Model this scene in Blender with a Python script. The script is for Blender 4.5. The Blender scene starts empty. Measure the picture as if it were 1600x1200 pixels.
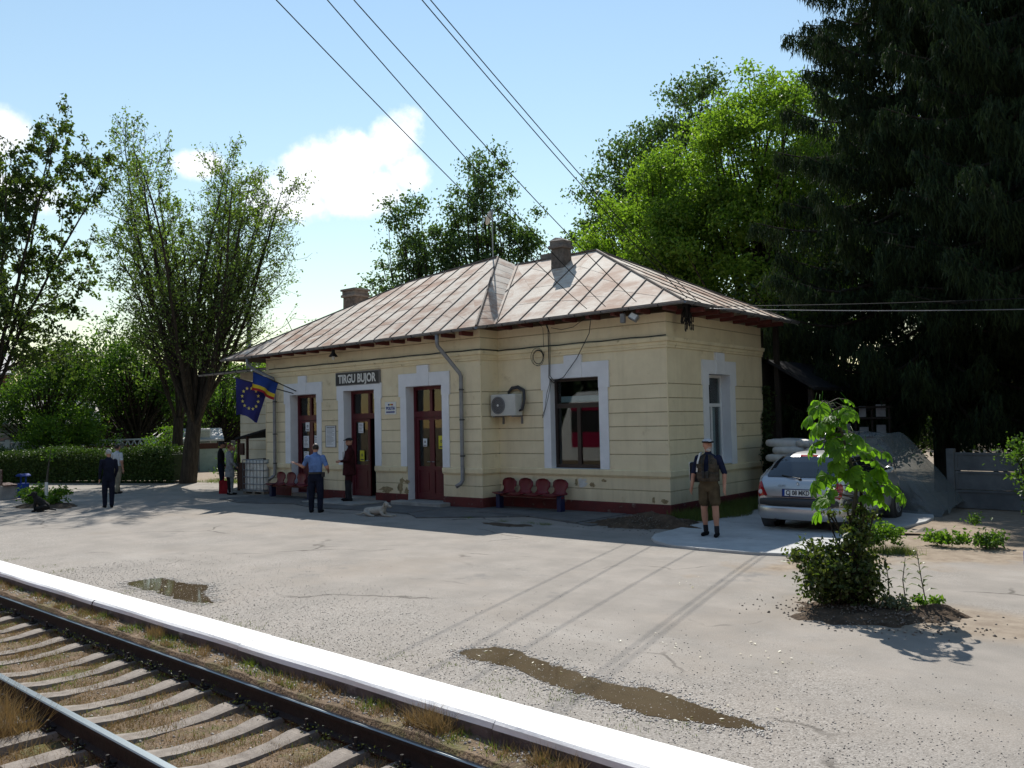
import bpy, math, random
import numpy as np
from mathutils import Vector, Matrix, Euler
from mathutils import noise as mnoise
from mathutils.bvhtree import BVHTree

scene = bpy.context.scene
COL = scene.collection
rad = math.radians
random.seed(7)
RNG = np.random.default_rng(7)

# ---------------------------------------------------------------- camera, sky, sun, exposure
cam_d = bpy.data.cameras.new('camera')
cam = bpy.data.objects.new('camera', cam_d)
COL.objects.link(cam)
cam_d.sensor_width = 36.0
cam_d.lens = 1333.66 / 1600 * 36.0
cam_d.clip_end = 3000
cam_d.clip_start = 0.05
CAM_H = 2.1
yaw, pitch, roll = 0.7355, 0.0453, -0.0208
fw = Vector((-math.sin(yaw) * math.cos(pitch), math.cos(yaw) * math.cos(pitch), math.sin(pitch)))
rt0 = Vector((math.cos(yaw), math.sin(yaw), 0))
up0 = rt0.cross(fw)
rt = math.cos(roll) * rt0 + math.sin(roll) * up0
up = -math.sin(roll) * rt0 + math.cos(roll) * up0
cam.matrix_world = Matrix(((rt.x, up.x, -fw.x, 0), (rt.y, up.y, -fw.y, 0), (rt.z, up.z, -fw.z, CAM_H), (0, 0, 0, 1)))
scene.camera = cam

SUN_DIR = Vector((-.67, .68, 1.0)).normalized()
world = bpy.data.worlds.new('World')
scene.world = world
world.use_nodes = True
wn = world.node_tree
wn.nodes.clear()


def wnode(t, **k):
    n = wn.nodes.new(t)
    for a, b in k.items():
        setattr(n, a, b)
    return n


def wmath(op, a, b=None, c=None, clamp=False):
    n = wnode('ShaderNodeMath', operation=op, use_clamp=clamp)
    for i, x in enumerate((a, b, c)):
        if x is None:
            continue
        if isinstance(x, (int, float)):
            n.inputs[i].default_value = x
        else:
            wn.links.new(x, n.inputs[i])
    return n.outputs[0]


sky = wnode('ShaderNodeTexSky', sky_type='NISHITA')
sky.sun_disc = False
sky.sun_elevation = math.asin(SUN_DIR.z)
sky.sun_rotation = math.atan2(SUN_DIR.x, SUN_DIR.y)
sky.altitude = 50
sky.air_density = 1.8
sky.dust_density = 0.0
sky.ozone_density = 2.0
bg = wnode('ShaderNodeBackground')
SKY_STRENGTH = .095
bg.inputs[1].default_value = SKY_STRENGTH
# fair-weather cumulus: soft lobes in directions of the sky broken up by noise
geo = wnode('ShaderNodeTexCoord')
sep = wnode('ShaderNodeSeparateXYZ')
wn.links.new(geo.outputs['Generated'], sep.inputs[0])
az = wmath('ARCTAN2', sep.outputs[0], sep.outputs[1])
el = wmath('ARCSINE', sep.outputs[2])
# (azimuth, elevation, half width, half height) in radians
CLOUDS = [(-.925, .305, .070, .046), (-.868, .322, .050, .044), (-.965, .288, .072, .046), (-1.0, .262, .068, .042),
          (-.905, .268, .07, .035), (-.85, .29, .035, .036), (-1.28, .29, .06, .035), (-1.26, .24, .06, .03),
          (-1.09, .285, .04, .02), (-1.72, .33, .12, .05), (-2.3, .36, .15, .06), (1.6, .34, .14, .06), (.7, .36, .12, .05), (2.6, .4, .13, .06)]
mask = None
for a0, e0, wa, we in CLOUDS:
    da = wmath('DIVIDE', wmath('SUBTRACT', az, a0), wa)
    de = wmath('DIVIDE', wmath('SUBTRACT', el, e0), we)
    d2 = wmath('ADD', wmath('MULTIPLY', da, da), wmath('MULTIPLY', de, de))
    m_ = wmath('SUBTRACT', 1.0, d2)
    mask = m_ if mask is None else wmath('MAXIMUM', mask, m_)
cn = wnode('ShaderNodeTexNoise')
cn.inputs['Scale'].default_value = 14
cn.inputs['Detail'].default_value = 7
cn.inputs['Roughness'].default_value = .6
wn.links.new(geo.outputs['Generated'], cn.inputs['Vector'])
cloud = wmath('ADD', mask, wmath('MULTIPLY', wmath('SUBTRACT', cn.outputs['Fac'], .55), 2.9))
ramp = wnode('ShaderNodeMapRange')
ramp.interpolation_type = 'SMOOTHSTEP'
ramp.inputs['From Min'].default_value = .05
ramp.inputs['From Max'].default_value = .85
wn.links.new(cloud, ramp.inputs['Value'])
cn2 = wnode('ShaderNodeTexNoise')
cn2.inputs['Scale'].default_value = 9
cn2.inputs['Detail'].default_value = 4
wn.links.new(geo.outputs['Generated'], cn2.inputs['Vector'])
cshade = wnode('ShaderNodeMapRange')
cshade.inputs['From Min'].default_value = .35
cshade.inputs['From Max'].default_value = .6
cshade.inputs['To Min'].default_value = 8.6
cshade.inputs['To Max'].default_value = 11
wn.links.new(cn2.outputs['Fac'], cshade.inputs['Value'])
ccol = wnode('ShaderNodeCombineXYZ')
for i_, f_ in enumerate((.97, 1.0, 1.03)):
    wn.links.new(wmath('MULTIPLY', cshade.outputs[0], f_), ccol.inputs[i_])
cmix = wnode('ShaderNodeMix', data_type='RGBA')
wn.links.new(ramp.outputs[0], cmix.inputs[0])
wn.links.new(sky.outputs[0], cmix.inputs[6])
wn.links.new(ccol.outputs[0], cmix.inputs[7])
wn.links.new(cmix.outputs[2], bg.inputs[0])
wo = wnode('ShaderNodeOutputWorld')
wn.links.new(bg.outputs[0], wo.inputs[0])

sun_d = bpy.data.lights.new('sun', 'SUN')
sun_d.energy = 5.0
sun_d.angle = rad(.53)
sun_d.color = (1.0, .955, .88)
sun = bpy.data.objects.new('sun', sun_d)
COL.objects.link(sun)
sun.rotation_euler = SUN_DIR.to_track_quat('Z', 'Y').to_euler()
sun.location = (0, 0, 60)

scene.view_settings.view_transform = 'Standard'
scene.view_settings.look = 'None'
scene.view_settings.gamma = 1
scene.view_settings.use_curve_mapping = False
scene.view_settings.exposure = .42
scene.cycles.max_bounces = 8
scene.cycles.transparent_max_bounces = 24
scene.cycles.diffuse_bounces = 4
scene.cycles.glossy_bounces = 4
scene.cycles.transmission_bounces = 6
scene.cycles.caustics_reflective = False
scene.cycles.caustics_refractive = False
scene.cycles.sample_clamp_indirect = 6


# ---------------------------------------------------------------- materials
def mat(name, c1, c2=None, scale=6.0, rough=.75, metal=0.0, bump=0.0, bscale=None, detail=5, spec=.4, stretch=None, lo=.38, hi=.62,
        alpha=None, trans=0.0, coat=0.0, extra=None):
    """Principled surface whose colour wanders between c1 and c2 by noise, with an optional noise bump."""
    m = bpy.data.materials.new(name)
    m.use_nodes = True
    n = m.node_tree.nodes
    L = m.node_tree.links
    b = n['Principled BSDF']
    b.inputs['Roughness'].default_value = rough
    b.inputs['Metallic'].default_value = metal
    b.inputs['Specular IOR Level'].default_value = spec
    b.inputs['Coat Weight'].default_value = coat
    if trans:
        b.inputs['Transmission Weight'].default_value = trans
    if alpha is not None:
        b.inputs['Alpha'].default_value = alpha
    tc = n.new('ShaderNodeTexCoord')
    vec = tc.outputs['Object']
    if stretch:
        mp = n.new('ShaderNodeMapping')
        mp.inputs['Scale'].default_value = stretch
        L.new(vec, mp.inputs[0])
        vec = mp.outputs[0]
    col_out = None
    if c2 is not None:
        t = n.new('ShaderNodeTexNoise')
        t.inputs['Scale'].default_value = scale
        t.inputs['Detail'].default_value = detail
        t.inputs['Roughness'].default_value = .62
        L.new(vec, t.inputs['Vector'])
        r = n.new('ShaderNodeMapRange')
        r.inputs['From Min'].default_value = lo
        r.inputs['From Max'].default_value = hi
        L.new(t.outputs['Fac'], r.inputs['Value'])
        mx = n.new('ShaderNodeMix')
        mx.data_type = 'RGBA'
        mx.inputs[6].default_value = (*c1, 1)
        mx.inputs[7].default_value = (*c2, 1)
        L.new(r.outputs[0], mx.inputs[0])
        col_out = mx.outputs[2]
        if extra:
            for (c3, sc3, lo3, hi3) in extra:
                t3 = n.new('ShaderNodeTexNoise')
                t3.inputs['Scale'].default_value = sc3
                t3.inputs['Detail'].default_value = 6
                t3.inputs['Roughness'].default_value = .65
                L.new(vec, t3.inputs['Vector'])
                r3 = n.new('ShaderNodeMapRange')
                r3.inputs['From Min'].default_value = lo3
                r3.inputs['From Max'].default_value = hi3
                L.new(t3.outputs['Fac'], r3.inputs['Value'])
                m3 = n.new('ShaderNodeMix')
                m3.data_type = 'RGBA'
                m3.inputs[7].default_value = (*c3, 1)
                L.new(r3.outputs[0], m3.inputs[0])
                L.new(col_out, m3.inputs[6])
                col_out = m3.outputs[2]
        L.new(col_out, b.inputs['Base Color'])
    else:
        b.inputs['Base Color'].default_value = (*c1, 1)
    if bump:
        t2 = n.new('ShaderNodeTexNoise')
        t2.inputs['Scale'].default_value = bscale or scale * 6
        t2.inputs['Detail'].default_value = 6
        L.new(vec, t2.inputs['Vector'])
        bp = n.new('ShaderNodeBump')
        bp.inputs['Strength'].default_value = bump
        bp.inputs['Distance'].default_value = .02
        L.new(t2.outputs['Fac'], bp.inputs['Height'])
        L.new(bp.outputs[0], b.inputs['Normal'])
    return m


def leaf_mat(name, c1, c2, trans=.45, rough=.55, tcol=None):
    """Thin leaves: diffuse and translucent light, each leaf its own tint."""
    m = bpy.data.materials.new(name)
    m.use_nodes = True
    n = m.node_tree.nodes
    L = m.node_tree.links
    n.clear()
    g = n.new('ShaderNodeNewGeometry')
    mx = n.new('ShaderNodeMix')
    mx.data_type = 'RGBA'
    mx.inputs[6].default_value = (*c1, 1)
    mx.inputs[7].default_value = (*c2, 1)
    L.new(g.outputs['Random Per Island'], mx.inputs[0])
    d = n.new('ShaderNodeBsdfPrincipled')
    d.inputs['Roughness'].default_value = rough
    d.inputs['Specular IOR Level'].default_value = .35
    L.new(mx.outputs[2], d.inputs['Base Color'])
    t = n.new('ShaderNodeBsdfTranslucent')
    hs = n.new('ShaderNodeMix')
    hs.data_type = 'RGBA'
    hs.blend_type = 'MULTIPLY'
    hs.inputs[0].default_value = 1
    hs.inputs[7].default_value = (*(tcol or (1.5, 1.6, .55)), 1)
    L.new(mx.outputs[2], hs.inputs[6])
    L.new(hs.outputs[2], t.inputs['Color'])
    s = n.new('ShaderNodeMixShader')
    s.inputs[0].default_value = trans
    L.new(d.outputs[0], s.inputs[1])
    L.new(t.outputs[0], s.inputs[2])
    o = n.new('ShaderNodeOutputMaterial')
    L.new(s.outputs[0], o.inputs[0])
    return m


def glass_mat(name, tint=(.75, .8, .8), refl=1.0, rough=.02, see=1.0):
    """Window pane: mirror by Fresnel over what is behind, slightly dirty."""
    m = bpy.data.materials.new(name)
    m.use_nodes = True
    n = m.node_tree.nodes
    L = m.node_tree.links
    n.clear()
    lw = n.new('ShaderNodeLayerWeight')
    lw.name = 'facing'
    pw = n.new('ShaderNodeMath')
    pw.operation = 'POWER'
    pw.inputs[1].default_value = 5.0
    L.new(lw.outputs['Facing'], pw.inputs[0])
    f = n.new('ShaderNodeMath')
    f.operation = 'MULTIPLY_ADD'
    f.inputs[1].default_value = .92
    f.inputs[2].default_value = .045
    L.new(pw.outputs[0], f.inputs[0])
    tr = n.new('ShaderNodeBsdfTransparent')
    tr.inputs[0].default_value = (*[c * see for c in tint], 1)
    gl = n.new('ShaderNodeBsdfGlossy')
    gl.inputs['Roughness'].default_value = rough
    gl.inputs[0].default_value = (refl, refl, refl, 1)
    mx = n.new('ShaderNodeMixShader')
    L.new(f.outputs[0], mx.inputs[0])
    L.new(tr.outputs[0], mx.inputs[1])
    L.new(gl.outputs[0], mx.inputs[2])
    o = n.new('ShaderNodeOutputMaterial')
    L.new(mx.outputs[0], o.inputs[0])
    return m


# ---------------------------------------------------------------- mesh helpers
class MB:
    """Collects boxes, tubes, sheets ... and links them as one mesh object."""

    def __init__(self):
        self.v = []
        self.f = []
        self.m = []
        self.mi = 0

    def add(self, vs, fs):
        o = len(self.v)
        self.v += [tuple(p) for p in vs]
        for f in fs:
            self.f.append(tuple(i + o for i in f))
            self.m.append(self.mi)
        return self

    def box(self, x0, x1, y0, y1, z0, z1, M=None):
        vs = [Vector((x, y, z)) for z in (z0, z1) for y in (y0, y1) for x in (x0, x1)]
        if M is not None:
            vs = [M @ p for p in vs]
        return self.add(vs, [(0, 2, 3, 1), (4, 5, 7, 6), (0, 1, 5, 4), (2, 6, 7, 3), (0, 4, 6, 2), (1, 3, 7, 5)])

    def tube(self, pts, r, n=8, caps=True):
        pts = [Vector(p) for p in pts]
        rs = r if isinstance(r, (list, tuple)) else [r] * len(pts)
        vs, fs = [], []
        prev = None
        for i, p in enumerate(pts):
            d = (pts[min(i + 1, len(pts) - 1)] - pts[max(i - 1, 0)])
            d = d.normalized() if d.length > 1e-9 else Vector((0, 0, 1))
            if prev is None:
                a = d.cross(Vector((0, 0, 1)) if abs(d.z) < .9 else Vector((1, 0, 0))).normalized()
            else:
                a = (prev - d * prev.dot(d))
                a = a.normalized() if a.length > 1e-6 else d.orthogonal().normalized()
            prev = a
            b = d.cross(a)
            for k in range(n):
                t = 2 * math.pi * k / n
                vs.append(p + (a * math.cos(t) + b * math.sin(t)) * rs[i])
        for i in range(len(pts) - 1):
            for k in range(n):
                k2 = (k + 1) % n
                fs.append((i * n + k, i * n + k2, (i + 1) * n + k2, (i + 1) * n + k))
        if caps:
            fs.append(tuple(range(n - 1, -1, -1)))
            fs.append(tuple((len(pts) - 1) * n + k for k in range(n)))
        return self.add(vs, fs)

    def lathe(self, prof, c=(0, 0, 0), n=16, axis='z', caps=True):
        vs, fs = [], []
        for r, h in prof:
            for k in range(n):
                t = 2 * math.pi * k / n
                x, y = r * math.cos(t), r * math.sin(t)
                q = {'z': (x, y, h), 'x': (h, x, y), 'y': (x, h, y)}[axis]
                vs.append(Vector(q) + Vector(c))
        for i in range(len(prof) - 1):
            for k in range(n):
                k2 = (k + 1) % n
                fs.append((i * n + k, i * n + k2, (i + 1) * n + k2, (i + 1) * n + k))
        if caps:
            fs.append(tuple(range(n - 1, -1, -1)))
            fs.append(tuple((len(prof) - 1) * n + k for k in range(n)))
        return self.add(vs, fs)

    def ell(self, c, r, nu=10, nv=7, M=None):
        vs, fs = [], []
        for j in range(nv + 1):
            ph = math.pi * j / nv
            for i in range(nu):
                t = 2 * math.pi * i / nu
                p = Vector((r[0] * math.sin(ph) * math.cos(t), r[1] * math.sin(ph) * math.sin(t), r[2] * math.cos(ph)))
                if M is not None:
                    p = M @ p
                vs.append(p + Vector(c))
        for j in range(nv):
            for i in range(nu):
                i2 = (i + 1) % nu
                fs.append((j * nu + i, (j + 1) * nu + i, (j + 1) * nu + i2, j * nu + i2))
        return self.add(vs, fs)

    def prism(self, poly, h0, h1, fn=None):
        """poly (u,v) extruded from h0 to h1; fn maps (u,v,h) to a point."""
        fn = fn or (lambda u, v, h: (u, v, h))
        n = len(poly)
        vs = [fn(u, v, h0) for u, v in poly] + [fn(u, v, h1) for u, v in poly]
        fs = [tuple(range(n - 1, -1, -1)), tuple(range(n, 2 * n))]
        fs += [(i, (i + 1) % n, n + (i + 1) % n, n + i) for i in range(n)]
        return self.add(vs, fs)

    def quad(self, a, b, c, d):
        return self.add([a, b, c, d], [(0, 1, 2, 3)])

    def build(self, name, mats, parent=None, smooth=False, bevel=0, autosmooth=None):
        me = bpy.data.meshes.new(name)
        me.from_pydata(self.v, [], self.f)
        mats = mats if isinstance(mats, (list, tuple)) else [mats]
        for m in mats:
            me.materials.append(m)
        if len(mats) > 1:
            me.polygons.foreach_set('material_index', self.m)
        if smooth:
            me.polygons.foreach_set('use_smooth', [True] * len(self.f))
        me.update()
        o = bpy.data.objects.new(name, me)
        COL.objects.link(o)
        if parent is not None:
            o.parent = parent
        if bevel:
            md = o.modifiers.new('bevel', 'BEVEL')
            md.width = bevel
            md.segments = 2
            md.limit_method = 'ANGLE'
        return o


def fast_obj(name, V, F, m, parent=None, smooth=False):
    """Mesh from numpy arrays: V (n,3), F (k,c)."""
    me = bpy.data.meshes.new(name)
    V = np.ascontiguousarray(V, dtype=np.float32)
    F = np.ascontiguousarray(F, dtype=np.int32)
    me.vertices.add(len(V))
    me.vertices.foreach_set('co', V.ravel())
    me.loops.add(F.size)
    me.loops.foreach_set('vertex_index', F.ravel())
    me.polygons.add(len(F))
    me.polygons.foreach_set('loop_start', np.arange(0, F.size, F.shape[1], dtype=np.int32))
    if smooth:
        me.polygons.foreach_set('use_smooth', np.ones(len(F), dtype=bool))
    me.update(calc_edges=True)
    me.materials.append(m)
    o = bpy.data.objects.new(name, me)
    COL.objects.link(o)
    if parent is not None:
        o.parent = parent
    return o


def tag(o, label=None, cat=None, group=None, kind=None):
    if label:
        o['label'] = label
    if cat:
        o['category'] = cat
    if group:
        o['group'] = group
    if kind:
        o['kind'] = kind
    return o


def thing(name, loc, rotz, label, cat, group=None):
    o = bpy.data.objects.new(name, None)
    o.empty_display_size = .2
    COL.objects.link(o)
    o.location = loc
    o.rotation_euler = (0, 0, rotz)
    return tag(o, label, cat, group)


def copy_tree(o, parent=None):
    c = o.copy()
    COL.objects.link(c)
    if parent is not None:
        c.parent = parent
    for ch in [x for x in bpy.data.objects if x.parent is o and x is not c]:
        copy_tree(ch, c)
    return c


def unit(a):
    return a / np.maximum(np.linalg.norm(a, axis=-1, keepdims=True), 1e-9)


def leaf_arrays(P, size, rng, flat=.4, aspect=.55, fold=.18, droop=0.0):
    """One bent leaf (two triangles) at each point: returns V (4n,3), F (2n,3)."""
    n = len(P)
    nrm = unit(rng.normal(size=(n, 3)) * np.array([1, 1, 1 - flat * .5]) + np.array([0, 0, flat]))
    d = unit(np.cross(nrm, rng.normal(size=(n, 3))))
    d[:, 2] -= droop
    d = unit(d)
    s = unit(np.cross(nrm, d))
    sz = (np.asarray(size) * rng.uniform(.65, 1.3, n))[:, None]
    a = P - d * sz * .5
    b = P + d * sz * .5
    w = sz * aspect * .5
    c1 = P + s * w + nrm * sz * fold
    c2 = P - s * w + nrm * sz * fold
    V = np.stack([a, c1, b, c2], 1).reshape(-1, 3)
    i = np.arange(n) * 4
    F = np.concatenate([np.stack([i, i + 1, i + 2], 1), np.stack([i, i + 2, i + 3], 1)])
    return V, F


def tubes_arrays(segs, n=5):
    """segs: list of (points list, radii list); returns V, F quads."""
    Vs, Fs = [], []
    o = 0
    for pts, rs in segs:
        pts = np.asarray(pts, float)
        m = len(pts)
        k = n if rs[0] > .03 else 3
        d = np.gradient(pts, axis=0) if m > 1 else np.array([[0, 0, 1.]])
        d = unit(d)
        ref = np.array([.31, .17, .93]) if abs(d[0, 2]) < .8 else np.array([1., .2, 0])
        a = unit(np.cross(d, ref))
        b = np.cross(d, a)
        t = np.arange(k) * 2 * np.pi / k
        ring = pts[:, None, :] + (a[:, None, :] * np.cos(t)[None, :, None] + b[:, None, :] * np.sin(t)[None, :, None]) * np.asarray(rs)[:, None, None]
        Vs.append(ring.reshape(-1, 3))
        i, j = np.meshgrid(np.arange(m - 1), np.arange(k), indexing='ij')
        j2 = (j + 1) % k
        Fs.append(np.stack([o + i * k + j, o + i * k + j2, o + (i + 1) * k + j2, o + (i + 1) * k + j], -1).reshape(-1, 4))
        o += m * k
    return np.concatenate(Vs), np.concatenate(Fs)


# the station's own frame: origin at the foot of its front right corner, x along the front, y into the building
BX, BY, BR = -9.837, 15.852, .0336


def wl(x, y, z=0.0):
    c, s = math.cos(BR), math.sin(BR)
    return Vector((BX + c * x - s * y, BY + s * x + c * y, z))

# ---------------------------------------------------------------- shared materials
M = {}
M['plaster'] = mat('yellow_plaster', (.81, .70, .485), (.74, .635, .435), 1.6, .9, bump=.25, bscale=140, spec=.15,
                   extra=[((.52, .42, .25), 2.3, .60, .78), ((.80, .73, .56), 5.0, .6, .8)])
M['trim'] = mat('yellow_trim', (.81, .695, .465), (.73, .62, .41), 2.2, .9, bump=.2, bscale=120, spec=.15, extra=[((.36, .29, .17), 5, .62, .75)])
M['groove'] = mat('dirty_joint', (.52, .435, .285), (.42, .35, .23), 9, .95, spec=.1)
M['white_paint'] = mat('white_surround_paint', (.78, .79, .82), (.72, .73, .76), 2.5, .8, bump=.15, bscale=90, spec=.2, extra=[((.55, .54, .52), 7, .66, .8)])
M['plinth'] = mat('dark_red_plinth', (.13, .03, .028), (.09, .025, .025), 3, .8, bump=.3, bscale=60, spec=.25, extra=[((.2, .16, .14), 6, .6, .72)])
M['red_wood'] = mat('dark_red_wood', (.105, .010, .018), (.075, .008, .014), 5, .45, bump=.1, bscale=40, stretch=(1, 1, .2))
M['rafter'] = mat('rafter_red', (.14, .035, .03), (.09, .025, .022), 6, .7)
M['soffit'] = mat('soffit_board', (.12, .075, .05), (.08, .05, .035), 5, .85, stretch=(1, .2, 1))
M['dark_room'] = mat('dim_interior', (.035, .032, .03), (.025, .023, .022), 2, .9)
M['glass'] = glass_mat('window_glass')
M['dark_frame'] = mat('brown_window_frame', (.035, .024, .02), (.025, .018, .016), 8, .4)
M['white_frame'] = mat('white_window_frame', (.7, .71, .72), (.62, .63, .65), 6, .5)
M['curtain'] = mat('pale_blue_blind', (.45, .55, .6), (.4, .5, .55), 4, .9)
M['zinc'] = mat('zinc_pipe', (.26, .26, .27), (.19, .19, .20), 5, .5, metal=.35, bump=.08, bscale=60, extra=[((.30, .27, .24), 3, .6, .75)])
M['zinc_dark'] = mat('gutter_bracket', (.05, .05, .055), None, rough=.6)
M['brick'] = mat('sooty_brick', (.17, .14, .12), (.10, .085, .075), 9, .95, bump=.6, bscale=40, extra=[((.3, .27, .24), 5, .56, .7)])
M['mortar'] = mat('chimney_render', (.24, .21, .185), (.14, .12, .11), 5, .95, bump=.6, bscale=30)
M['concrete'] = mat('weathered_concrete', (.33, .32, .30), (.24, .235, .225), 3, .9, bump=.3, bscale=50, spec=.2, extra=[((.14, .135, .13), 4, .6, .75)])
M['pad'] = mat('pale_concrete', (.46, .46, .45), (.37, .37, .365), 2, .85, bump=.15, bscale=70, extra=[((.2, .19, .18), 3, .6, .75)])
M['sleeper'] = mat('sleeper_concrete', (.25, .218, .187), (.155, .132, .112), 7, .92, bump=.35, bscale=70, extra=[((.13, .11, .095), 9, .6, .72)])
M['kerb_white'] = mat('white_kerb_paint', (.82, .82, .81), (.76, .76, .75), 3, .75, bump=.12, bscale=60, extra=[((.22, .21, .2), 38, .7, .74), ((.5, .49, .47), 3.2, .62, .75), ((.6, .58, .55), 11, .64, .74), ((.46, .44, .41), 1.6, .66, .74)])
M['kerb_side'] = mat('kerb_face', (.13, .105, .10), (.08, .066, .064), 6, .9, bump=.4, bscale=40, extra=[((.34, .32, .31), 3.5, .6, .74)])
M['rail_top'] = mat('rail_head_steel', (.28, .32, .34), (.22, .25, .27), 3, .38, metal=.7, stretch=(.15, 6, 1))
M['rail_side'] = mat('rail_rust', (.030, .020, .017), (.018, .013, .012), 12, .85, bump=.3, bscale=60)
M['clip'] = mat('rusty_bolt', (.022, .016, .014), (.014, .011, .010), 20, .8)
M['soil'] = mat('dark_soil', (.10, .072, .05), (.06, .044, .032), 7, .97, bump=.9, bscale=35, spec=.1, extra=[((.2, .165, .125), 16, .6, .72)])
M['bark'] = mat('dark_bark', (.062, .052, .042), (.03, .026, .022), 5, .95, bump=.8, bscale=18, stretch=(3, 3, .5), spec=.1)
M['bark_grey'] = mat('grey_bark', (.13, .12, .10), (.07, .062, .052), 5, .95, bump=.7, bscale=18, stretch=(3, 3, .5), spec=.1)
M['black'] = mat('black_plastic', (.015, .015, .016), None, rough=.5)
M['cable'] = mat('black_cable', (.012, .012, .013), None, rough=.6)
M['steel'] = mat('grey_steel', (.32, .33, .34), (.25, .26, .27), 9, .45, metal=.6)
M['paper'] = mat('white_paper', (.72, .74, .76), (.66, .68, .70), 5, .8)
M['print'] = mat('dark_print', (.05, .05, .06), None, rough=.8)
M['yellow'] = mat('yellow_card', (.62, .58, .04), (.55, .5, .03), 4, .6)
M['straw'] = leaf_mat('straw', (.30, .21, .105), (.17, .125, .06), .25, .8, (1.1, 1.0, .7))
M['grass'] = leaf_mat('grass_blade', (.07, .115, .025), (.13, .15, .04), .35, .6)

# ---------------------------------------------------------------- ground


def ground_material():
    m = bpy.data.materials.new('worn_asphalt')
    m.use_nodes = True
    n = m.node_tree.nodes
    L = m.node_tree.links
    b = n['Principled BSDF']
    b.inputs['Roughness'].default_value = .93
    b.inputs['Specular IOR Level'].default_value = .2
    tc = n.new('ShaderNodeTexCoord')
    V = tc.outputs['Object']

    def noise(s, d=6, r=.6, st=None):
        t = n.new('ShaderNodeTexNoise')
        t.inputs['Scale'].default_value = s
        t.inputs['Detail'].default_value = d
        t.inputs['Roughness'].default_value = r
        if st:
            mp = n.new('ShaderNodeMapping')
            mp.inputs['Scale'].default_value = st
            L.new(V, mp.inputs[0])
            L.new(mp.outputs[0], t.inputs['Vector'])
        else:
            L.new(V, t.inputs['Vector'])
        return t.outputs['Fac']

    def rng_(x, a, b_, lo=0, hi=1):
        r = n.new('ShaderNodeMapRange')
        for k, val in zip(('From Min', 'From Max', 'To Min', 'To Max'), (a, b_, lo, hi)):
            r.inputs[k].default_value = val
        L.new(x, r.inputs['Value'])
        return r.outputs[0]

    def mth(op, a, b_=None, clamp=False):
        t = n.new('ShaderNodeMath')
        t.operation = op
        t.use_clamp = clamp
        for i, x in enumerate((a, b_)):
            if x is None:
                continue
            if isinstance(x, (int, float)):
                t.inputs[i].default_value = x
            else:
                L.new(x, t.inputs[i])
        return t.outputs[0]

    def mix(f, a, b_, bt='MIX'):
        t = n.new('ShaderNodeMix')
        t.data_type = 'RGBA'
        t.blend_type = bt
        for i, x in ((0, f), (6, a), (7, b_)):
            if isinstance(x, tuple):
                t.inputs[i].default_value = (*x, 1)
            elif isinstance(x, (int, float)):
                t.inputs[i].default_value = x
            else:
                L.new(x, t.inputs[i])
        return t.outputs[2]
    sp = n.new('ShaderNodeSeparateXYZ')
    L.new(V, sp.inputs[0])
    X, Y = sp.outputs[0], sp.outputs[1]
    c = mix(rng_(noise(1.3), .36, .64), (.285, .256, .226), (.22, .20, .177))
    c = mix(mth('MULTIPLY', rng_(noise(.42, 5), .5, .68), .55), c, (.255, .215, .175))
    c = mix(mth('MULTIPLY', rng_(noise(.8, 8, .7), .60, .68), .75), c, (.165, .155, .145))
    c = mix(mth('MULTIPLY', rng_(noise(.3, 6, .65, (1, 1.8, 1)), .56, .70), .6), c, (.35, .322, .29))
    # tyre-polished streaks running with the platform
    c = mix(mth('MULTIPLY', rng_(noise(1.0, 4, .6, (.25, 2.2, 1)), .52, .7), .35), c, (.21, .193, .175))
    # loose chippings: strongest along the edge
    vor = n.new('ShaderNodeTexVoronoi')
    vor.inputs['Scale'].default_value = 78
    L.new(V, vor.inputs['Vector'])
    sepc = n.new('ShaderNodeSeparateColor')
    L.new(vor.outputs['Color'], sepc.inputs[0])
    edge = rng_(Y, 7.0, 5.0)
    grav = mth('ADD', edge, rng_(noise(.55, 6), .5, .62, 0, .7), True)
    stone = mix(rng_(sepc.outputs[0], 0, 1), (.13, .115, .10), (.43, .40, .365))
    c = mix(mth('MULTIPLY', grav, .48), c, stone)
    fine = noise(95, 3, .7)
    c = mix(.55, c, mix(rng_(fine, .3, .7), (.62, .62, .62), (1.35, 1.35, 1.35)), 'MULTIPLY')
    # hairline cracks in the old surface
    wv = n.new('ShaderNodeTexNoise')
    wv.inputs['Scale'].default_value = 1.4
    wv.inputs['Detail'].default_value = 5
    L.new(V, wv.inputs['Vector'])
    wm = n.new('ShaderNodeMix')
    wm.data_type = 'VECTOR'
    wm.inputs[0].default_value = .35
    L.new(V, wm.inputs[4])
    L.new(wv.outputs['Color'], wm.inputs[5])
    ck = n.new('ShaderNodeTexVoronoi')
    ck.feature = 'DISTANCE_TO_EDGE'
    ck.inputs['Scale'].default_value = .62
    L.new(wm.outputs[1], ck.inputs['Vector'])
    crack = mth('MULTIPLY', rng_(ck.outputs['Distance'], .012, .004), rng_(noise(.5, 3), .53, .6))
    c = mix(mth('MULTIPLY', crack, .75), c, (.08, .07, .06))
    # bare earth beside the parking place and out beyond the yard
    def half(nx, ny, px, py):
        return mth('ADD', mth('MULTIPLY', mth('SUBTRACT', X, px), nx), mth('MULTIPLY', mth('SUBTRACT', Y, py), ny))
    wob = mth('MULTIPLY', mth('SUBTRACT', noise(1.1, 6), .5), 3.0)
    d1 = mth('MINIMUM', half(-.73, .69, -4.5, 11.75), half(1, 0, -5.75, 0))
    e1 = rng_(mth('ADD', d1, wob), -.1, .5)
    dx, dy = mth('SUBTRACT', X, -2.7), mth('SUBTRACT', Y, 9.55)
    rr = mth('SQRT', mth('ADD', mth('MULTIPLY', mth('MULTIPLY', dx, dx), .30), mth('MULTIPLY', mth('MULTIPLY', dy, dy), 1.1)))
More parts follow.
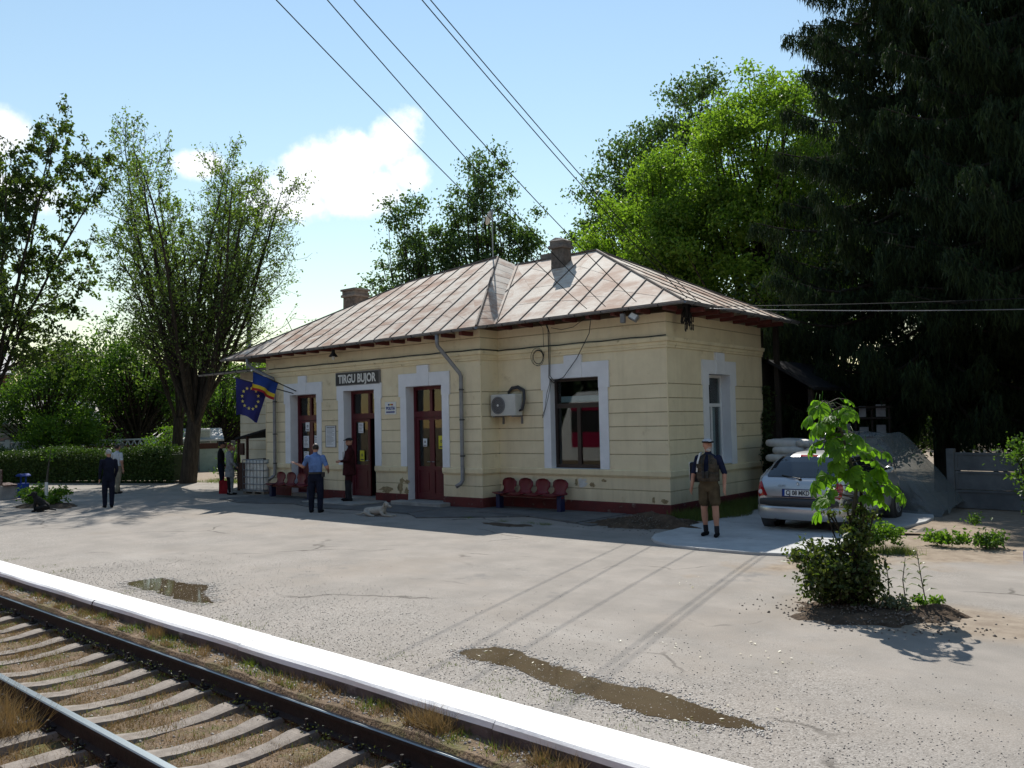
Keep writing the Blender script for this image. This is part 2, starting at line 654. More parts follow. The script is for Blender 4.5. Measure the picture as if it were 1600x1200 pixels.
    e2 = mth('MULTIPLY', rng_(mth('ADD', rr, mth('MULTIPLY', wob, .25)), 1.0, .55), .85)
    far = rng_(mth('MAXIMUM', mth('ADD', half(-.55, .84, -30, 18.0), wob), mth('ADD', half(0, 1, 0, 19.5), wob)), 0, 1)
    e = mth('MAXIMUM', mth('MAXIMUM', e1, e2), far)
    earth = mix(rng_(noise(5, 7, .7), .35, .65), (.19, .145, .105), (.30, .245, .185))
    c = mix(e, c, earth)
    L.new(c, b.inputs['Base Color'])
    bp = n.new('ShaderNodeBump')
    bp.inputs['Strength'].default_value = .35
    bp.inputs['Distance'].default_value = .008
    h = mth('ADD', mth('MULTIPLY', mth('SUBTRACT', .6, vor.outputs['Distance']), mth('ADD', grav, .25)), mth('MULTIPLY', fine, .6))
    L.new(h, bp.inputs['Height'])
    L.new(bp.outputs[0], b.inputs['Normal'])
    return m


M['ground'] = ground_material()
KN, KF = 4.374, 4.772           # near and far side of the platform edge
xs = np.unique(np.concatenate([np.linspace(-600, -46, 24), np.arange(-45, 12, .5), np.linspace(12, 600, 24)]))
ys = np.unique(np.concatenate([[KF - .02], np.arange(5, 20, .5), np.linspace(20, 900, 26)]))
gx, gy = np.meshgrid(xs, ys, indexing='xy')
gzv = np.zeros_like(gx)
near = (gy < 19) & (gy > KF) & (gx > -45) & (gx < 12)
V = np.stack([gx, gy, gzv], -1).reshape(-1, 3)
nx_, ny_ = len(xs), len(ys)
i, j = np.meshgrid(np.arange(nx_ - 1), np.arange(ny_ - 1), indexing='xy')
F = np.stack([j * nx_ + i, j * nx_ + i + 1, (j + 1) * nx_ + i + 1, (j + 1) * nx_ + i], -1).reshape(-1, 4)
tag(fast_obj('ground', V, F, M['ground']), 'worn pale asphalt and gravel forecourt in front of the station', kind='structure')

# track bed, lower than the forecourt
RY1, RY2 = 4.102, 2.752         # far and near rail
RAIL_TOP = -.16


def bed_z(x, y, rough=True):
    z = np.where(y > RY1, -.115, np.where(y > RY2 - .62, -.378, -.305))
    z = np.where((y > RY1 - .30) & (y <= RY1), -.378 + (y - RY1 + .30) * .08, z)
    z = np.where((y > RY2) & (y < RY2 + .25), -.378 + (RY2 + .25 - y) * .08, z)
    if rough:
        z = z + .010 * np.sin(x * 5.1 + y * 3.3) * np.sin(x * 2.3 - y * 7.7) + .006 * np.sin(x * 13 + y * 9)
    return z


M['bed'] = mat('weedy_ballast', (.20, .145, .098), (.125, .092, .062), 5, .97, bump=1.0, bscale=45, spec=.1, detail=8,
               extra=[((.12, .125, .045), 2.2, .53, .68), ((.42, .38, .33), 32, .62, .7)])
xs = np.unique(np.concatenate([np.linspace(-400, -30, 40), np.arange(-30, 4, .09), np.linspace(4, 300, 20)]))
ys = np.unique(np.concatenate([np.linspace(-400, 0, 20), np.arange(0, KN + .05, .055), [RY1 - .004, RY1 + .004]]))
gx, gy = np.meshgrid(xs, ys, indexing='xy')
V = np.stack([gx, gy, bed_z(gx, gy)], -1).reshape(-1, 3)
nx_, ny_ = len(xs), len(ys)
i, j = np.meshgrid(np.arange(nx_ - 1), np.arange(ny_ - 1), indexing='xy')
F = np.stack([j * nx_ + i, j * nx_ + i + 1, (j + 1) * nx_ + i + 1, (j + 1) * nx_ + i], -1).reshape(-1, 4)
tag(fast_obj('track_bed', V, F, M['bed'], smooth=True), 'weedy ballast between the rails and up to the white edge', kind='structure')

# white platform edge of cast blocks
edge_root = bpy.data.objects.new('platform_edge', None)
COL.objects.link(edge_root)
tag(edge_root, 'white painted concrete platform edge beside the track', kind='structure')
x = -62.0
k = 0
while x < 9:
    Lb = 3.4
    mb = MB()
    dy, dz = random.uniform(-.012, .012), random.uniform(-.004, .006)
    zt, n_ = .022 + dz, 14
    prof = [(KN + dy, -.42), (KN + dy - .004, zt - .055), (KN + dy + .006, zt - .018), (KN + dy + .03, zt), (KF - .012, zt + .004), (KF, zt - .012), (KF, -.3)]
    for s_ in range(n_):
        xa, xb = x + .0015 + s_ * (Lb - .003) / n_, x + .0015 + (s_ + 1) * (Lb - .003) / n_
        for q in range(len(prof) - 1):
            mb.mi = 0 if q >= 1 else 1
            (ya, za), (yb, zb) = prof[q], prof[q + 1]
            w1 = .006 * math.sin(xa * 3.1 + q) if 0 < q < 4 else 0
            w2 = .006 * math.sin(xb * 3.1 + q) if 0 < q < 4 else 0
            v1 = .006 * math.sin(xa * 3.1 + q + 1) if q < 3 else 0
            v2 = .006 * math.sin(xb * 3.1 + q + 1) if q < 3 else 0
            mb.quad((xb, ya + w2, za), (xa, ya + w1, za), (xa, yb + v1, zb), (xb, yb + v2, zb))
    mb.mi = 1
    for xe in (x + .0015, x + Lb - .0015):
        mb.add([(xe, a, b) for a, b in prof], [tuple(range(len(prof)))])
    mb.build('kerb_block', [M['kerb_white'], M['kerb_side']], edge_root)
    x += Lb
    k += 1

# the track: two rails, concrete sleepers and their bolts
track = thing('railway_track', (0, 0, 0), 0, 'rusty railway track on concrete sleepers beside the white platform edge', 'railway track')
for ry in (RY1, RY2):
    prof = [(-.062, -.165), (.062, -.165), (.062, -.152), (.012, -.135), (.009, -.045), (.034, -.036), (.034, -.008), (.026, 0), (-.026, 0), (-.034, -.008),
            (-.034, -.036), (-.009, -.045), (-.012, -.135), (-.062, -.152)]
    mb = MB()
    xa, xb, nseg = -90.0, 10.0, 50
    for s_ in range(nseg):
        x0, x1 = xa + (xb - xa) * s_ / nseg, xa + (xb - xa) * (s_ + 1) / nseg
        for q in range(len(prof)):
            a, b = prof[q], prof[(q + 1) % len(prof)]
            mb.mi = 1 if q in (6, 7, 8) else 0
            mb.quad((x0, ry + a[0], RAIL_TOP + a[1]), (x0, ry + b[0], RAIL_TOP + b[1]), (x1, ry + b[0], RAIL_TOP + b[1]), (x1, ry + a[0], RAIL_TOP + a[1]))
    mb.build('rail', [M['rail_side'], M['rail_top']], track)

mb = MB()
st = [(2.16, -.318, .105), (2.5, -.318, .108), (2.95, -.322, .108), (3.15, -.352, .09), (3.43, -.364, .085), (3.7, -.352, .09), (3.9, -.322, .108), (4.06, -.318, .108)]
for (ya, za, wa), (yb, zb, wb) in zip(st[:-1], st[1:]):
    mb.quad((-wa, ya, za), (wa, ya, za), (wb, yb, zb), (-wb, yb, zb))
    for sg in (-1, 1):
        mb.quad((sg * wa, ya, za), (sg * (wa + .04), ya, -.5), (sg * (wb + .04), yb, -.5), (sg * wb, yb, zb))
for (ya, za, wa) in (st[0], st[-1]):
    mb.quad((-wa, ya, za), (wa, ya, za), (wa + .04, ya, -.5), (-wa - .04, ya, -.5))
sl_me = mb.build('sleeper', M['sleeper'], track, bevel=.012)
cb = MB()
cb.box(-.055, .055, -.03, .03, 0, .022)
cb.lathe([(.024, .022), (.024, .044), (.013, .046), (.013, .088), (.0, .09)], n=7)
cb.box(-.03, .03, .02, .055, .012, .03)
clip0 = cb.build('rail_bolt', M['clip'])
sx = -5.29 + .555 * 11
first = True
k = 0
while sx > -34:
    s_ = sl_me if first else sl_me.copy()
    if not first:
        COL.objects.link(s_)
    s_.location = (sx, 0, random.uniform(-.006, .006))
    s_.rotation_euler = (0, 0, random.uniform(-.02, .02))
    if 3 < k < 40:
        for ry in (RY1, RY2):
            for sg in (-1, 1):
                c_ = clip0.copy()
                COL.objects.link(c_)
                c_.parent = s_
                c_.location = (0, ry + sg * .095, -.322)
                c_.rotation_euler = (0, 0, 0 if sg < 0 else math.pi)
    first = False
    sx -= .555
    k += 1
bpy.data.objects.remove(clip0)

# dry grass, green weeds and chippings on the track bed


def blades(n, xr, yr, h, w, rng, lean=.5, clump=0.0, zfn=None):
    x = rng.uniform(*xr, n)
    y = rng.uniform(*yr, n)
    if clump:
        nc = max(4, int(n / 60))
        cx, cy = rng.uniform(*xr, nc), rng.uniform(*yr, nc)
        k = rng.integers(0, nc, n)
        x = cx[k] + rng.normal(0, clump, n)
        y = np.clip(cy[k] + rng.normal(0, clump, n), yr[0], yr[1])
    z = zfn(x, y) if zfn else np.zeros(n)
    hh = h * rng.uniform(.4, 1.4, n)
    a = rng.uniform(0, 6.283, n)
    ln = rng.normal(0, lean, n)
    b = rng.uniform(0, 6.283, n)
    base = np.stack([x, y, z - .004], -1)
    side = np.stack([np.cos(a), np.sin(a), 0 * a], -1) * w * .5
    tip = base + np.stack([np.cos(b) * ln * hh, np.sin(b) * ln * hh, hh], -1)
    V = np.stack([base - side, base + side, tip], 1).reshape(-1, 3)
    return V, np.arange(3 * n).reshape(-1, 3)


def stuff(name, parts, m, label):
    Vs, Fs, o = [], [], 0
    for V, F in parts:
        Vs.append(V)
        Fs.append(F + o)
        o += len(V)
    return tag(fast_obj(name, np.concatenate(Vs), np.concatenate(Fs), m), label, kind='stuff')


g = np.random.default_rng(3)
zb = lambda x, y: bed_z(x, y)
stuff('dry_grass', [blades(44000, (-20, 0), (RY2 + .05, RY1 - .06), .045, .006, g, .9, .10, zb), blades(9000, (-22, 0), (RY1 + .05, KN - .01), .06, .006, g, .8, .06, zb),
                    blades(7000, (-14, -3), (1.6, RY2 - .05), .09, .007, g, .9, .12, zb),
                    blades(700, (-4.95, -4.55), (4.18, 4.36), .13, .006, g, .9, 0, zb), blades(400, (-3.75, -3.35), (4.18, 4.36), .10, .006, g, .9, 0, zb),
                    blades(300, (-9.3, -9.0), (4.25, 4.37), .10, .006, g, .7, 0, zb),
                    blades(2600, (-9.2, -7.6), (2.15, 2.6), .28, .007, g, .7, 0, zb)], M['straw'], 'dry straw coloured grass growing between the sleepers')
stuff('green_grass', [blades(13000, (-20, 0), (RY2 + .05, RY1 - .06), .035, .007, g, .7, .13, zb), blades(3500, (-22, 0), (RY1 + .05, KN - .01), .06, .008, g, .7, .07, zb),
                      blades(2500, (-24, 2), (KF + .02, KF + .45), .025, .006, g, .7, .10)], M['grass'], 'short green weeds between the rails and along the edge')
pl = []
n = 900
xw = g.uniform(-16, 0, n)
yw = np.where(g.random(n) < .5, RY1 - g.uniform(.06, .16, n), RY2 - g.uniform(.06, .2, n))
P = np.stack([xw, yw, bed_z(xw, yw) + g.uniform(.02, .12, n)], -1)
P = np.repeat(P, 4, 0) + g.normal(0, .018, (n * 4, 3))
M['weed_dark'] = leaf_mat('dark_weed', (.035, .045, .018), (.07, .085, .03), .3)
stuff('weeds', [leaf_arrays(P, .022, g)], M['weed_dark'], 'small dark weeds against the foot of the rails')


def pebbles(x, y, z, r, rng):
    n = len(x)
    base = np.array([[1, 0, 0], [0, 1, 0], [-1, 0, 0], [0, -1, 0], [0, 0, .8], [0, 0, -.6]], float)
    s = (r * rng.uniform(.5, 1.5, (n, 1)))[:, :, None] * rng.uniform(.6, 1.2, (n, 1, 3))
    a = rng.uniform(0, 6.283, n)
    R_ = np.zeros((n, 3, 3))
    R_[:, 0, 0] = np.cos(a)
    R_[:, 0, 1] = -np.sin(a)
    R_[:, 1, 0] = np.sin(a)
    R_[:, 1, 1] = np.cos(a)
    R_[:, 2, 2] = 1
    v = (base[None] + rng.normal(0, .15, (n, 6, 3))) * s
    v = np.einsum('nij,nkj->nki', R_, v) + np.stack([x, y, z], -1)[:, None, :]
    f = np.array([[0, 1, 4], [1, 2, 4], [2, 3, 4], [3, 0, 4], [1, 0, 5], [2, 1, 5], [3, 2, 5], [0, 3, 5]])
    F = (np.arange(n) * 6)[:, None, None] + f[None]
    return v.reshape(-1, 3), F.reshape(-1, 3)


def island_mat(name, c1, c2, rough=.9):
    m = bpy.data.materials.new(name)
    m.use_nodes = True
    nn, L = m.node_tree.nodes, m.node_tree.links
    b = nn['Principled BSDF']
    b.inputs['Roughness'].default_value = rough
    b.inputs['Specular IOR Level'].default_value = .2
    gg = nn.new('ShaderNodeNewGeometry')
    mx = nn.new('ShaderNodeMix')
    mx.data_type = 'RGBA'
    mx.inputs[6].default_value = (*c1, 1)
    mx.inputs[7].default_value = (*c2, 1)
    L.new(gg.outputs['Random Per Island'], mx.inputs[0])
    L.new(mx.outputs[2], b.inputs['Base Color'])
    return m


M['pebble'] = island_mat('grey_chipping', (.20, .185, .165), (.52, .485, .44))
M['pebble_dark'] = island_mat('dark_stone', (.06, .052, .045), (.24, .21, .18))
M['pebble_pale'] = island_mat('pale_chipping', (.3, .27, .24), (.68, .65, .6))
# two puddles in the forecourt and the chippings washed up round them
M['puddle'] = mat('muddy_water', (.085, .064, .040), (.07, .052, .032), 2, .05, spec=.35)


def outline(ctrl, wob, rng, sub=8):
    pts = []
    n = len(ctrl)
    for i in range(n):
        p0, p1, p2, p3 = [np.array(ctrl[(i + d) % n]) for d in (-1, 0, 1, 2)]
        for s_ in range(sub):
            t = s_ / sub
            q = .5 * ((2 * p1) + (-p0 + p2) * t + (2 * p0 - 5 * p1 + 4 * p2 - p3) * t * t + (-p0 + 3 * p1 - 3 * p2 + p3) * t ** 3)
            pts.append(q + rng.normal(0, wob, 2))
    return pts


PUD = [[(-5.75, 5.59), (-5.49, 5.9), (-4.91, 5.77), (-4.51, 5.71), (-4.06, 5.62), (-3.75, 5.7), (-3.24, 5.59), (-2.71, 5.47), (-2.86, 5.35), (-3.16, 5.27), (-3.47, 5.18), (-3.79, 5.25), (-4.11, 5.28), (-4.46, 5.31), (-5.0, 5.45), (-5.47, 5.46)],
       [(-11.91, 5.19), (-11.91, 5.66), (-11.22, 5.68), (-10.83, 5.8), (-10.34, 5.48), (-9.72, 5.26), (-10.06, 5.1), (-11.0, 5.14)]]
PL = ['long narrow muddy brown puddle in the gravel by the platform edge', 'short green brown puddle by the platform edge further along']
peb = []
for ctrl, lab in zip(PUD, PL):
    pts = outline(ctrl, .014, g)
    mb = MB()
    mb.add([(p[0], p[1], .004) for p in pts], [tuple(range(len(pts)))])
    tag(mb.build('puddle', M['puddle']), lab, kind='structure')
    pa = np.array(pts)
    ia = g.integers(0, len(pa), 1700)
    tv = np.roll(pa, -1, 0)[ia] - np.roll(pa, 1, 0)[ia]
    nv = np.stack([tv[:, 1], -tv[:, 0]], 1) / np.maximum(np.linalg.norm(tv, axis=1, keepdims=True), 1e-6)
    area = np.sum(pa[:, 0] * np.roll(pa[:, 1], -1) - pa[:, 1] * np.roll(pa[:, 0], -1))
    nv = nv * np.sign(area)
    q = pa[ia] + nv * np.abs(g.normal(.01, .07, (1700, 1))) + g.normal(0, .012, (1700, 2))
    peb.append(pebbles(q[:, 0], q[:, 1], np.full(1700, .003), .008, g))
n = 9000
px_ = g.uniform(-14, 0, n)
py_ = KF + np.abs(g.normal(0, 1.1, n)) + .02
stuff('gravel', [pebbles(px_, py_, np.full(n, .002), .006, g)], M['pebble'], 'loose grey gravel scattered along the platform edge')
stuff('pale_gravel', peb, M['pebble_pale'], 'pale chippings washed up round the puddles')
n = 2600
xb_ = g.uniform(-18, 0, n)
yb_ = np.where(g.random(n) < .6, g.uniform(RY1 + .05, KN - .01, n), g.uniform(RY2 + .06, RY1 - .1, n))
stuff('ballast', [pebbles(xb_, yb_, bed_z(xb_, yb_), .014, g)], M['pebble'], 'loose ballast stones between the track and the edge')
# fallen petals and dry leaves on and about the wet places
n = 60
c_ = np.array([(-4.6, 5.5), (-3.2, 5.5), (-5.6, 5.7), (-4.2, 6.9), (-5.6, 9.5), (-3.5, 7.1), (-11, 5.4)])[g.integers(0, 7, n)]
P = np.column_stack([c_ + g.normal(0, (.35, .18), (n, 2)), np.full(n, .011)])
M['petal'] = leaf_mat('fallen_petal', (.7, .68, .6), (.6, .54, .42), .2)
V, F = leaf_arrays(P, .034, g, flat=6, fold=.05)
stuff('fallen_petals', [(V, F)], M['petal'], 'pale fallen petals lying about the puddles')

# ---------------------------------------------------------------- the station building (built in its own frame)
st_b = thing('station_building', (BX, BY, 0), BR, 'single storey cream yellow railway station with rusty sheet metal hip roof and dark red doors', 'station building')
YL, XJ, XL, YB = -.659, -4.826, -13.974, 4.844
WTOP = 4.42
GROOVES = [.55, 1.34, 1.65, 1.96, 2.265, 2.57, 2.88, 4.22]
DOORS = [(-12.66, -11.36, 3.07), (-10.10, -8.77, 3.10), (-7.49, -6.16, 3.11)]     # x0, x1, top
WIN_F = (-3.17, -1.77, .99, 3.12)
WIN_S = (1.84, 2.92, 1.03, 3.14)
DEPTH = .30


def wall_frame(o, u, n):
    o, u, n = Vector(o), Vector(u), Vector(n)
    return lambda a, z, out=0.0: o + u * a + n * out + Vector((0, 0, z))


def wall_strip(mb, P, a0, a1, z0, z1):
    zs = [z0]
    for gz_ in GROOVES:
        if z0 + .03 < gz_ < z1 - .03:
            zs += [gz_]
    zs.append(z1)
    na = max(1, int(abs(a1 - a0) / 1.2))
    for s_ in range(na):
        b0, b1 = a0 + (a1 - a0) * s_ / na, a0 + (a1 - a0) * (s_ + 1) / na
        for k, (za, zb_) in enumerate(zip(zs[:-1], zs[1:])):
            ga = .011 if k > 0 else 0
            gb = .011 if k < len(zs) - 2 else 0
            mb.mi = 0
            mb.quad(P(b0, za + ga), P(b1, za + ga), P(b1, zb_ - gb), P(b0, zb_ - gb))
            if gb:
                mb.mi = 1
                mb.quad(P(b0, zb_ - gb), P(b1, zb_ - gb), P(b1, zb_, -.014), P(b0, zb_, -.014))
                mb.quad(P(b0, zb_, -.014), P(b1, zb_, -.014), P(b1, zb_ + gb), P(b0, zb_ + gb))


def wall(mb, P, a0, a1, z0, z1, holes=()):
    cuts = sorted({a0, a1, *[h[0] for h in holes], *[h[1] for h in holes]})
    for ca, cb_ in zip(cuts[:-1], cuts[1:]):
        h = [q for q in holes if q[0] <= ca + 1e-6 and q[1] >= cb_ - 1e-6]
        if not h:
            wall_strip(mb, P, ca, cb_, z0, z1)
        else:
            if h[0][2] > z0 + .01:
                wall_strip(mb, P, ca, cb_, z0, h[0][2])
            wall_strip(mb, P, ca, cb_, h[0][3], z1)


PFL = wall_frame((0, YL, 0), (1, 0, 0), (0, -1, 0))
PJ = wall_frame((XJ, 0, 0), (0, 1, 0), (1, 0, 0))
PFR = wall_frame((0, 0, 0), (1, 0, 0), (0, -1, 0))
PS = wall_frame((0, 0, 0), (0, 1, 0), (1, 0, 0))
PLW = wall_frame((XL, 0, 0), (0, 1, 0), (-1, 0, 0))
PBK = wall_frame((0, YB, 0), (1, 0, 0), (0, 1, 0))
mb = MB()
wall(mb, PFL, XL, XJ, .0, WTOP, [(a, b, 0, t) for a, b, t in DOORS])
wall(mb, PJ, YL, 0, .0, WTOP)
wall(mb, PFR, XJ, 0, .0, WTOP, [WIN_F])
wall(mb, PS, 0, YB, .0, WTOP, [WIN_S])
wall(mb, PLW, YL, YB, .0, WTOP)
wall(mb, PBK, XL, 0, .0, WTOP)
mb.build('wall', [M['plaster'], M['groove']], st_b)
# damp_foot: splash dirt and rain streaks on the plaster, strongest near the ground
for key in ('plaster', 'trim'):
    n_ = M[key].node_tree.nodes
    L_ = M[key].node_tree.links
    bs = n_['Principled BSDF']
    src = bs.inputs['Base Color'].links[0].from_socket
    tc_ = n_.new('ShaderNodeTexCoord')
    sx_ = n_.new('ShaderNodeSeparateXYZ')
    L_.new(tc_.outputs['Object'], sx_.inputs[0])
    hz = n_.new('ShaderNodeMapRange')
    for k_, v_ in zip(('From Min', 'From Max', 'To Min', 'To Max'), (1.15, .25, 0, .55)):
        hz.inputs[k_].default_value = v_
    L_.new(sx_.outputs[2], hz.inputs['Value'])
    mp_ = n_.new('ShaderNodeMapping')
    mp_.inputs['Scale'].default_value = (5, 5, .55)
    L_.new(tc_.outputs['Object'], mp_.inputs[0])
    nz_ = n_.new('ShaderNodeTexNoise')
    nz_.inputs['Scale'].default_value = 1.0
    nz_.inputs['Detail'].default_value = 7
    nz_.inputs['Roughness'].default_value = .7
    L_.new(mp_.outputs[0], nz_.inputs['Vector'])
    st_ = n_.new('ShaderNodeMapRange')
    for k_, v_ in zip(('From Min', 'From Max', 'To Min', 'To Max'), (.50, .78, 0, .20)):
        st_.inputs[k_].default_value = v_
    L_.new(nz_.outputs['Fac'], st_.inputs['Value'])
    mu = n_.new('ShaderNodeMath')
    mu.operation = 'MULTIPLY_ADD'
    L_.new(hz.outputs[0], mu.inputs[0])
    L_.new(nz_.outputs['Fac'], mu.inputs[1])
    L_.new(st_.outputs[0], mu.inputs[2])
    mx_ = n_.new('ShaderNodeMix')
    mx_.data_type = 'RGBA'
    mx_.inputs[7].default_value = (.36, .29, .18, 1)
    L_.new(mu.outputs[0], mx_.inputs[0])
    L_.new(src, mx_.inputs[6])
    L_.new(mx_.outputs[2], bs.inputs['Base Color'])


def sweep(path, prof, closed_ends=True):
    """profile [(out, z)] along a plan path with mitred corners; out is to the right of travel."""
    mb = MB()
    n = len(path)
    dirs = [(Vector(path[i + 1]) - Vector(path[i])).normalized() for i in range(n - 1)]
    rows = []
    for i in range(n):
        d0 = dirs[max(i - 1, 0)]
        d1 = dirs[min(i, n - 2)]
        n0, n1 = Vector((d0.y, -d0.x)), Vector((d1.y, -d1.x))
        m_ = (n0 + n1)
        m_ = m_ / max(m_.dot(n0), .2)
        rows.append([(path[i][0] + m_.x * o_, path[i][1] + m_.y * o_, z) for o_, z in prof])
    k = len(prof)
    vs = [p for r in rows for p in r]
    fs = [(i * k + q, (i + 1) * k + q, (i + 1) * k + q + 1, i * k + q + 1) for i in range(n - 1) for q in range(k - 1)]
    if closed_ends:
        fs += [tuple(range(k)), tuple((n - 1) * k + q for q in reversed(range(k)))]
    return mb.add(vs, fs)


full = [(XL, YB), (XL, YL), (XJ, YL), (XJ, 0), (0, 0), (0, YB)]
sweep(full, [(.004, 3.66), (.03, 3.665), (.03, 3.715), (.045, 3.72), (.05, 3.785), (.085, 3.80), (.10, 3.86), (.10, 3.885), (.004, 3.905)]).build('cornice', M['trim'], st_b)
pieces = [[(XL, YB), (XL, YL), (DOORS[0][0], YL)], [(DOORS[0][1], YL), (DOORS[1][0], YL)], [(DOORS[1][1], YL), (DOORS[2][0], YL)],
          [(DOORS[2][1], YL), (XJ, YL), (XJ, 0), (0, 0), (0, YB)]]
for pth in pieces:
    sweep(pth, [(.004, .835), (.03, .84), (.035, .862), (.052, .872), (.055, .975), (.045, .992), (.004, 1.0)]).build('string_course', M['trim'], st_b)
    sweep(pth, [(.028, -.02), (.028, .245), (.02, .268), (.002, .272)]).build('plinth', M['plinth'], st_b)
# corner beads
mb = MB()
for cx, cy in ((0, 0), (XJ, YL), (XL, YL)):
    mb.box(cx - .012, cx + .012, cy - .012, cy + .012, 1.0, 3.66)
mb.build('corner_bead', M['trim'], st_b)


def surround(P, a0, a1, z0, z1, oa0, oa1, oz1, ka0, ka1, kz, zb0, parent=st_b, key=True):
    """Painted moulded band round an opening, with ears at the head and a keystone."""
    mb = MB()
    ear = .045
    t1, t2 = .03, .045
    ze = z1 - .26

    def slab(pa0, pa1, pz0, pz1, t):
        mb.add([P(pa0, pz0, .002), P(pa1, pz0, .002), P(pa1, pz1, .002), P(pa0, pz1, .002), P(pa0, pz0, t), P(pa1, pz0, t), P(pa1, pz1, t), P(pa0, pz1, t)],
               [(4, 5, 6, 7), (0, 1, 5, 4), (1, 2, 6, 5), (2, 3, 7, 6), (3, 0, 4, 7)])
    slab(oa0 + ear, a0, zb0, ze, t1)
    slab(a1, oa1 - ear, zb0, ze, t1)
    slab(oa0, a0, ze, oz1, t2)
    slab(a1, oa1, ze, oz1, t2)
    if key:
        slab(a0, ka0, z1, oz1, t2)
        slab(ka1, a1, z1, oz1, t2)
        slab(ka0, ka1, z1, kz, t2 + .02)
    else:
        slab(a0, a1, z1, oz1, t2)
    mb.build('door_surround' if zb0 > .99 and z0 < .5 else 'window_surround', M['white_paint'], parent)
    # painted reveals
    mr = MB()
    for aa in (a0, a1):
        mr.quad(P(aa, z0, .002), P(aa, z0, -DEPTH), P(aa, z1, -DEPTH), P(aa, z1, .002))
    mr.quad(P(a0, z1, .002), P(a1, z1, .002), P(a1, z1, -DEPTH), P(a0, z1, -DEPTH))
    if z0 > .5:
        mr.quad(P(a0, z0, .05), P(a1, z0, .05), P(a1, z0 + .02, -DEPTH), P(a0, z0 + .02, -DEPTH))
    mr.build('reveal', M['white_paint'], parent)


SUR = [(-12.97, -11.10, 3.42, -12.22, -11.83, 3.63), (-10.40, -8.47, 3.27, 0, 0, 0), (-7.77, -5.87, 3.45, -7.04, -6.61, 3.65)]
for (a, b, t), s_ in zip(DOORS, SUR):
    surround(PFL, a, b, .12, t, s_[0], s_[1], s_[2], s_[3], s_[4], s_[5], 1.002, key=s_[5] > 0)
surround(PFR, WIN_F[0], WIN_F[1], WIN_F[2], WIN_F[3], -3.43, -1.48, 3.47, -2.72, -2.22, 3.65, 1.0)
surround(PS, WIN_S[0], WIN_S[1], WIN_S[2], WIN_S[3], 1.54, 3.25, 3.46, 2.19, 2.62, 3.65, 1.0)


def frame_boxes(mb, P, rects, y0, y1):
    for a0, a1, z0, z1 in rects:
        mb.add([P(a0, z0, y0), P(a1, z0, y0), P(a1, z1, y0), P(a0, z1, y0), P(a0, z0, y1), P(a1, z0, y1), P(a1, z1, y1), P(a0, z1, y1)],
               [(4, 5, 6, 7), (0, 3, 2, 1), (0, 1, 5, 4), (1, 2, 6, 5), (2, 3, 7, 6), (3, 0, 4, 7)])


def pane(P, a0, a1, z0, z1, y, parent, name='pane'):
    mb = MB()
    frame_boxes(mb, P, [(a0, a1, z0, z1)], y, y + .006)
    return mb.build(name, M['glass'], parent)


def leaf(P, a0, a1, open_=False, hinge='left'):
    """one door leaf: glazed above, panelled below."""
    y0, y1 = -DEPTH + .0, -DEPTH + .045
    mb = MB()
    zb_, zt = .13, 2.29
    w = .085
    frame_boxes(mb, P, [(a0, a0 + w, zb_, zt), (a1 - w, a1, zb_, zt), (a0 + w, a1 - w, zt - .07, zt), (a0 + w, a1 - w, .90, 1.0), (a0 + w, a1 - w, zb_, .30)], y0, y1)
    frame_boxes(mb, P, [(a0 + w, a1 - w, .30, .90)], y0 + .012, y1 - .02)
    frame_boxes(mb, P, [(a0 + w + .06, a1 - w - .06, .37, .83)], y1 - .021, y1 - .008)
    d = mb.build('door_leaf', M['red_wood'], st_b)
    pane(P, a0 + w - .01, a1 - w + .01, .99, zt - .06, y0 + .018, d)
    hb = MB()
    ha = a1 - .045 if hinge == 'left' else a0 + .045
    hb.tube([P(ha, 1.12, -DEPTH + .04), P(ha, 1.12, -DEPTH + .09), P(ha + (-.09 if hinge == 'left' else .09), 1.12, -DEPTH + .095)], .011, 6)
    hb.build('handle', M['steel'], d)
    return d


for di, (a, b, t) in enumerate(DOORS):
    y0, y1 = -DEPTH - .03, -DEPTH + .06
    mb = MB()
    fw_ = .085
    mid = (a + b) / 2 if di != 1 else a + .80
    frame_boxes(mb, PFL, [(a + .003, a + fw_, .12, t - .003), (b - fw_, b - .003, .12, t - .003), (a + fw_, b - fw_, t - .09, t - .003), (a + fw_, b - fw_, 2.30, 2.45),
                          (mid - .045, mid + .045, 2.45, t - .09)], y0, y1)
    fr = mb.build('door_frame', M['red_wood'], st_b)
    pane(PFL, a + fw_ - .01, mid - .035, 2.44, t - .08, -DEPTH + .01, fr)
    pane(PFL, mid + .035, b - fw_ + .01, 2.44, t - .08, -DEPTH + .01, fr)
    if di == 1:
        leaf(PFL, a + fw_, mid, hinge='left')
        # the other leaf stands open, turned into the hall
        PO = wall_frame((b - fw_ - .03, YL + DEPTH, 0), (0, 1, 0), (-1, 0, 0))
        PO2 = lambda aa, z, out=0.0: PO(aa, z, out + DEPTH)
        leaf(PO2, .05, .05 + .5, hinge='right')
    else:
        leaf(PFL, a + fw_, mid, hinge='left')
        leaf(PFL, mid, b - fw_, hinge='right')
    mb = MB()
    mb.box(a, b, YL - .0, YL + .5, .02, .12)
    mb.build('threshold', M['concrete'], st_b)

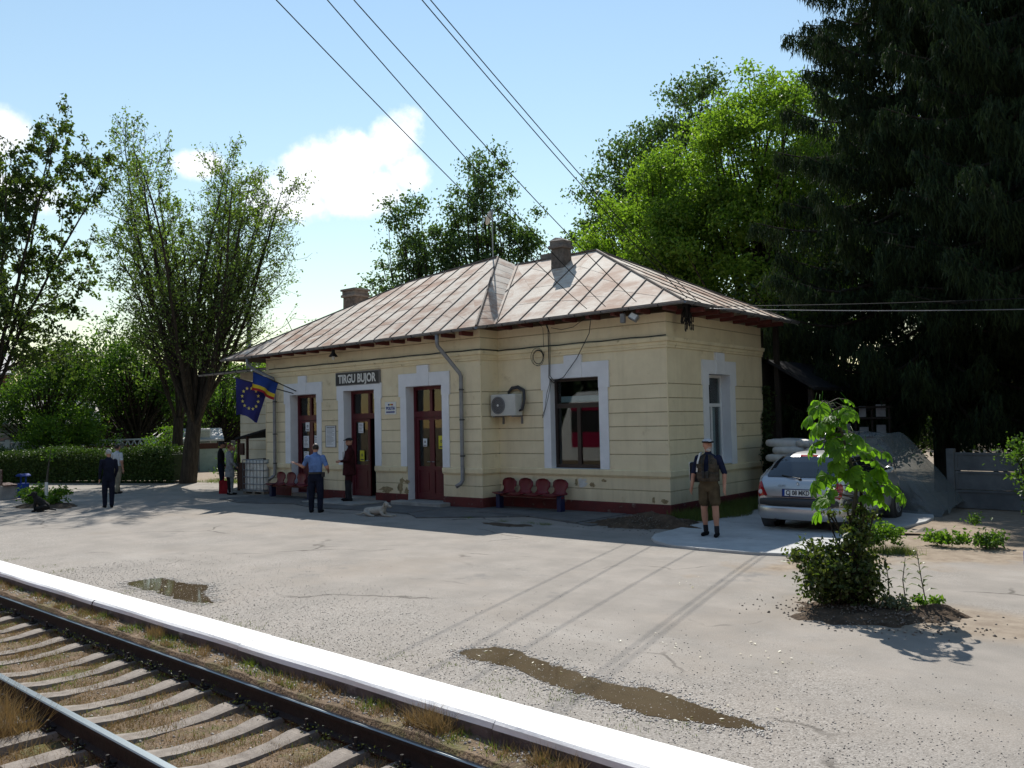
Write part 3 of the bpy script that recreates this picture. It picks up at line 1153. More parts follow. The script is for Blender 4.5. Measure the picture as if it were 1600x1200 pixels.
# front window: dark brown frame, blind at the top
mb = MB()
a, b, z0, z1 = WIN_F
y0, y1 = -.22, -.15
frame_boxes(mb, PFR, [(a + .003, a + .07, z0 + .02, z1 - .003), (b - .07, b - .003, z0 + .02, z1 - .003), (a + .07, b - .07, z1 - .07, z1 - .003), (a + .07, b - .07, z0 + .02, z0 + .1),
                      (a + .07, b - .07, 2.42, 2.53), ((a + b) / 2 - .05, (a + b) / 2 + .05, z0 + .1, 2.42)], y0, y1)
wf = mb.build('window', M['dark_frame'], st_b)
pane(PFR, a + .06, b - .06, 2.52, z1 - .06, -.19, wf)
pane(PFR, a + .06, (a + b) / 2 - .04, z0 + .09, 2.43, -.19, wf)
pane(PFR, (a + b) / 2 + .04, b - .06, z0 + .09, 2.43, -.187, wf)
mb = MB()
frame_boxes(mb, PFR, [(a + .1, b - .08, 2.56, 2.70)], -.30, -.28)
mb.build('blind', M['curtain'], wf)
# side window: white frame
mb = MB()
a, b, z0, z1 = WIN_S
frame_boxes(mb, PS, [(a + .003, a + .07, z0 + .02, z1 - .003), (b - .07, b - .003, z0 + .02, z1 - .003), (a + .07, b - .07, z1 - .07, z1 - .003), (a + .07, b - .07, z0 + .02, z0 + .1),
                     (a + .07, b - .07, 2.38, 2.46), ((a + b) / 2 - .045, (a + b) / 2 + .045, z0 + .1, 2.38)], -.27, -.20)
wf = mb.build('window', M['white_frame'], st_b)
pane(PS, a + .06, b - .06, 2.45, z1 - .06, -.24, wf)
pane(PS, a + .06, (a + b) / 2 - .035, z0 + .09, 2.39, -.24, wf)
pane(PS, (a + b) / 2 + .035, b - .06, z0 + .09, 2.39, -.24, wf)
mb = MB()
frame_boxes(mb, PS, [(2.42, b - .08, z0 + .1, 2.36)], -.36, -.35)
mb.build('curtain', M['curtain'], wf)

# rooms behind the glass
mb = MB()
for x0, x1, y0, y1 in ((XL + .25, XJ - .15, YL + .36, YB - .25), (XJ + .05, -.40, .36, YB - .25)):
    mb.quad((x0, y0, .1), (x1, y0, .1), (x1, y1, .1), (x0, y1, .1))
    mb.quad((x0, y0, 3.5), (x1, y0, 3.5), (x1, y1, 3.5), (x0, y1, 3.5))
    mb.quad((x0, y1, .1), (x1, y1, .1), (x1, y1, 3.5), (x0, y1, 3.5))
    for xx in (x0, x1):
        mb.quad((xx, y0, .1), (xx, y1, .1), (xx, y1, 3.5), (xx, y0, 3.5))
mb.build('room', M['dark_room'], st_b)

# --- roof: standing seam sheets, each sheet a piece of its own


def roof_sheet_material():
    m = bpy.data.materials.new('rusty_zinc_sheet')
    m.use_nodes = True
    n = m.node_tree.nodes
    L = m.node_tree.links
    b = n['Principled BSDF']
    b.inputs['Roughness'].default_value = .75
    b.inputs['Specular IOR Level'].default_value = .2
    tc = n.new('ShaderNodeTexCoord')
    oi = n.new('ShaderNodeObjectInfo')
    mp = n.new('ShaderNodeMapping')
    mp.inputs['Scale'].default_value = (.55, 1.1, 1.1)
    L.new(tc.outputs['Object'], mp.inputs[0])

    def noise(s, d, vec=None):
        t = n.new('ShaderNodeTexNoise')
        t.noise_dimensions = '4D'
        t.inputs['Scale'].default_value = s
        t.inputs['Detail'].default_value = d
        t.inputs['Roughness'].default_value = .65
        L.new(vec or mp.outputs[0], t.inputs['Vector'])
        return t
    t = noise(1.5, 7)
    w4 = n.new('ShaderNodeMath')
    w4.operation = 'MULTIPLY'
    w4.inputs[1].default_value = .7
    L.new(oi.outputs['Random'], w4.inputs[0])
    L.new(w4.outputs[0], t.inputs['W'])
    s = n.new('ShaderNodeMath')
    s.operation = 'MULTIPLY_ADD'
    s.inputs[1].default_value = .06
    L.new(oi.outputs['Random'], s.inputs[0])
    L.new(t.outputs['Fac'], s.inputs[2])
    r = n.new('ShaderNodeMapRange')
    r.inputs['From Min'].default_value = .435
    r.inputs['From Max'].default_value = .68
    r.interpolation_type = 'SMOOTHSTEP'
    L.new(s.outputs[0], r.inputs['Value'])
    rust = n.new('ShaderNodeMix')
    rust.data_type = 'RGBA'
    rust.inputs[6].default_value = (.60, .535, .455, 1)
    rust.inputs[7].default_value = (.31, .175, .115, 1)
    L.new(r.outputs[0], rust.inputs[0])
    t2 = noise(7, 6)
    r2 = n.new('ShaderNodeMapRange')
    r2.inputs['From Min'].default_value = .45
    r2.inputs['From Max'].default_value = .75
    r2.inputs['To Max'].default_value = .55
    L.new(t2.outputs['Fac'], r2.inputs['Value'])
    m2 = n.new('ShaderNodeMix')
    m2.data_type = 'RGBA'
    m2.inputs[7].default_value = (.37, .25, .18, 1)
    L.new(rust.outputs[2], m2.inputs[6])
    L.new(r2.outputs[0], m2.inputs[0])
    L.new(m2.outputs[2], b.inputs['Base Color'])
    bp = n.new('ShaderNodeBump')
    bp.inputs['Strength'].default_value = .12
    bp.inputs['Distance'].default_value = .02
    L.new(t2.outputs['Fac'], bp.inputs['Height'])
    L.new(bp.outputs[0], b.inputs['Normal'])
    return m


M['sheet'] = roof_sheet_material()
M['seam'] = mat('seam_edge', (.16, .12, .095), (.10, .08, .065), 9, .8)
roof = bpy.data.objects.new('roof', None)
COL.objects.link(roof)
roof.parent = st_b
EL = Vector((-15.66, -1.14, 4.34))      # left eave corner
EC = Vector((-4.50, -1.14, 4.43))       # inner corner where the eaves step back
ER = Vector((.72, -.50, 4.56))          # right eave corner
EJ = Vector((-4.50, -.50, 4.53))        # eave of the right part at the step
EB = Vector((.72, 5.40, 4.56))          # right rear corner
EBL = Vector((-15.66, 5.9, 4.34))
PK = Vector((-6.65, 2.19, 6.85))        # peak of the left ridge
RL = Vector((-10.6, 2.43, 6.66))        # left end of the left ridge
RV = Vector((-6.2, 2.43, 6.60))         # where the valley meets the right ridge
RR = Vector((-3.41, 2.43, 6.60))        # right end of the right ridge


def lerp(a, b, t):
    return a + (b - a) * t


def roof_strip(bot0, bot1, top0, top1, normal, course=.82, seam0=True):
    """a strip between two seams cut into overlapping sheets."""
    n0 = max(1, round(max((top0 - bot0).length, (top1 - bot1).length) / course))
    for k in range(n0):
        ta, tb = k / n0, (k + 1) / n0
        a, b = lerp(bot0, top0, ta), lerp(bot1, top1, ta)
        c, d = lerp(bot1, top1, tb), lerp(bot0, top0, tb)
        if (a - b).length < .03 and (c - d).length < .03:
            continue
        lift = normal * .004
        jit = normal * random.uniform(0, .002)
        mb = MB()
        mb.add([a + lift + jit, b + lift + jit, c + jit, d + jit, a - lift, b - lift], [(0, 1, 2, 3), (4, 5, 1, 0)])
        mb.mi = 1
        if seam0 and (d - a).length > .05:
            up_ = normal * .024
            e = (b - a).normalized() * .010 if (b - a).length > .02 else Vector((.010, 0, 0))
            mb.add([a - e, a + e, d + e, d - e, a - e + up_, a + e + up_, d + e + up_, d - e + up_], [(4, 5, 6, 7), (0, 1, 5, 4), (1, 2, 6, 5), (3, 0, 4, 7), (2, 3, 7, 6)])
        mb.mi = 0
        mb.build('roof_sheet', [M['sheet'], M['seam']], roof)


def cap(pts, name='ridge_cap', r=.035):
    mb = MB()
    mb.tube(pts, r, 6)
    return mb.build(name, M['seam'], roof)


def nrm(a, b, c):
    v = (b - a).cross(c - a).normalized()
    return v if v.z > 0 else -v


# left front slope
nL = nrm(EL, EC, RL)


def topL(x):
    if x < RL.x:
        return lerp(EL, RL, (x - EL.x) / (RL.x - EL.x))
    if x < PK.x:
        return lerp(RL, PK, (x - RL.x) / (PK.x - RL.x))
    return lerp(PK, EC, (x - PK.x) / (EC.x - PK.x))


nst = 18
for k in range(nst):
    x0, x1 = EL.x + (EC.x - EL.x) * k / nst, EL.x + (EC.x - EL.x) * (k + 1) / nst
    b0, b1 = lerp(EL, EC, k / nst), lerp(EL, EC, (k + 1) / nst)
    cuts = [x0] + [q for q in (RL.x, PK.x) if x0 < q < x1] + [x1]
    for ca, cb_ in zip(cuts[:-1], cuts[1:]):
        roof_strip(lerp(EL, EC, (ca - EL.x) / (EC.x - EL.x)), lerp(EL, EC, (cb_ - EL.x) / (EC.x - EL.x)), topL(ca), topL(cb_), nL, seam0=(ca == x0 and k > 0))
# right front slope: strips from the valley to the right hip
nR = nrm(EJ, ER, RR)
VB = Vector((-4.5, -.5, 4.53))


def topR(x):
    if x < RR.x:
        if x < RV.x:
            return RV
        return lerp(RV, RR, (x - RV.x) / (RR.x - RV.x))
    return lerp(RR, ER, (x - RR.x) / (ER.x - RR.x))


def botR(x):
    if x < VB.x:
        return lerp(RV, VB, (x - RV.x) / (VB.x - RV.x))
    return lerp(EJ, ER, (x - EJ.x) / (ER.x - EJ.x))


xsR = [RV.x, -5.35, VB.x + .08] + [VB.x + .08 + .73 * q for q in range(1, 7)] + [ER.x]
for x0, x1 in zip(xsR[:-1], xsR[1:]):
    cuts = [x0] + [q for q in (VB.x, RR.x) if x0 + .02 < q < x1 - .02] + [x1]
    for ca, cb_ in zip(cuts[:-1], cuts[1:]):
        roof_strip(botR(ca), botR(cb_), topR(ca), topR(cb_), nR, seam0=(ca == x0 and ca > RV.x))
# the small slope between the left hip and the valley
nV = nrm(EC, EJ, PK)
roof_strip(EC, VB, PK, RV, nV, course=.42, seam0=False)
# right hip end
nH = nrm(ER, EB, RR)
for k in range(8):
    t0, t1 = k / 8, (k + 1) / 8
    pk = (2.43 - ER.y) / (EB.y - ER.y)

    def topH(t):
        return lerp(ER, RR, t / pk) if t < pk else lerp(RR, EB, (t - pk) / (1 - pk))
    cuts = [t0] + ([pk] if t0 < pk < t1 else []) + [t1]
    for ca, cb_ in zip(cuts[:-1], cuts[1:]):
        roof_strip(lerp(ER, EB, ca), lerp(ER, EB, cb_), topH(ca), topH(cb_), nH, course=.8, seam0=(ca == t0 and k > 0))
# slopes turned away from the forecourt
mb = MB()
mb.add([EB, EBL, RL, PK, RV, RR], [(0, 1, 2, 3, 4, 5)])
mb.add([EL, RL, EBL], [(0, 1, 2)])
mb.build('rear_slope', M['sheet'], roof)
cap([EC + nL * .02, PK + nL * .02], 'hip_cap', .03)
cap([RL, PK + Vector((0, 0, .02))])
cap([RV, RR + Vector((0, 0, .02))])
cap([ER, RR + Vector((0, 0, .02))], 'hip_cap', .03)
cap([EB, RR + Vector((0, 0, .02))], 'hip_cap', .03)
cap([EL, RL], 'hip_cap', .03)
cap([VB + Vector((.08, 0, .02)), RV + Vector((.1, 0, .02))], 'valley_seam', .016)
# soffit and rafter tails under the eaves
mb = MB()
dz = Vector((0, 0, -.05))
for (a, b, c, d) in ((EL, EC, Vector((XJ, YL, 4.62)), Vector((XL, YL, 4.62))), (EJ, ER, Vector((0, 0, 4.74)), Vector((XJ, 0, 4.74))), (ER, EB, Vector((0, YB, 4.74)), Vector((0, 0, 4.74))),
                     (EL, Vector((XL, YL, 4.62)), Vector((XL, YB, 4.62)), EBL), (EC, EJ, Vector((XJ, 0, 4.70)), Vector((XJ, YL, 4.62)))):
    mb.quad(a + dz, b + dz, c + dz, d + dz)
mb.build('soffit', M['soffit'], st_b)
tails = [(xx - .05, xx + .05, EL.y + .06, YL, 4.27, 4.37) for xx in np.arange(XL + .2, XJ, .62)]
tails += [(xx - .05, xx + .05, EJ.y + .05, 0, 4.41, 4.51) for xx in np.arange(XJ + .45, .3, .66)]
tails += [(0, ER.x - .06, yy - .05, yy + .05, 4.41, 4.51) for yy in np.arange(.5, 4.8, .7)]
for q in tails:
    mb = MB()
    mb.box(*q)
    mb.build('rafter_tail', M['rafter'], st_b)

# gutters with their brackets


def gutter(path, parent=st_b):
    mb = MB()
    prof = [(math.cos(t) * .062, math.sin(t) * .062) for t in np.linspace(math.pi, 2 * math.pi, 7)]
    prof = prof + [(x * .9, z * .9) for x, z in reversed(prof)]
    n = len(path)
    for i in range(n - 1):
        a, b = Vector(path[i]), Vector(path[i + 1])
        d = (b - a).normalized()
        o = Vector((d.y, -d.x, 0)).normalized()
        vs = [p + o * x + Vector((0, 0, z)) for p in (a, b) for x, z in prof]
        k = len(prof)
        mb.add(vs, [(q, (q + 1) % k, k + (q + 1) % k, k + q) for q in range(k)] + [tuple(range(k)), tuple(range(2 * k - 1, k - 1, -1))])
    gt = mb.build('gutter', M['zinc'], parent)
    bb = MB()
    for i in range(n - 1):
        a, b = Vector(path[i]), Vector(path[i + 1])
        d = (b - a)
        o = Vector((d.y, -d.x, 0)).normalized()
        for t in np.arange(.35, d.length, .72):
            p = a + d.normalized() * t
            bb.tube([p + o * (x * 1.1) + Vector((0, 0, z * 1.1)) for x, z in [(math.cos(q) * .062, math.sin(q) * .062) for q in np.linspace(math.pi, 2 * math.pi, 7)]], .011, 5)
    tag(bb.build('gutter_brackets', M['zinc_dark'], gt), kind='stuff')


gutter([EL + Vector((0, -.05, -.02)), EC + Vector((.03, -.05, -.02))])
gutter([EC + Vector((.06, -.08, -.02)), EJ + Vector((.06, -.05, -.01))])
gutter([EJ + Vector((.0, -.05, -.02)), ER + Vector((.06, -.05, -.02))])
gutter([ER + Vector((.05, -.05, -.02)), EB + Vector((.05, 0, -.02))])


def downpipe(pts, r=.05, cl=()):
    mb = MB()
    mb.tube(pts, r, 12)
    d = mb.build('downpipe', M['zinc'], st_b, smooth=True)
    b_ = MB()
    for (x, y, z) in cl:
        b_.lathe([(r + .008, z - .02), (r + .008, z + .02)], (x, y, 0), 10)
        b_.box(x - .01, x + .01, y, y + .1, z - .012, z + .012)
    b_.build('pipe_clip', M['zinc_dark'], d)


downpipe([(-5.80, -1.18, 4.33), (-5.80, -1.18, 4.12), (-5.80, -1.16, 4.05), (-5.42, -.78, 3.36), (-5.40, -.76, 3.28), (-5.40, -.76, .70), (-5.42, -.80, .62), (-5.52, -.88, .54)],
         cl=[(-5.40, -.76, 2.95), (-5.40, -.76, 2.2), (-5.40, -.76, 1.3)])
downpipe([(-14.2, -1.18, 4.27), (-14.2, -1.18, 4.1), (-14.0, -1.0, 3.9), (-13.40, -.78, 3.62), (-13.38, -.76, 3.5), (-13.38, -.76, .66), (-13.4, -.80, .6), (-13.55, -.87, .5)],
         cl=[(-13.38, -.76, 2.9), (-13.38, -.76, 1.9), (-13.38, -.76, 1.0)])

# chimneys


def chimney(x0, x1, y0, y1, z0, z1, broken):
    mb = MB()
    zc = z1 - .28
    mb.add([(x0, y0, z0), (x1, y0, z0), (x1, y1, z0), (x0, y1, z0), (x0 + .02, y0 + .02, zc), (x1 - .01, y0 + .02, zc), (x1 - .01, y1, zc), (x0 + .02, y1, zc)],
           [(0, 1, 5, 4), (1, 2, 6, 5), (2, 3, 7, 6), (3, 0, 4, 7)])
    mb.mi = 1
    mb.box(x0 - .04, x1 + .03, y0 - .04, y1 + .04, zc, zc + .09)
    mb.box(x0 - .01, x1, y0, y1, zc + .09, z1 - .07)
    if broken:
        mb.add([(x0 - .03, y0 - .02, z1 - .07), (x1 + .02, y0 - .02, z1 - .1), (x1 + .02, y1, z1 - .07), (x0 - .03, y1, z1 - .07), (x0 + .1, y0 + .1, z1 + .04), (x1 - .14, y0 + .1, z1 - .0), (x1 - .2, y1 - .1, z1 + .02), (x0 + .1, y1 - .1, z1 + .05)],
               [(0, 1, 5, 4), (1, 2, 6, 5), (2, 3, 7, 6), (3, 0, 4, 7), (4, 5, 6, 7)])
    else:
        mb.box(x0 - .05, x1 + .05, y0 - .05, y1 + .05, z1 - .07, z1)
    return mb.build('chimney', [M['brick'], M['mortar']], roof, bevel=.015)


chimney(-4.46, -4.02, 1.78, 2.16, 5.6, 6.98, True)
chimney(-13.6, -12.95, 2.1, 2.7, 5.0, 6.72, False)
mb = MB()
mb.box(-5.35, -4.95, 2.5, 2.9, 6.3, 6.78)
mb.build('vent_stack', M['mortar'], roof)

# doorsteps
mb = MB()
mb.box(-10.5, -8.3, YL - 1.2, YL - .03, .0, .065)
mb.build('doorstep', M['concrete'], st_b, bevel=.02)
mb = MB()
mb.box(-7.75, -5.9, YL - .4, YL - .03, .0, .12)
mb.build('doorstep', M['concrete'], st_b, bevel=.02)
# bare plaster where the coat has come off
M['spalled'] = mat('bare_plaster', (.34, .27, .15), (.22, .165, .09), 12, .95)
M['filler'] = mat('white_filler', (.6, .6, .58), (.52, .52, .5), 9, .9)


def blotch(P, a, z, r0, r1, m, seed, out=.004):
    g_ = np.random.default_rng(seed)
    pts = [(a + r0 * math.cos(t) * (1 + g_.normal(0, .22)), z + r1 * math.sin(t) * (1 + g_.normal(0, .22))) for t in np.linspace(0, 6.283, 22)[:-1]]
    mb = MB()
    mb.add([P(u, v, out) for u, v in pts], [tuple(range(len(pts)))])
    mb.build('flaked_patch', m, st_b)


blotch(PFL, -8.35, .36, .26, .08, M['spalled'], 1)
blotch(PFL, -7.8, .42, .10, .14, M['spalled'], 2)
blotch(PFL, -7.72, .62, .09, .07, M['spalled'], 3)
blotch(PFL, -7.55, .34, .08, .09, M['spalled'], 4)
blotch(PFL, -7.52, .60, .10, .05, M['spalled'], 5)
blotch(PFR, -2.30, .67, .13, .10, M['filler'], 6)
blotch(PFR, -2.48, .68, .05, .09, M['spalled'], 7, .005)
blotch(PFR, -2.02, .64, .09, .045, M['spalled'], 8, .005)
blotch(PFR, -1.7, .74, .08, .03, M['spalled'], 9)
blotch(PFR, -.42, .36, .04, .07, M['spalled'], 10)
blotch(PFR, -.15, .34, .09, .05, M['spalled'], 11)

# ---------------------------------------------------------------- trees and other plants
M['lf_ash'] = leaf_mat('ash_leaf', (.07, .12, .032), (.15, .215, .06), .45)
M['lf_birch'] = leaf_mat('left_tree_leaf', (.035, .062, .02), (.085, .125, .035), .4)
M['lf_dense'] = leaf_mat('dense_leaf', (.038, .085, .016), (.085, .15, .03), .45)
M['lf_lime'] = leaf_mat('bright_leaf', (.088, .165, .022), (.185, .27, .048), .54, .55, (1.45, 1.6, .55))
M['lf_poplar'] = leaf_mat('poplar_leaf', (.042, .085, .034), (.095, .15, .052), .38)
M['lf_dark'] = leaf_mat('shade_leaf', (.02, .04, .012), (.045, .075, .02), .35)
M['lf_hedge'] = leaf_mat('hedge_leaf', (.028, .06, .012), (.075, .125, .025), .22)
M['lf_bush'] = leaf_mat('bush_leaf', (.022, .05, .012), (.10, .12, .035), .38, .45)
M['lf_spruce'] = leaf_mat('spruce_needles', (.008, .020, .010), (.034, .058, .018), .2, .9, (1.0, 1.0, .6))
M['lf_elder'] = leaf_mat('elder_leaf', (.05, .12, .015), (.12, .2, .03), .5)


def curve_pts(p0, d0, L, n, rng, wob=.12, up_=0.0):
    pts = [np.array(p0, float)]
    d = np.array(d0, float)
    for _ in range(n):
        d = d + rng.normal(0, wob, 3) + np.array([0, 0, up_])
        d /= np.linalg.norm(d)
        pts.append(pts[-1] + d * L / n)
    return np.array(pts)


def side_dir(d, ang, rng):
    a = np.cross(d, rng.normal(size=3))
    a /= np.linalg.norm(a) + 1e-9
    v = d * math.cos(ang) + a * math.sin(ang)
    return v / np.linalg.norm(v)


def stemmed_tree(name, label, base, H, stems, seed, leaf, leaf_m, bark, twigs=6, leaves=8, lsize=.11, trunk_r=.3, fork=1.5, spread=.45, group=None, cat='tree',
                 droop=0.0, side_len=.26, gap=.55, bare=.25, tilt0=(0, 0)):
    """Open tree: a short trunk that forks into long stems with side branches and twigs."""
    rng = np.random.default_rng(seed)
    segs, lp = [], []
    t0 = np.array([tilt0[0], tilt0[1], 1.0])
    t0 /= np.linalg.norm(t0)
    tr = curve_pts((0, 0, -.1), t0, fork + .1, 5, rng, .03)
    segs.append((tr, np.linspace(trunk_r * 1.25, trunk_r, 6)))
    for s_ in range(stems):
        a = 2 * math.pi * (s_ + rng.uniform(-.3, .3)) / stems
        tl = spread * rng.uniform(.25, 1.0)
        d = np.array([math.cos(a) * math.sin(tl), math.sin(a) * math.sin(tl), math.cos(tl)]) + np.array([tilt0[0], tilt0[1], 0]) * .5
        L = (H - fork) * rng.uniform(.78, 1.02) / max(.75, math.cos(tl * .7))
        pts = curve_pts(tr[-1] - np.array([0, 0, rng.uniform(0, fork * .3)]), d, L, 12, rng, .055, .035 - droop * .05)
        r0 = trunk_r * rng.uniform(.22, .42)
        rs = r0 * (1 - np.linspace(0, 1, 13)) ** .8 + .012
        segs.append((pts, rs))
        nb = int(L / gap)
        for b in range(nb):
            t = bare + (1 - bare) * (b + rng.random()) / nb
            f = t * 12
            i = min(int(f), 11)
            p = pts[i] + (pts[i + 1] - pts[i]) * (f - i)
            dd = (pts[i + 1] - pts[i])
            dd /= np.linalg.norm(dd)
            bl = H * side_len * (1.15 - t * .75) * rng.uniform(.5, 1.1)
            bd = side_dir(dd, rng.uniform(.45, .95), rng)
            bp = curve_pts(p, bd, bl, 5, rng, .13, .06 - droop * .28)
            br = max(.009, rs[i] * .4)
            segs.append((bp, np.linspace(br, .006, 6)))
            for w in range(twigs):
                q = rng.uniform(.25, 1)
                j = min(int(q * 5), 4)
                tp = bp[j] + (bp[j + 1] - bp[j]) * (q * 5 - j)
                td = side_dir((bp[j + 1] - bp[j]) / (np.linalg.norm(bp[j + 1] - bp[j]) + 1e-9), rng.uniform(.3, 1.0), rng)
                tw = curve_pts(tp, td, bl * rng.uniform(.2, .45), 3, rng, .2, -droop * .5)
                segs.append((tw, np.array([.008, .007, .006, .004])))
                k = rng.poisson(leaves)
                if k:
                    u = rng.uniform(.2, 1, k) * 3
                    jj = np.minimum(u.astype(int), 2)
                    lp.append(tw[jj] + (tw[jj + 1] - tw[jj]) * (u - jj)[:, None] + rng.normal(0, lsize * .75, (k, 3)))
    t = thing(name, base, 0, label, cat, group)
    V, F = tubes_arrays(segs, 7)
    fast_obj('trunk', V, F, bark, t, True)
    V, F = leaf_arrays(np.concatenate(lp), leaf * 1.0, rng, flat=.25, droop=.3 + droop)
    fast_obj('crown', V, F, leaf_m, t)
    return t


def clump_tree(name, label, base, lobes, clumps, per, seed, lsize, leaf_m, bark, trunk_r=.25, trunk_top=None, cr=.7, group=None, cat='tree', hollow=.35, droop=.15, flat=.5, limb=True, sigma=.42):
    """Leafy tree: leaf clumps through several lobes (cx,cy,cz,rx,ry,rz), each hung on a limb."""
    rng = np.random.default_rng(seed)
    cs = []
    vol = np.array([l[3] * l[4] * l[5] for l in lobes]) ** .75
    for li in rng.choice(len(lobes), clumps, p=vol / vol.sum()):
        l = lobes[li]
        u = rng.normal(size=3)
        u /= np.linalg.norm(u)
        r = (hollow + (1 - hollow) * rng.random() ** .7)
        cs.append(np.array(l[:3]) + u * r * np.array(l[3:]) * rng.uniform(.86, 1.1))
    cs = np.array(cs)
    sz = cr * rng.uniform(.55, 1.25, clumps)
    n = (per * (sz / cr) ** 2 * rng.uniform(.6, 1.3, clumps)).astype(int)
    idx = np.repeat(np.arange(clumps), n)
    u = unit(rng.normal(size=(len(idx), 3)))
    rr = np.abs(rng.normal(.75, sigma, len(idx)))[:, None]
    P = cs[idx] + u * rr * sz[idx][:, None] * np.array([1, 1, .72])
    P = P[P[:, 2] > .05]
    t = thing(name, base, 0, label, cat, group)
    zt = trunk_top or (max(l[2] for l in lobes))
    segs = []
    tr = curve_pts((0, 0, -.1), (0, 0, 1), zt * .86, 9, rng, .018)
    segs.append((tr, np.linspace(trunk_r * 1.2, trunk_r * .3, 10)))
    if limb:
        order = np.argsort(cs[:, 2])
        for c in cs[order][:: max(1, clumps // 90)]:
            k = int(np.clip((c[2] * .55) / zt * 9 + rng.uniform(-1, .6), 1, 8))
            p = tr[k]
            mid = (p + c) / 2 + rng.normal(0, .15, 3) * np.linalg.norm(c - p) * .5 + np.array([0, 0, -.08]) * np.linalg.norm(c - p)
            ts = np.linspace(0, 1, 6)[:, None]
            pts = (1 - ts) ** 2 * p + 2 * ts * (1 - ts) * mid + ts ** 2 * c
            segs.append((pts, np.linspace(trunk_r * .28, .012, 6)))
    V, F = tubes_arrays(segs, 7)
    fast_obj('trunk', V, F, bark, t, True)
    V, F = leaf_arrays(P, lsize, rng, flat=flat, droop=droop)
    fast_obj('crown', V, F, leaf_m, t)
    return t


stemmed_tree('ash_tree', 'tall half bare forked tree with thin upright branches beside the hedge', (-31.97, 16.3, 0), 13.0, 20, 11, .115, M['lf_ash'], M['bark'],
             twigs=9, leaves=7, trunk_r=.27, fork=2.6, spread=.63, side_len=.25, gap=.38, bare=.20, tilt0=(.055, .05))
stemmed_tree('ash_tree', 'thinner leaning tree just left of the tall forked tree', (-34.6, 17.1, 0), 11.5, 6, 12, .14, M['lf_ash'], M['bark'],
             twigs=6, leaves=8, trunk_r=.2, fork=2.6, spread=.42, side_len=.2, gap=.55, bare=.15)
stemmed_tree('birch_tree', 'drooping dark leaved tree cut by the left edge of the photo', (-37.7, 10.75, 0), 15.6, 9, 21, .19, M['lf_birch'], M['bark'],
             twigs=8, leaves=18, trunk_r=.22, fork=2.5, spread=.46, side_len=.24, gap=.55, bare=.15, droop=.4)
# leafy trees beyond the hedge
DT = 'leafy trees beyond the hedge'
clump_tree('leafy_tree', 'round green tree behind the hedge left of the utility pole', (-45.6, 15.9, 0), [(0, 0, 4.2, 2.2, 2.2, 2.0), (-1.2, -1.2, 3.0, 1.6, 1.6, 1.4), (.8, 1.2, 5.2, 1.3, 1.3, 1.2)], 80, 130, 31, .17, M['lf_dense'], M['bark'], .18, group=DT)
clump_tree('leafy_tree', 'tall dense green tree directly behind the tall half bare tree', (-45.6, 20.4, 0), [(0, 0, 5.6, 2.9, 2.9, 2.7), (-1.5, -2.0, 4.0, 2.2, 2.2, 1.9), (1.0, 1.8, 4.0, 2.0, 2.0, 2.2)], 120, 150, 32, .17, M['lf_dense'], M['bark'], .25, group=DT)
clump_tree('leafy_tree', 'dark green tree between the two tall trees and the station flags', (-47.6, 26.4, 0), [(0, 0, 4.6, 2.8, 2.8, 2.4), (1.4, 2.2, 3.4, 2.2, 2.2, 2.0)], 90, 140, 33, .18, M['lf_dense'], M['bark'], .22, group=DT)
clump_tree('leafy_tree', 'bright green tree behind the blue flag beside the station', (-50.5, 30.7, 0), [(0, 0, 4.0, 3.0, 3.0, 2.6), (2.0, 2.0, 2.6, 2.4, 2.4, 1.8), (-2, -1.6, 2.8, 2.0, 2.0, 1.8)], 110, 130, 34, .19, M['lf_lime'], M['bark'], .22, group=DT)
clump_tree('leafy_tree', 'low dark tree far behind the hedge under the birch', (-55.5, 17.2, 0), [(0, 0, 3.8, 3.2, 3.4, 2.6), (0, 2.6, 4.6, 2.4, 2.4, 2.2)], 90, 130, 35, .2, M['lf_dark'], M['bark'], .25, group=DT)
clump_tree('leafy_tree', 'dark tree between the utility pole and the tall dense tree', (-53.0, 21.6, 0), [(0, 0, 5.2, 3.2, 3.4, 3.0), (0, 2.2, 3.2, 2.4, 2.4, 2.0)], 90, 140, 36, .2, M['lf_dark'], M['bark'], .25, group=DT)
clump_tree('lilac_bush', 'bright green rounded bush standing above the left end of the hedge', (-43.2, 16.0, 0), [(0, 0, 2.35, 1.75, 1.75, 1.05), (-.9, -1.0, 1.9, 1.1, 1.1, .9), (.8, 1.1, 1.95, 1.0, 1.0, .8)], 90, 110, 37, .13, M['lf_elder'], M['bark'], .1, cr=.5, cat='bush')
clump_tree('leafy_shrub', 'low shrub between the tall half bare tree and the fence', (-33.4, 19.3, 0), [(0, 0, .7, .9, .9, .7)], 25, 80, 38, .1, M['lf_dense'], M['bark'], .05, cr=.35, cat='shrub')
clump_tree('leafy_shrub', 'yellow green shrub behind the hedge left of the tree trunks', (-38.5, 18.6, 0), [(0, 0, 1.5, .8, .8, .8)], 25, 80, 39, .1, M['lf_elder'], M['bark'], .05, cr=.35, cat='shrub')

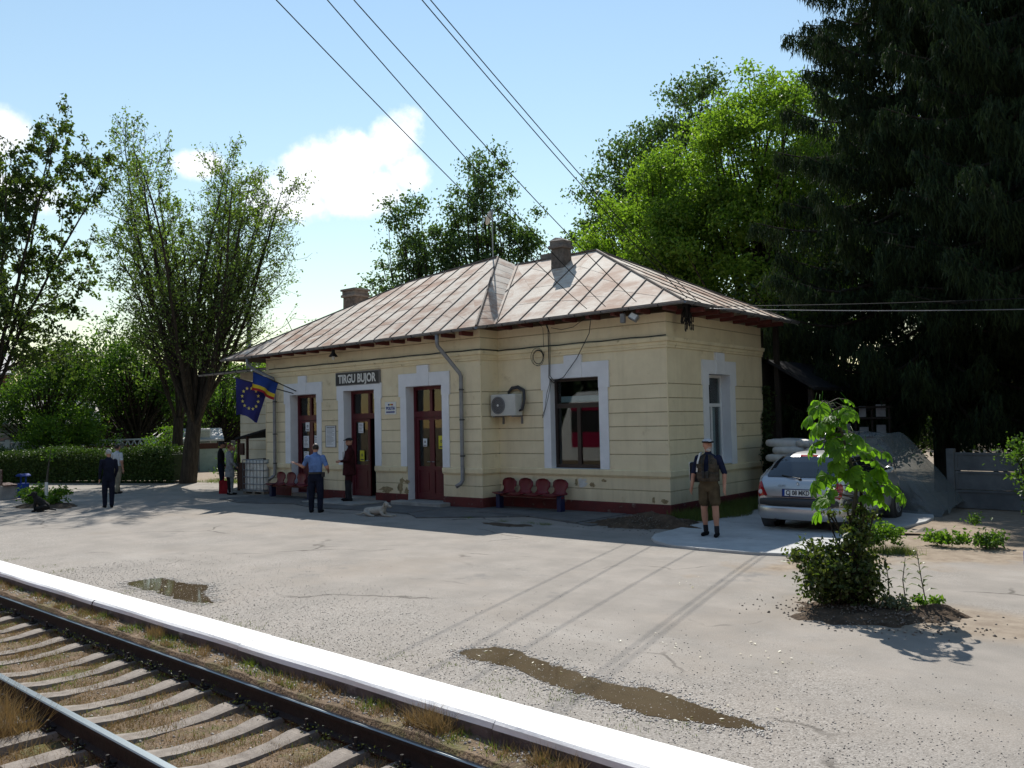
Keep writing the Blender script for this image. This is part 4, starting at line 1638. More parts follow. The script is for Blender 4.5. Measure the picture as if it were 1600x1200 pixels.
# poplars behind the roof
clump_tree('poplar_tree', 'shorter dark poplar rising behind the middle of the station roof', (-33.6, 29.8, 0),
           [(0, 0, 11.0, 1.8, 1.8, 2.3), (-.5, -.5, 13.0, 1.1, 1.1, 1.4), (1.1, 1.0, 9.8, 1.6, 1.6, 1.9), (-1.35, -1.35, 9.9, 1.1, 1.1, 1.8), (0, 0, 8.6, 2.2, 2.2, 1.6)], 95, 125, 41, .19, M['lf_poplar'], M['bark'], .25, 12.5, cr=.62, hollow=.2, group='poplars behind the roof')
clump_tree('poplar_tree', 'tallest dark poplar rising behind the station roof', (-31.0, 32.2, 0),
           [(0, 0, 12.2, 2.2, 2.2, 3.0), (.1, .1, 15.2, 1.6, 1.6, 2.1), (1.4, 1.4, 11.6, 1.6, 1.6, 2.4), (-1.2, -1.2, 11.8, 1.6, 1.6, 2.4), (0, 0, 9.4, 2.9, 2.9, 1.9), (2.4, 2.2, 9.6, 1.2, 1.2, 1.4)], 180, 130, 42, .19, M['lf_poplar'], M['bark'], .28, 15.5, cr=.6, hollow=.2, group='poplars behind the roof')
clump_tree('poplar_tree', 'tall dark poplar behind the bright leafy trees', (-23.0, 37.2, 0),
           [(0, 0, 13.0, 3.6, 3.6, 4.0), (1.4, 1.4, 17.6, 2.4, 2.4, 2.6), (-2.6, -1.6, 12.0, 2.0, 2.0, 3.4), (-1.2, -.6, 15.8, 1.8, 1.8, 2.4)], 230, 125, 43, .2, M['lf_poplar'], M['bark'], .32, 17, cr=.75, hollow=.25, group='poplars behind the roof')
stemmed_tree('slender_tree', 'slender almost bare tree behind the stone chimney', (-30.2, 40.0, 0), 15.6, 4, 44, .15, M['lf_poplar'], M['bark_grey'], twigs=4, leaves=2, trunk_r=.12, fork=8.0, spread=.35, side_len=.12, gap=.6, bare=.2, droop=.4)
# bright broad-leaved trees right of the roof
LT = 'bright leafy trees behind the station'
clump_tree('maple_tree', 'large bright green leafy tree behind the right end of the roof', (-14.2, 30.4, 0),
           [(0, 0, 11.2, 3.3, 3.3, 3.9), (-1.8, -1.3, 8.4, 3.0, 3.0, 2.8), (1.4, 1.2, 8.8, 3.0, 3.0, 3.2), (0, 0, 6.0, 3.6, 3.6, 2.2), (-.2, .2, 14.2, 1.5, 1.5, 1.6), (2.4, 2.0, 12.6, 2.2, 2.2, 2.4), (-1.0, -.8, 11.6, 2.4, 2.4, 2.2)], 470, 210, 51, .15, M['lf_lime'], M['bark'], .42, 12, sigma=.30, cr=.66, hollow=.45, group=LT)
clump_tree('maple_tree', 'bright green leafy tree touching the ridge end behind the chimney', (-18.2, 29.0, 0),
           [(0, 0, 9.0, 2.9, 2.9, 3.2), (-1.6, -.9, 7.6, 2.0, 2.0, 2.4), (.7, .6, 11.2, 2.0, 2.0, 2.0), (1.6, 1.4, 9.4, 1.8, 1.8, 2.0), (0, 0, 5.4, 3.0, 3.0, 2.0)], 300, 210, 52, .15, M['lf_lime'], M['bark'], .36, 10, sigma=.30, cr=.62, hollow=.45, group=LT)
# shade trees and undergrowth at the right
UG = 'dark undergrowth beyond the concrete wall'
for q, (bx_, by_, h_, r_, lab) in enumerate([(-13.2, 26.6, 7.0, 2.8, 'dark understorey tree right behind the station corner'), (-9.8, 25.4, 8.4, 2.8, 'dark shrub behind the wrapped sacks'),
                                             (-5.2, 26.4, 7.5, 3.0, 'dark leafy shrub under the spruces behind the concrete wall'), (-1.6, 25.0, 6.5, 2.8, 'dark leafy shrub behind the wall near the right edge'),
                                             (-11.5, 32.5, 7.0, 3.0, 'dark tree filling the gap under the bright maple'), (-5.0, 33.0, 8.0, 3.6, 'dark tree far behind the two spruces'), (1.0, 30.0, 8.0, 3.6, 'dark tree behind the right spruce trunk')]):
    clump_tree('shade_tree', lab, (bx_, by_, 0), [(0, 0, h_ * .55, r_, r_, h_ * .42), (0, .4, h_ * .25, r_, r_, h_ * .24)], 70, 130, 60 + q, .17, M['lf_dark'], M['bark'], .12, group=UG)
clump_tree('elder_bush', 'leafy green elder bush hanging over the concrete wall at the right edge', (-3.0, 15.95, 0),
           [(-.1, 0, 1.35, .5, .5, .35), (.6, .1, 1.5, .85, .8, .5), (.4, .1, .8, .75, .7, .55)], 80, 90, 71, .075, M['lf_dense'], M['bark'], .05, cr=.26, cat='bush')


def spruce(name, label, base, H, R, z0, z1, seed, group, trunk_r=.34):
    """Old spruce: whorls of drooping limbs hung with curtains of needle twigs."""
    rng = np.random.default_rng(seed)
    segs = [(np.array([(0, 0, -.1), (.05, 0, H * .3), (0, .05, H * .6), (0, 0, H)]), np.array([trunk_r, trunk_r * .8, trunk_r * .5, .04]))]
    P, D, S = [], [], []
    z = z0
    while z < z1:
        n = rng.integers(5, 8)
        a0 = rng.uniform(0, 6.28)
        for k in range(n):
            a = a0 + 6.283 * k / n + rng.normal(0, .22)
            L = R * (1 - z / H) ** .62 * rng.uniform(.72, 1.12) * (1.0 if z > z0 + 2 else .85)
            t = np.linspace(0, 1, 9)
            sag = rng.uniform(.10, .24) * L
            # a limb sinks, then lifts its tip
            x = L * t
            zz = z + rng.uniform(-.3, .3) - sag * np.sin(t * math.pi * .62) * 1.6 + .34 * sag * np.maximum(0, t - .65) * 6
            pts = np.stack([np.cos(a) * x, np.sin(a) * x, zz], -1)
            segs.append((pts, np.linspace(.07 * L / R + .02, .012, 9)))
            side = np.array([-math.sin(a), math.cos(a), 0])
            outd = np.array([math.cos(a), math.sin(a), 0])
            m_ = int(L * 50)
            u = .12 + .88 * rng.random(m_) ** .8
            f = u * 8
            j = np.minimum(f.astype(int), 7)
            bp = pts[j] + (pts[j + 1] - pts[j]) * (f - j)[:, None]
            # side shoots spread flat, then twigs hang from them
            sw = rng.normal(0, .30, m_) * L * .42 * (1.15 - u)
            bp = bp + side * sw[:, None] + outd * (np.abs(sw) * .45)[:, None] - np.array([0, 0, 1]) * (np.abs(sw) * .22)[:, None]
            hl = rng.uniform(.18, .75, m_) * (.5 + .7 * (1 - u))
            nb = 8
            s_ = np.linspace(.02, 1, nb)
            pp = bp[:, None, :] - np.array([0, 0, 1]) * (hl[:, None] * s_)[:, :, None] + rng.normal(0, .03, (m_, nb, 3)) + outd * (.12 * s_)[None, :, None]
            P.append(pp.reshape(-1, 3))
            # tip shoots
            tp = pts[-1] + rng.normal(0, .1, (26, 3)) * np.array([1, 1, .5]) - outd * rng.uniform(0, .5, (26, 1))
            P.append(tp)
        z += rng.uniform(.34, .55)
    P = np.concatenate(P)
    n = len(P)
    d = unit(rng.normal(0, .30, (n, 3)) + np.array([0, 0, -1.0]))
    s = unit(np.cross(d, rng.normal(size=(n, 3))))
    sz = rng.uniform(.14, .30, n)[:, None]
    w = rng.uniform(.012, .022, n)[:, None]
    V = np.stack([P - s * w, P + s * w, P + d * sz], 1).reshape(-1, 3)
    F = np.arange(3 * n).reshape(-1, 3)
    t = thing(name, base, 0, label, 'tree', group)
    Vt, Ft = tubes_arrays(segs, 7)
    fast_obj('trunk', Vt, Ft, M['bark'], t, True)
    fast_obj('crown', V, F, M['lf_spruce'], t)
    return t


spruce('spruce_tree', 'tall dark drooping spruce just right of the bright leafy tree', (-6.9, 25.2, 0), 27, 5.6, 2.6, 19, 81, 'dark spruces at the right')
spruce('spruce_tree', 'tall dark spruce whose trunk stands by the right edge of the photo', (-3.3, 21.6, 0), 25, 4.9, 5.2, 17, 82, 'dark spruces at the right')

# clipped hedge
h0, h1 = np.array([-32.5, 16.0]), np.array([-46.5, 9.6])
hd = h1 - h0
HL = np.linalg.norm(hd)
hd = hd / HL
hn = np.array([-hd[1], hd[0]])
if hn[1] < 0:
    hn = -hn
n = 42000
g = np.random.default_rng(9)
u = g.uniform(0, HL, n)
face = g.random(n)
v = np.where(face < .45, g.normal(0, .07, n), np.where(face < .8, g.uniform(0, 1.5, n), g.uniform(0, 1.5, n)))
topz = 1.28 + .07 * np.sin(u * 1.3) + .06 * np.sin(u * 3.1 + 1)
zz = np.where(face < .45, g.uniform(0.02, 1, n) * topz, np.where(face < .8, topz + g.normal(0, .06, n), g.uniform(.1, 1, n) * topz))
xy = h0 + hd * u[:, None] + hn * v[:, None]
hedge = thing('hedge', (0, 0, 0), 0, 'clipped dark green hedge with sunlit top along the left of the forecourt', 'hedge')
V, F = leaf_arrays(np.column_stack([xy, zz]), .085, g, flat=.3)
fast_obj('foliage', V, F, M['lf_hedge'], hedge)
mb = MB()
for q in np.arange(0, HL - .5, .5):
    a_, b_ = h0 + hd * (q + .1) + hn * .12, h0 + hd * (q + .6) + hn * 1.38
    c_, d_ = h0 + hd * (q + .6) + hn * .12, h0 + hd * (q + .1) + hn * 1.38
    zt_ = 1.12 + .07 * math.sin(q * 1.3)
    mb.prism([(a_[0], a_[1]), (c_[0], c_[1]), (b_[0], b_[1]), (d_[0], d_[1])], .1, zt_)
mb.build('dark_core', M['lf_dark'], hedge)  # solid dark filling, added to block light passing through the leaves
segs = []
for q in np.arange(.3, HL, .45):
    p = h0 + hd * q + hn * .7
    for k in range(2):
        e = p + g.normal(0, .3, 2)
        segs.append((np.array([(p[0], p[1], -.05), ((p[0] + e[0]) / 2, (p[1] + e[1]) / 2, .6), (e[0], e[1], 1.2)]), np.array([.03, .02, .008])))
V, F = tubes_arrays(segs, 5)
fast_obj('stems', V, F, M['bark'], hedge)

# far woods closing the view, and an added arc behind the camera
n = 60000
g = np.random.default_rng(10)
az_ = np.concatenate([g.uniform(-1.75, -.98, n // 2), g.uniform(-.9, .5, n // 2)])
dist = np.where(az_ < -.95, g.uniform(75, 95, n), g.uniform(55, 75, n))
hh = 5.5 + 1.6 * np.sin(az_ * 23) + 1.0 * np.sin(az_ * 61 + 1) + .7 * np.sin(az_ * 140)
zz = hh * g.random(n) ** .7
az_ = np.concatenate([az_, g.uniform(1.7, 4.4, 24000)])  # unseen arc behind the camera, added to darken what the panes reflect
dist = np.concatenate([dist, g.uniform(34, 46, 24000)])
zz = np.concatenate([zz, 15 * g.random(24000)])
V, F = leaf_arrays(np.column_stack([np.sin(az_) * dist, np.cos(az_) * dist, zz]), np.concatenate([np.full(n, .75), np.full(24000, 1.3)]), g)
tag(fast_obj('woods', V, F, M['lf_dark']), 'far belt of trees closing the view, with an unseen arc added to darken reflections', kind='stuff')

# ivy on the rear edge of the right wall
n = 2600
u = np.abs(g.normal(0, .22, n))
z = g.uniform(.1, 2.9, n)
keep = u < .5 * (1.2 - z / 3.2) + .08 * np.sin(z * 7)
P = [wl(.03 + abs(a), YB + .12 - b, c) for a, b, c in zip(g.normal(0, .09, n)[keep], u[keep], z[keep])]
iv = thing('ivy', (0, 0, 0), 0, 'dark ivy climbing the rear edge of the side wall', 'ivy')
V, F = leaf_arrays(np.array([tuple(p) for p in P]), .085, g)
fast_obj('leaves', V, F, M['lf_dark'], iv)
# grass strip at the foot of the side wall
P = []
mparts = []
for _ in range(1):
    n = 9000
    uy = g.uniform(-.3, 4.6, n)
    ux = g.uniform(.05, 1.1, n) * (1 + .25 * np.sin(uy * 2))
    x_ = BX + math.cos(BR) * ux - math.sin(BR) * uy
    y_ = BY + math.sin(BR) * ux + math.cos(BR) * uy
    hh = .16 * g.uniform(.4, 1.5, n)
    a = g.uniform(0, 6.28, n)
    base = np.stack([x_, y_, np.zeros(n)], -1)
    sd = np.stack([np.cos(a), np.sin(a), 0 * a], -1) * .007
    tip = base + np.stack([g.normal(0, .05, n), g.normal(0, .05, n), hh], -1)
    mparts.append((np.stack([base - sd, base + sd, tip], 1).reshape(-1, 3), np.arange(3 * n).reshape(-1, 3)))
mparts.append(blades(5000, (-32, -26), (16.8, 20), .12, .012, g, .5, .3))
mparts.append(blades(900, (-4.9, -4.3), (13.3, 13.9), .10, .008, g, .6, .1))
mparts.append(blades(350, (-13.6, -11.2), (13.35, 13.5), .06, .006, g, .6, .1))
stuff('lawn', mparts, M['grass'], 'rough grass at the foot of the side wall and by the trees')

# ---------------------------------------------------------------- things on and about the station
RW = BR


def text_mesh(name, txt, size, m, parent, loc, rot, bold=.0, xs=1.0, depth=.002, align='CENTER'):
    cu = bpy.data.curves.new(name, 'FONT')
    cu.body = txt
    cu.size = size
    cu.align_x = align
    cu.align_y = 'CENTER'
    cu.extrude = depth
    cu.offset = bold
    cu.resolution_u = 3
    ob = bpy.data.objects.new(name + '_tmp', cu)
    COL.objects.link(ob)
    dg = bpy.context.evaluated_depsgraph_get()
    me = bpy.data.meshes.new_from_object(ob.evaluated_get(dg))
    bpy.data.objects.remove(ob)
    me.materials.clear()
    me.materials.append(m)
    o = bpy.data.objects.new(name, me)
    COL.objects.link(o)
    o.parent = parent
    o.location = loc
    o.rotation_euler = rot
    o.scale = (xs, 1, 1)
    return o


M['sign_black'] = mat('sign_enamel_black', (.018, .02, .03), (.014, .016, .024), 5, .4)
M['sign_white'] = mat('sign_white', (.72, .72, .70), (.66, .66, .64), 8, .6)
M['sign_grey'] = mat('sign_edge', (.18, .18, .19), None, rough=.6)
M['cream_plastic'] = mat('cream_plastic', (.55, .55, .52), (.48, .48, .455), 4, .5)
M['flag_blue'] = mat('flag_blue', (.022, .025, .16), (.018, .02, .13), 3, .75)
M['ro_blue'] = mat('tricolour_blue', (.008, .045, .26), (.006, .035, .2), 3, .75)
M['ro_yellow'] = mat('tricolour_yellow', (.62, .45, .02), None, rough=.75)
M['ro_red'] = mat('tricolour_red', (.32, .012, .02), None, rough=.75)
M['star'] = mat('star_yellow', (.72, .62, .18), None, rough=.75)
FRONT = (math.pi / 2, 0, 0)
# station name board
t = thing('station_sign', wl(-9.47, YL - .05, 3.44), RW, 'black station name board reading TIRGU BUJOR over the middle door', 'sign')
mb = MB()
mb.box(-.93, .93, 0, .045, -.17, .17)
mb.build('board', M['sign_black'], t)
mb = MB()
for x0, x1, z0, z1 in ((-.95, .95, -.19, -.17), (-.95, .95, .17, .19), (-.95, -.93, -.17, .17), (.93, .95, -.17, .17)):
    mb.box(x0, x1, -.008, .05, z0, z1)
mb.build('frame', M['sign_grey'], t)
text_mesh('lettering', 'TIRGU BUJOR', .33, M['sign_white'], t, (-.02, -.006, -.012), FRONT, .011, .80)
# police plate
t = thing('police_sign', wl(-8.13, YL - .012, 2.56), RW, 'small white police plate with a red yellow and blue flash between two doors', 'sign')
mb = MB()
mb.box(-.22, .22, 0, .012, -.17, .17)
mb.build('plate', M['sign_white'], t)
for k, mm in enumerate(('ro_blue', 'ro_yellow', 'ro_red')):
    mb = MB()
    mb.box(-.10 + .068 * k, -.036 + .068 * k, -.004, 0, .075, .115)
    mb.build('flash', M[mm], t)
text_mesh('lettering', 'POLITIA', .115, M['ro_blue'], t, (0, -.004, -.005), FRONT, .003, .85)
mb = MB()
g = np.random.default_rng(4)
xx = -.17
while xx < .17:
    w_ = g.uniform(.012, .026)
    mb.box(xx, xx + w_, -.004, 0, -.125, -.085)
    xx += w_ + .008
mb.build('small_print', M['ro_blue'], t)
# timetable board
t = thing('notice_board', wl(-10.72, YL - .02, 1.81), RW, 'tall pale grey notice board on the wall between the first two doors', 'notice board')
mb = MB()
mb.box(-.22, .22, 0, .018, -.30, .30)
mb.build('sheet', M['paper'], t)
mb = MB()
for x0, x1, z0, z1 in ((-.235, .235, -.315, -.30), (-.235, .235, .30, .315), (-.235, -.22, -.30, .30), (.22, .235, -.30, .30)):
    mb.box(x0, x1, -.006, .02, z0, z1)
mb.build('frame', M['sign_grey'], t)
mb = MB()
for r in range(13):
    z = .22 - r * .037
    mb.box(-.18, -.18 + g.uniform(.2, .36), -.002, 0, z, z + .008)
mb.box(-.18, .18, -.002, 0, .255, .275)
mb.build('small_print', M['print'], t)


# papers on the doors


def paper(x0, x1, z0, z1, label, m='paper', marks=3, glyph=None, y=YL + DEPTH - .055):
    t = thing('notice', wl((x0 + x1) / 2, y, (z0 + z1) / 2), RW, label, 'notice', 'papers stuck on the station doors')
    w, h = (x1 - x0) / 2, (z1 - z0) / 2
    mb = MB()
    mb.box(-w, w, 0, .003, -h, h)
    mb.build('sheet', M[m], t)
    mb = MB()
    if glyph:
        zc = h * .15
        mb.lathe([(w * .42, 0), (w * .42, -.002)], (0, 0, zc), 14, 'y')
        mb.build('emblem', M['print'], t)
        m2 = MB()
        m2.lathe([(w * .2, -.002), (w * .2, -.004)], (0, 0, zc), 12, 'y')
        m2.build('emblem_centre', M[m], t)
        m3 = MB()
        m3.box(-w * .7, w * .7, -.002, 0, -h * .8, -h * .6)
        m3.build('small_print', M['print'], t)
    else:
        for k in range(marks):
            z = h * (.7 - 1.4 * k / max(1, marks - 1))
            mb.box(-w * .75, w * random.uniform(.3, .75), -.002, 0, z - .006, z + .006)
        mb.build('small_print', M['print'], t)


paper(-12.27, -12.08, 1.97, 2.24, 'small white card with a dark emblem on the leftmost door', glyph=True)
paper(-12.38, -12.11, 1.47, 1.83, 'larger white paper at mid height on the leftmost door', marks=7)
paper(-12.37, -12.12, 1.15, 1.36, 'small white paper lowest on the leftmost door', marks=4)
paper(-11.84, -11.64, 1.38, 1.84, 'white paper on the right leaf of the leftmost door behind the policeman', marks=6)
paper(-9.79, -9.58, 1.90, 2.19, 'pale blue paper at the top of the middle door', marks=6)
paper(-9.74, -9.55, 1.10, 1.40, 'yellow card with a black ring on the middle door', 'yellow', glyph=True)
paper(-7.15, -7.00, 1.52, 1.73, 'small white card on the left leaf of the right door', glyph=True)
paper(-6.57, -6.38, 1.46, 1.80, 'yellow card with a black ring on the right leaf of the right door', 'yellow', glyph=True)

# lamp under the eaves
t = thing('wall_lamp', wl(-10.2, YL - .30, 4.05), RW, 'black bell shaped lamp hanging under the eaves above the name board', 'lamp')
mb = MB()
mb.lathe([(.02, .36), (.03, .30), (.045, .27), (.05, .16), (.06, .13), (.115, .06), (.13, .03), (.125, .03), (.05, .12)], (0, 0, 0), 14, caps=False)
mb.build('shade', M['black'], t, True)
mb = MB()
mb.lathe([(.02, .10), (.045, .03), (.05, -.01), (.035, -.05), (.0, -.06)], (0, 0, 0), 12)
mb.build('bulb', mat('frosted_bulb', (.7, .7, .68), None, rough=.2), t, True)
mb = MB()
mb.tube([(0, 0, .35), (0, .05, .42), (0, .30, .40)], .012, 6)
mb.build('bracket', M['black'], t)

# flags on two poles over the first door


def flag_pole(a, b, label, name='flag'):
    t = thing(name, wl(*a), RW, label, 'flag', 'flags over the first door')
    d = Vector(b) - Vector(a)
    mb = MB()
    mb.tube([(0, 0, 0), d * 1.0], .016, 8)
    mb.build('pole', M['black'], t, True)
    mb = MB()
    mb.ell(d * 1.01, (.025, .025, .025), 8, 5)
    mb.build('pole_tip', M['sign_white'], t, True)
    mb = MB()
    mb.box(-.05, .05, -.02, .03, -.06, .06)
    mb.build('socket', M['black'], t)
    return t, d


def cloth(parent, p0, p1, drop, nx, nz, fold, seed, name, bands, gather=.35):
    """cloth hung by its top edge from p0 to p1 on the pole; bands = [(share, material)] from the pole down."""
    g_ = np.random.default_rng(seed)
    p0, p1 = Vector(p0), Vector(p1)
    ax = (p1 - p0)
    rows = []
    for j in range(nz + 1):
        v = j / nz
        r = []
        for i in range(nx + 1):
            u = i / nx
            w = math.sin(u * 9 + v * 1.3 + seed) * fold * (.25 + v) + math.sin(u * 21 + v * 4) * fold * .25 * v
            uu = u * (1 - gather * v)
            p = p0 + ax * uu + Vector((w, 0, -drop * v * (1 - .06 * math.sin(u * 5)) ))
            r.append(p)
        rows.append(r)
    k0 = 0
    out = []
    acc = 0
    for share, mm in bands:
        a = round(acc * nz)
        acc += share
        b = round(acc * nz)
        mb = MB()
        for j in range(a, b):
            for i in range(nx):
                mb.quad(rows[j][i], rows[j][i + 1], rows[j + 1][i + 1], rows[j + 1][i])
        out.append(mb.build(name, mm, parent, True))
    return rows, out


t, d = flag_pole((-12.48, YL - .02, 3.12), (-12.58, -2.62, 3.56), 'dark blue European flag with a ring of yellow stars beside the first door')
rows, fl = cloth(t, d * .99, d * .44, 1.08, 26, 22, .035, 1, 'cloth', [(1.0, M['flag_blue'])], .34)
mb = MB()
for k in range(12):
    a = k * math.pi / 6
    u, v = .50 + .30 * math.sin(a) * .92, .47 - .29 * math.cos(a)
    i, j = min(int(u * 26), 25), min(int(v * 22), 21)
    fu, fv = u * 26 - i, v * 22 - j
    c = (rows[j][i] * (1 - fu) + rows[j][i + 1] * fu) * (1 - fv) + (rows[j + 1][i] * (1 - fu) + rows[j + 1][i + 1] * fu) * fv
    for sg in (-1, 1):
        pts = []
        for q in range(10):
            r_ = .058 if q % 2 == 0 else .024
            b = q * math.pi / 5
            pts.append(c + Vector((sg * .02, -math.sin(b) * r_, math.cos(b) * r_)))
        mb.add(pts, [tuple(range(10))])
mb.build('stars', M['star'], fl[0])
fl[0].children[0]['kind'] = 'stuff'
t, d = flag_pole((-12.34, YL - .02, 3.18), (-12.28, -2.25, 3.75), 'blue yellow and red tricolour flag gathered on its pole beside the first door')
cloth(t, d * .98, d * .42, .54, 22, 20, .05, 3, 'stripe', [(.64, M['ro_blue']), (.19, M['ro_yellow']), (.17, M['ro_red'])], .22)

# air conditioner
t = thing('air_conditioner', wl(-4.36, -.09, 2.27), RW, 'cream air conditioner unit bracketed to the wall in the corner', 'air conditioner')
mb = MB()
mb.box(-.40, .40, -.30, -.02, 0, .53)
mb.build('case', M['cream_plastic'], t, bevel=.02)
mb = MB()
mb.lathe([(.215, -.305), (.215, -.325), (.19, -.325), (.19, -.31)], (-.14, 0, .26), 24, 'y', False)
for r_ in (.16, .12, .08):
    mb.lathe([(r_, -.312), (r_, -.318), (r_ - .012, -.318), (r_ - .012, -.312)], (-.14, 0, .26), 24, 'y', False)
for k in range(6):
    a = k * math.pi / 3
    mb.tube([(-.14 + .03 * math.cos(a), -.318, .26 + .03 * math.sin(a)), (-.14 + .2 * math.cos(a), -.318, .26 + .2 * math.sin(a))], .005, 4)
mb.build('fan_guard', M['sign_grey'], t)
mb = MB()
mb.lathe([(.19, -.303), (.0, -.304)], (-.14, 0, .26), 24, 'y', False)
mb.build('fan', mat('fan_shadow', (.12, .12, .12), None), t)
mb = MB()
mb.lathe([(.03, -.318), (.03, -.33), (0, -.332)], (-.14, 0, .26), 12, 'y', False)
mb.build('fan_hub', M['sign_white'], t)
for x_ in (-.3, .3):
    mb = MB()
    mb.box(x_ - .02, x_ + .02, -.3, .05, -.03, 0)
    mb.box(x_ - .02, x_ + .02, .05, .09, -.2, 0)
    mb.build('bracket', M['zinc'], t)
mb = MB()
pts = [(.40, -.12, .12), (.47, -.1, .16), (.5, -.05, .4), (.42, .03, .62), (.2, .06, .72), (0, .06, .70), (-.12, .06, .58)]
mb.tube(pts, .028, 8)
mb.tube([(p[0] * .94 + .02, p[1] - .03, p[2] * .95) for p in pts], .024, 8)
mb.build('hose', M['zinc_dark'], t, True)

# cables on the wall: drop wires, coil, loop
t = thing('cable_coil', wl(-3.44, -.125, 3.66), RW, 'coil of black cable hung on the wall left of the front window', 'cable')
mb = MB()
for k in range(5):
    r_ = .175 + random.uniform(-.03, .03)
    ox, oz = random.uniform(-.02, .02), random.uniform(-.02, .02)
    mb.tube([(ox + r_ * math.cos(a), -.012 * k / 5, oz + r_ * 1.08 * math.sin(a)) for a in np.linspace(0, 2 * math.pi, 25)], .0055, 5, False)
mb.build('coil', M['cable'], t, True)
t = thing('wall_cables', wl(-3.1, -.03, 4.4), RW, 'black cables dropping from the eaves to the top of the front window', 'cables')


def cab(pts, r=.008):
    mb = MB()
    mb.tube([Vector(p) for p in pts], r, 5)
    mb.build('cable', M['cable'], t, True)


cab([(0, -.3, .15), (.01, -.12, -.1), (.0, -.10, -.9), (-.02, -.09, -1.25), (.12, -.10, -1.38), (.32, -.12, -1.31)], .012)
cab([(.06, -.3, .15), (.05, -.11, -.2), (.03, -.09, -.8), (-.01, -.06, -1.2), (.1, -.06, -1.33), (.4, -.1, -1.27)], .009)
cab([(-.22, -.3, .14), (-.2, -.05, -.05), (-.2, -.03, -.7), (-.23, -.03, -.75)], .006)
cab([(.02, -.05, -1.25), (-.12, -.05, -1.6), (-.2, -.05, -2.0), (-.27, -.05, -2.14), (-.27, -.05, -2.2), (-.23, -.05, -2.13), (-.1, -.05, -1.75), (.03, -.05, -1.3)], .006)
cab([(1.5, -.45, .12), (1.25, -.2, -.3), (.8, -.09, -.85), (.4, -.09, -1.27)], .009)
cab([(.05, -.05, -.06), (.35, -.04, -.13), (.7, -.05, -.1), (1.0, -.1, .03), (1.4, -.3, .1)], .007)
cab([(.1, -.3, .1), (.6, -.38, .04), (1.2, -.4, .1), (2.0, -.42, .1)], .007)
# cables lying along the cornice
t = thing('cornice_cable', wl(0, 0, 0), RW, 'dark cable lying along the top of the cornice of the left wing', 'cable')
cab([(XL + .3, YL - .09, 3.912)] + [(x, YL - .085 - .01 * math.sin(x * 3), 3.915 + .008 * math.sin(x * 5)) for x in np.arange(XL + .6, XJ, .4)] + [(XJ + .09, YL - .09, 3.915), (XJ + .09, -.1, 3.915)], .014)
t = thing('cornice_cable', wl(0, 0, 0), RW, 'dark cable lying along the top of the cornice over the front window', 'cable')
cab([(XJ + .1, -.12, 3.90)] + [(x, -.085 - .008 * math.sin(x * 4), 3.915 + .008 * math.sin(x * 5)) for x in np.arange(XJ + .4, -.1, .4)] + [(.05, -.09, 3.915)], .013)
# floodlight and camera at the eaves
t = thing('floodlight', wl(-.52, -.44, 4.32), RW, 'small tilted floodlight under the gutter near the right corner', 'floodlight')
mb = MB()
mb.box(-.10, .10, -.05, .05, -.07, .07, Matrix.Rotation(.5, 4, 'Y') @ Matrix.Rotation(-.5, 4, 'X'))
mb.build('housing', M['steel'], t)
mb = MB()
mb.box(-.08, .08, -.06, -.051, -.055, .055, Matrix.Rotation(.5, 4, 'Y') @ Matrix.Rotation(-.5, 4, 'X'))
mb.build('lens', M['sign_white'], t)
mb = MB()
mb.tube([(0, .05, .0), (0, .1, .12), (0, .15, .2)], .012, 5)
mb.build('arm', M['black'], t)
t = thing('junction_box', wl(-.80, -.44, 4.30), RW, 'round grey junction box under the gutter left of the floodlight', 'junction box')
mb = MB()
mb.lathe([(.065, .12), (.065, -.07), (.05, -.08), (0, -.08)], (0, 0, 0), 12)
mb.build('can', M['zinc'], t)
mb = MB()
mb.tube([(0, 0, .12), (0, .1, .2)], .015, 5)
mb.build('arm', M['black'], t)
# bundle of cables on the side wall
t = thing('cable_bundle', wl(.30, .42, 4.5), RW, 'bundle of dark cable ends hanging under the eaves of the side wall', 'cables')
g = np.random.default_rng(8)
for k in range(16):
    x, y = g.normal(0, .05), g.normal(0, .06)
    L_ = g.uniform(.2, .5)
    cab([(x * .5, y * .5, .06), (x, y, -.1), (x * 1.2, y * 1.2, -L_), (x * 1.3 + .02, y * 1.3, -L_ - .03), (x * 1.2 + .04, y, -L_ + .1)], .011)
mb = MB()
mb.box(-.06, .06, -.09, .09, -.2, .1)
mb.build('splice_box', M['black'], t)

# satellite dish on the ridge
t = thing('dish_antenna', wl(-6.9, 2.25, 6.75), RW, 'small white dish on a thin mast on the roof ridge', 'antenna')
mb = MB()
mb.tube([(0, 0, -.1), (.0, 0, 1.55)], .022, 7)
mb.build('mast', M['steel'], t)
Md = Matrix.Rotation(rad(-68), 4, 'Y') @ Matrix.Rotation(rad(25), 4, 'X')
mb = MB()
prof = [(.0, -.03), (.10, -.02), (.18, .01), (.22, .035)]
vs, n_ = [], 16
for r_, h in prof:
    for k in range(n_):
        a = 6.283 * k / n_
        vs.append(Md @ Vector((r_ * math.cos(a), r_ * math.sin(a), h)) + Vector((-.08, -.02, 1.30)))
mb.add(vs, [(i * n_ + k, i * n_ + (k + 1) % n_, (i + 1) * n_ + (k + 1) % n_, (i + 1) * n_ + k) for i in range(3) for k in range(n_)])
mb.build('dish', M['sign_white'], t, True)
mb = MB()
mb.tube([Vector((-.08, -.02, 1.3)), Md @ Vector((0, 0, .2)) + Vector((-.08, -.02, 1.3))], .012, 5)
mb.lathe([(.035, 1.42), (.035, 1.52), (.02, 1.54)], (0, 0, 0), 8)
mb.build('receiver', M['steel'], t)
t = thing('roof_aerial', wl(-13.9, .35, 5.3), RW, 'short thin aerial leaning on the left hip of the roof', 'aerial')
mb = MB()
mb.tube([(0, 0, -.2), (-.22, -.1, .3)], .012, 5)
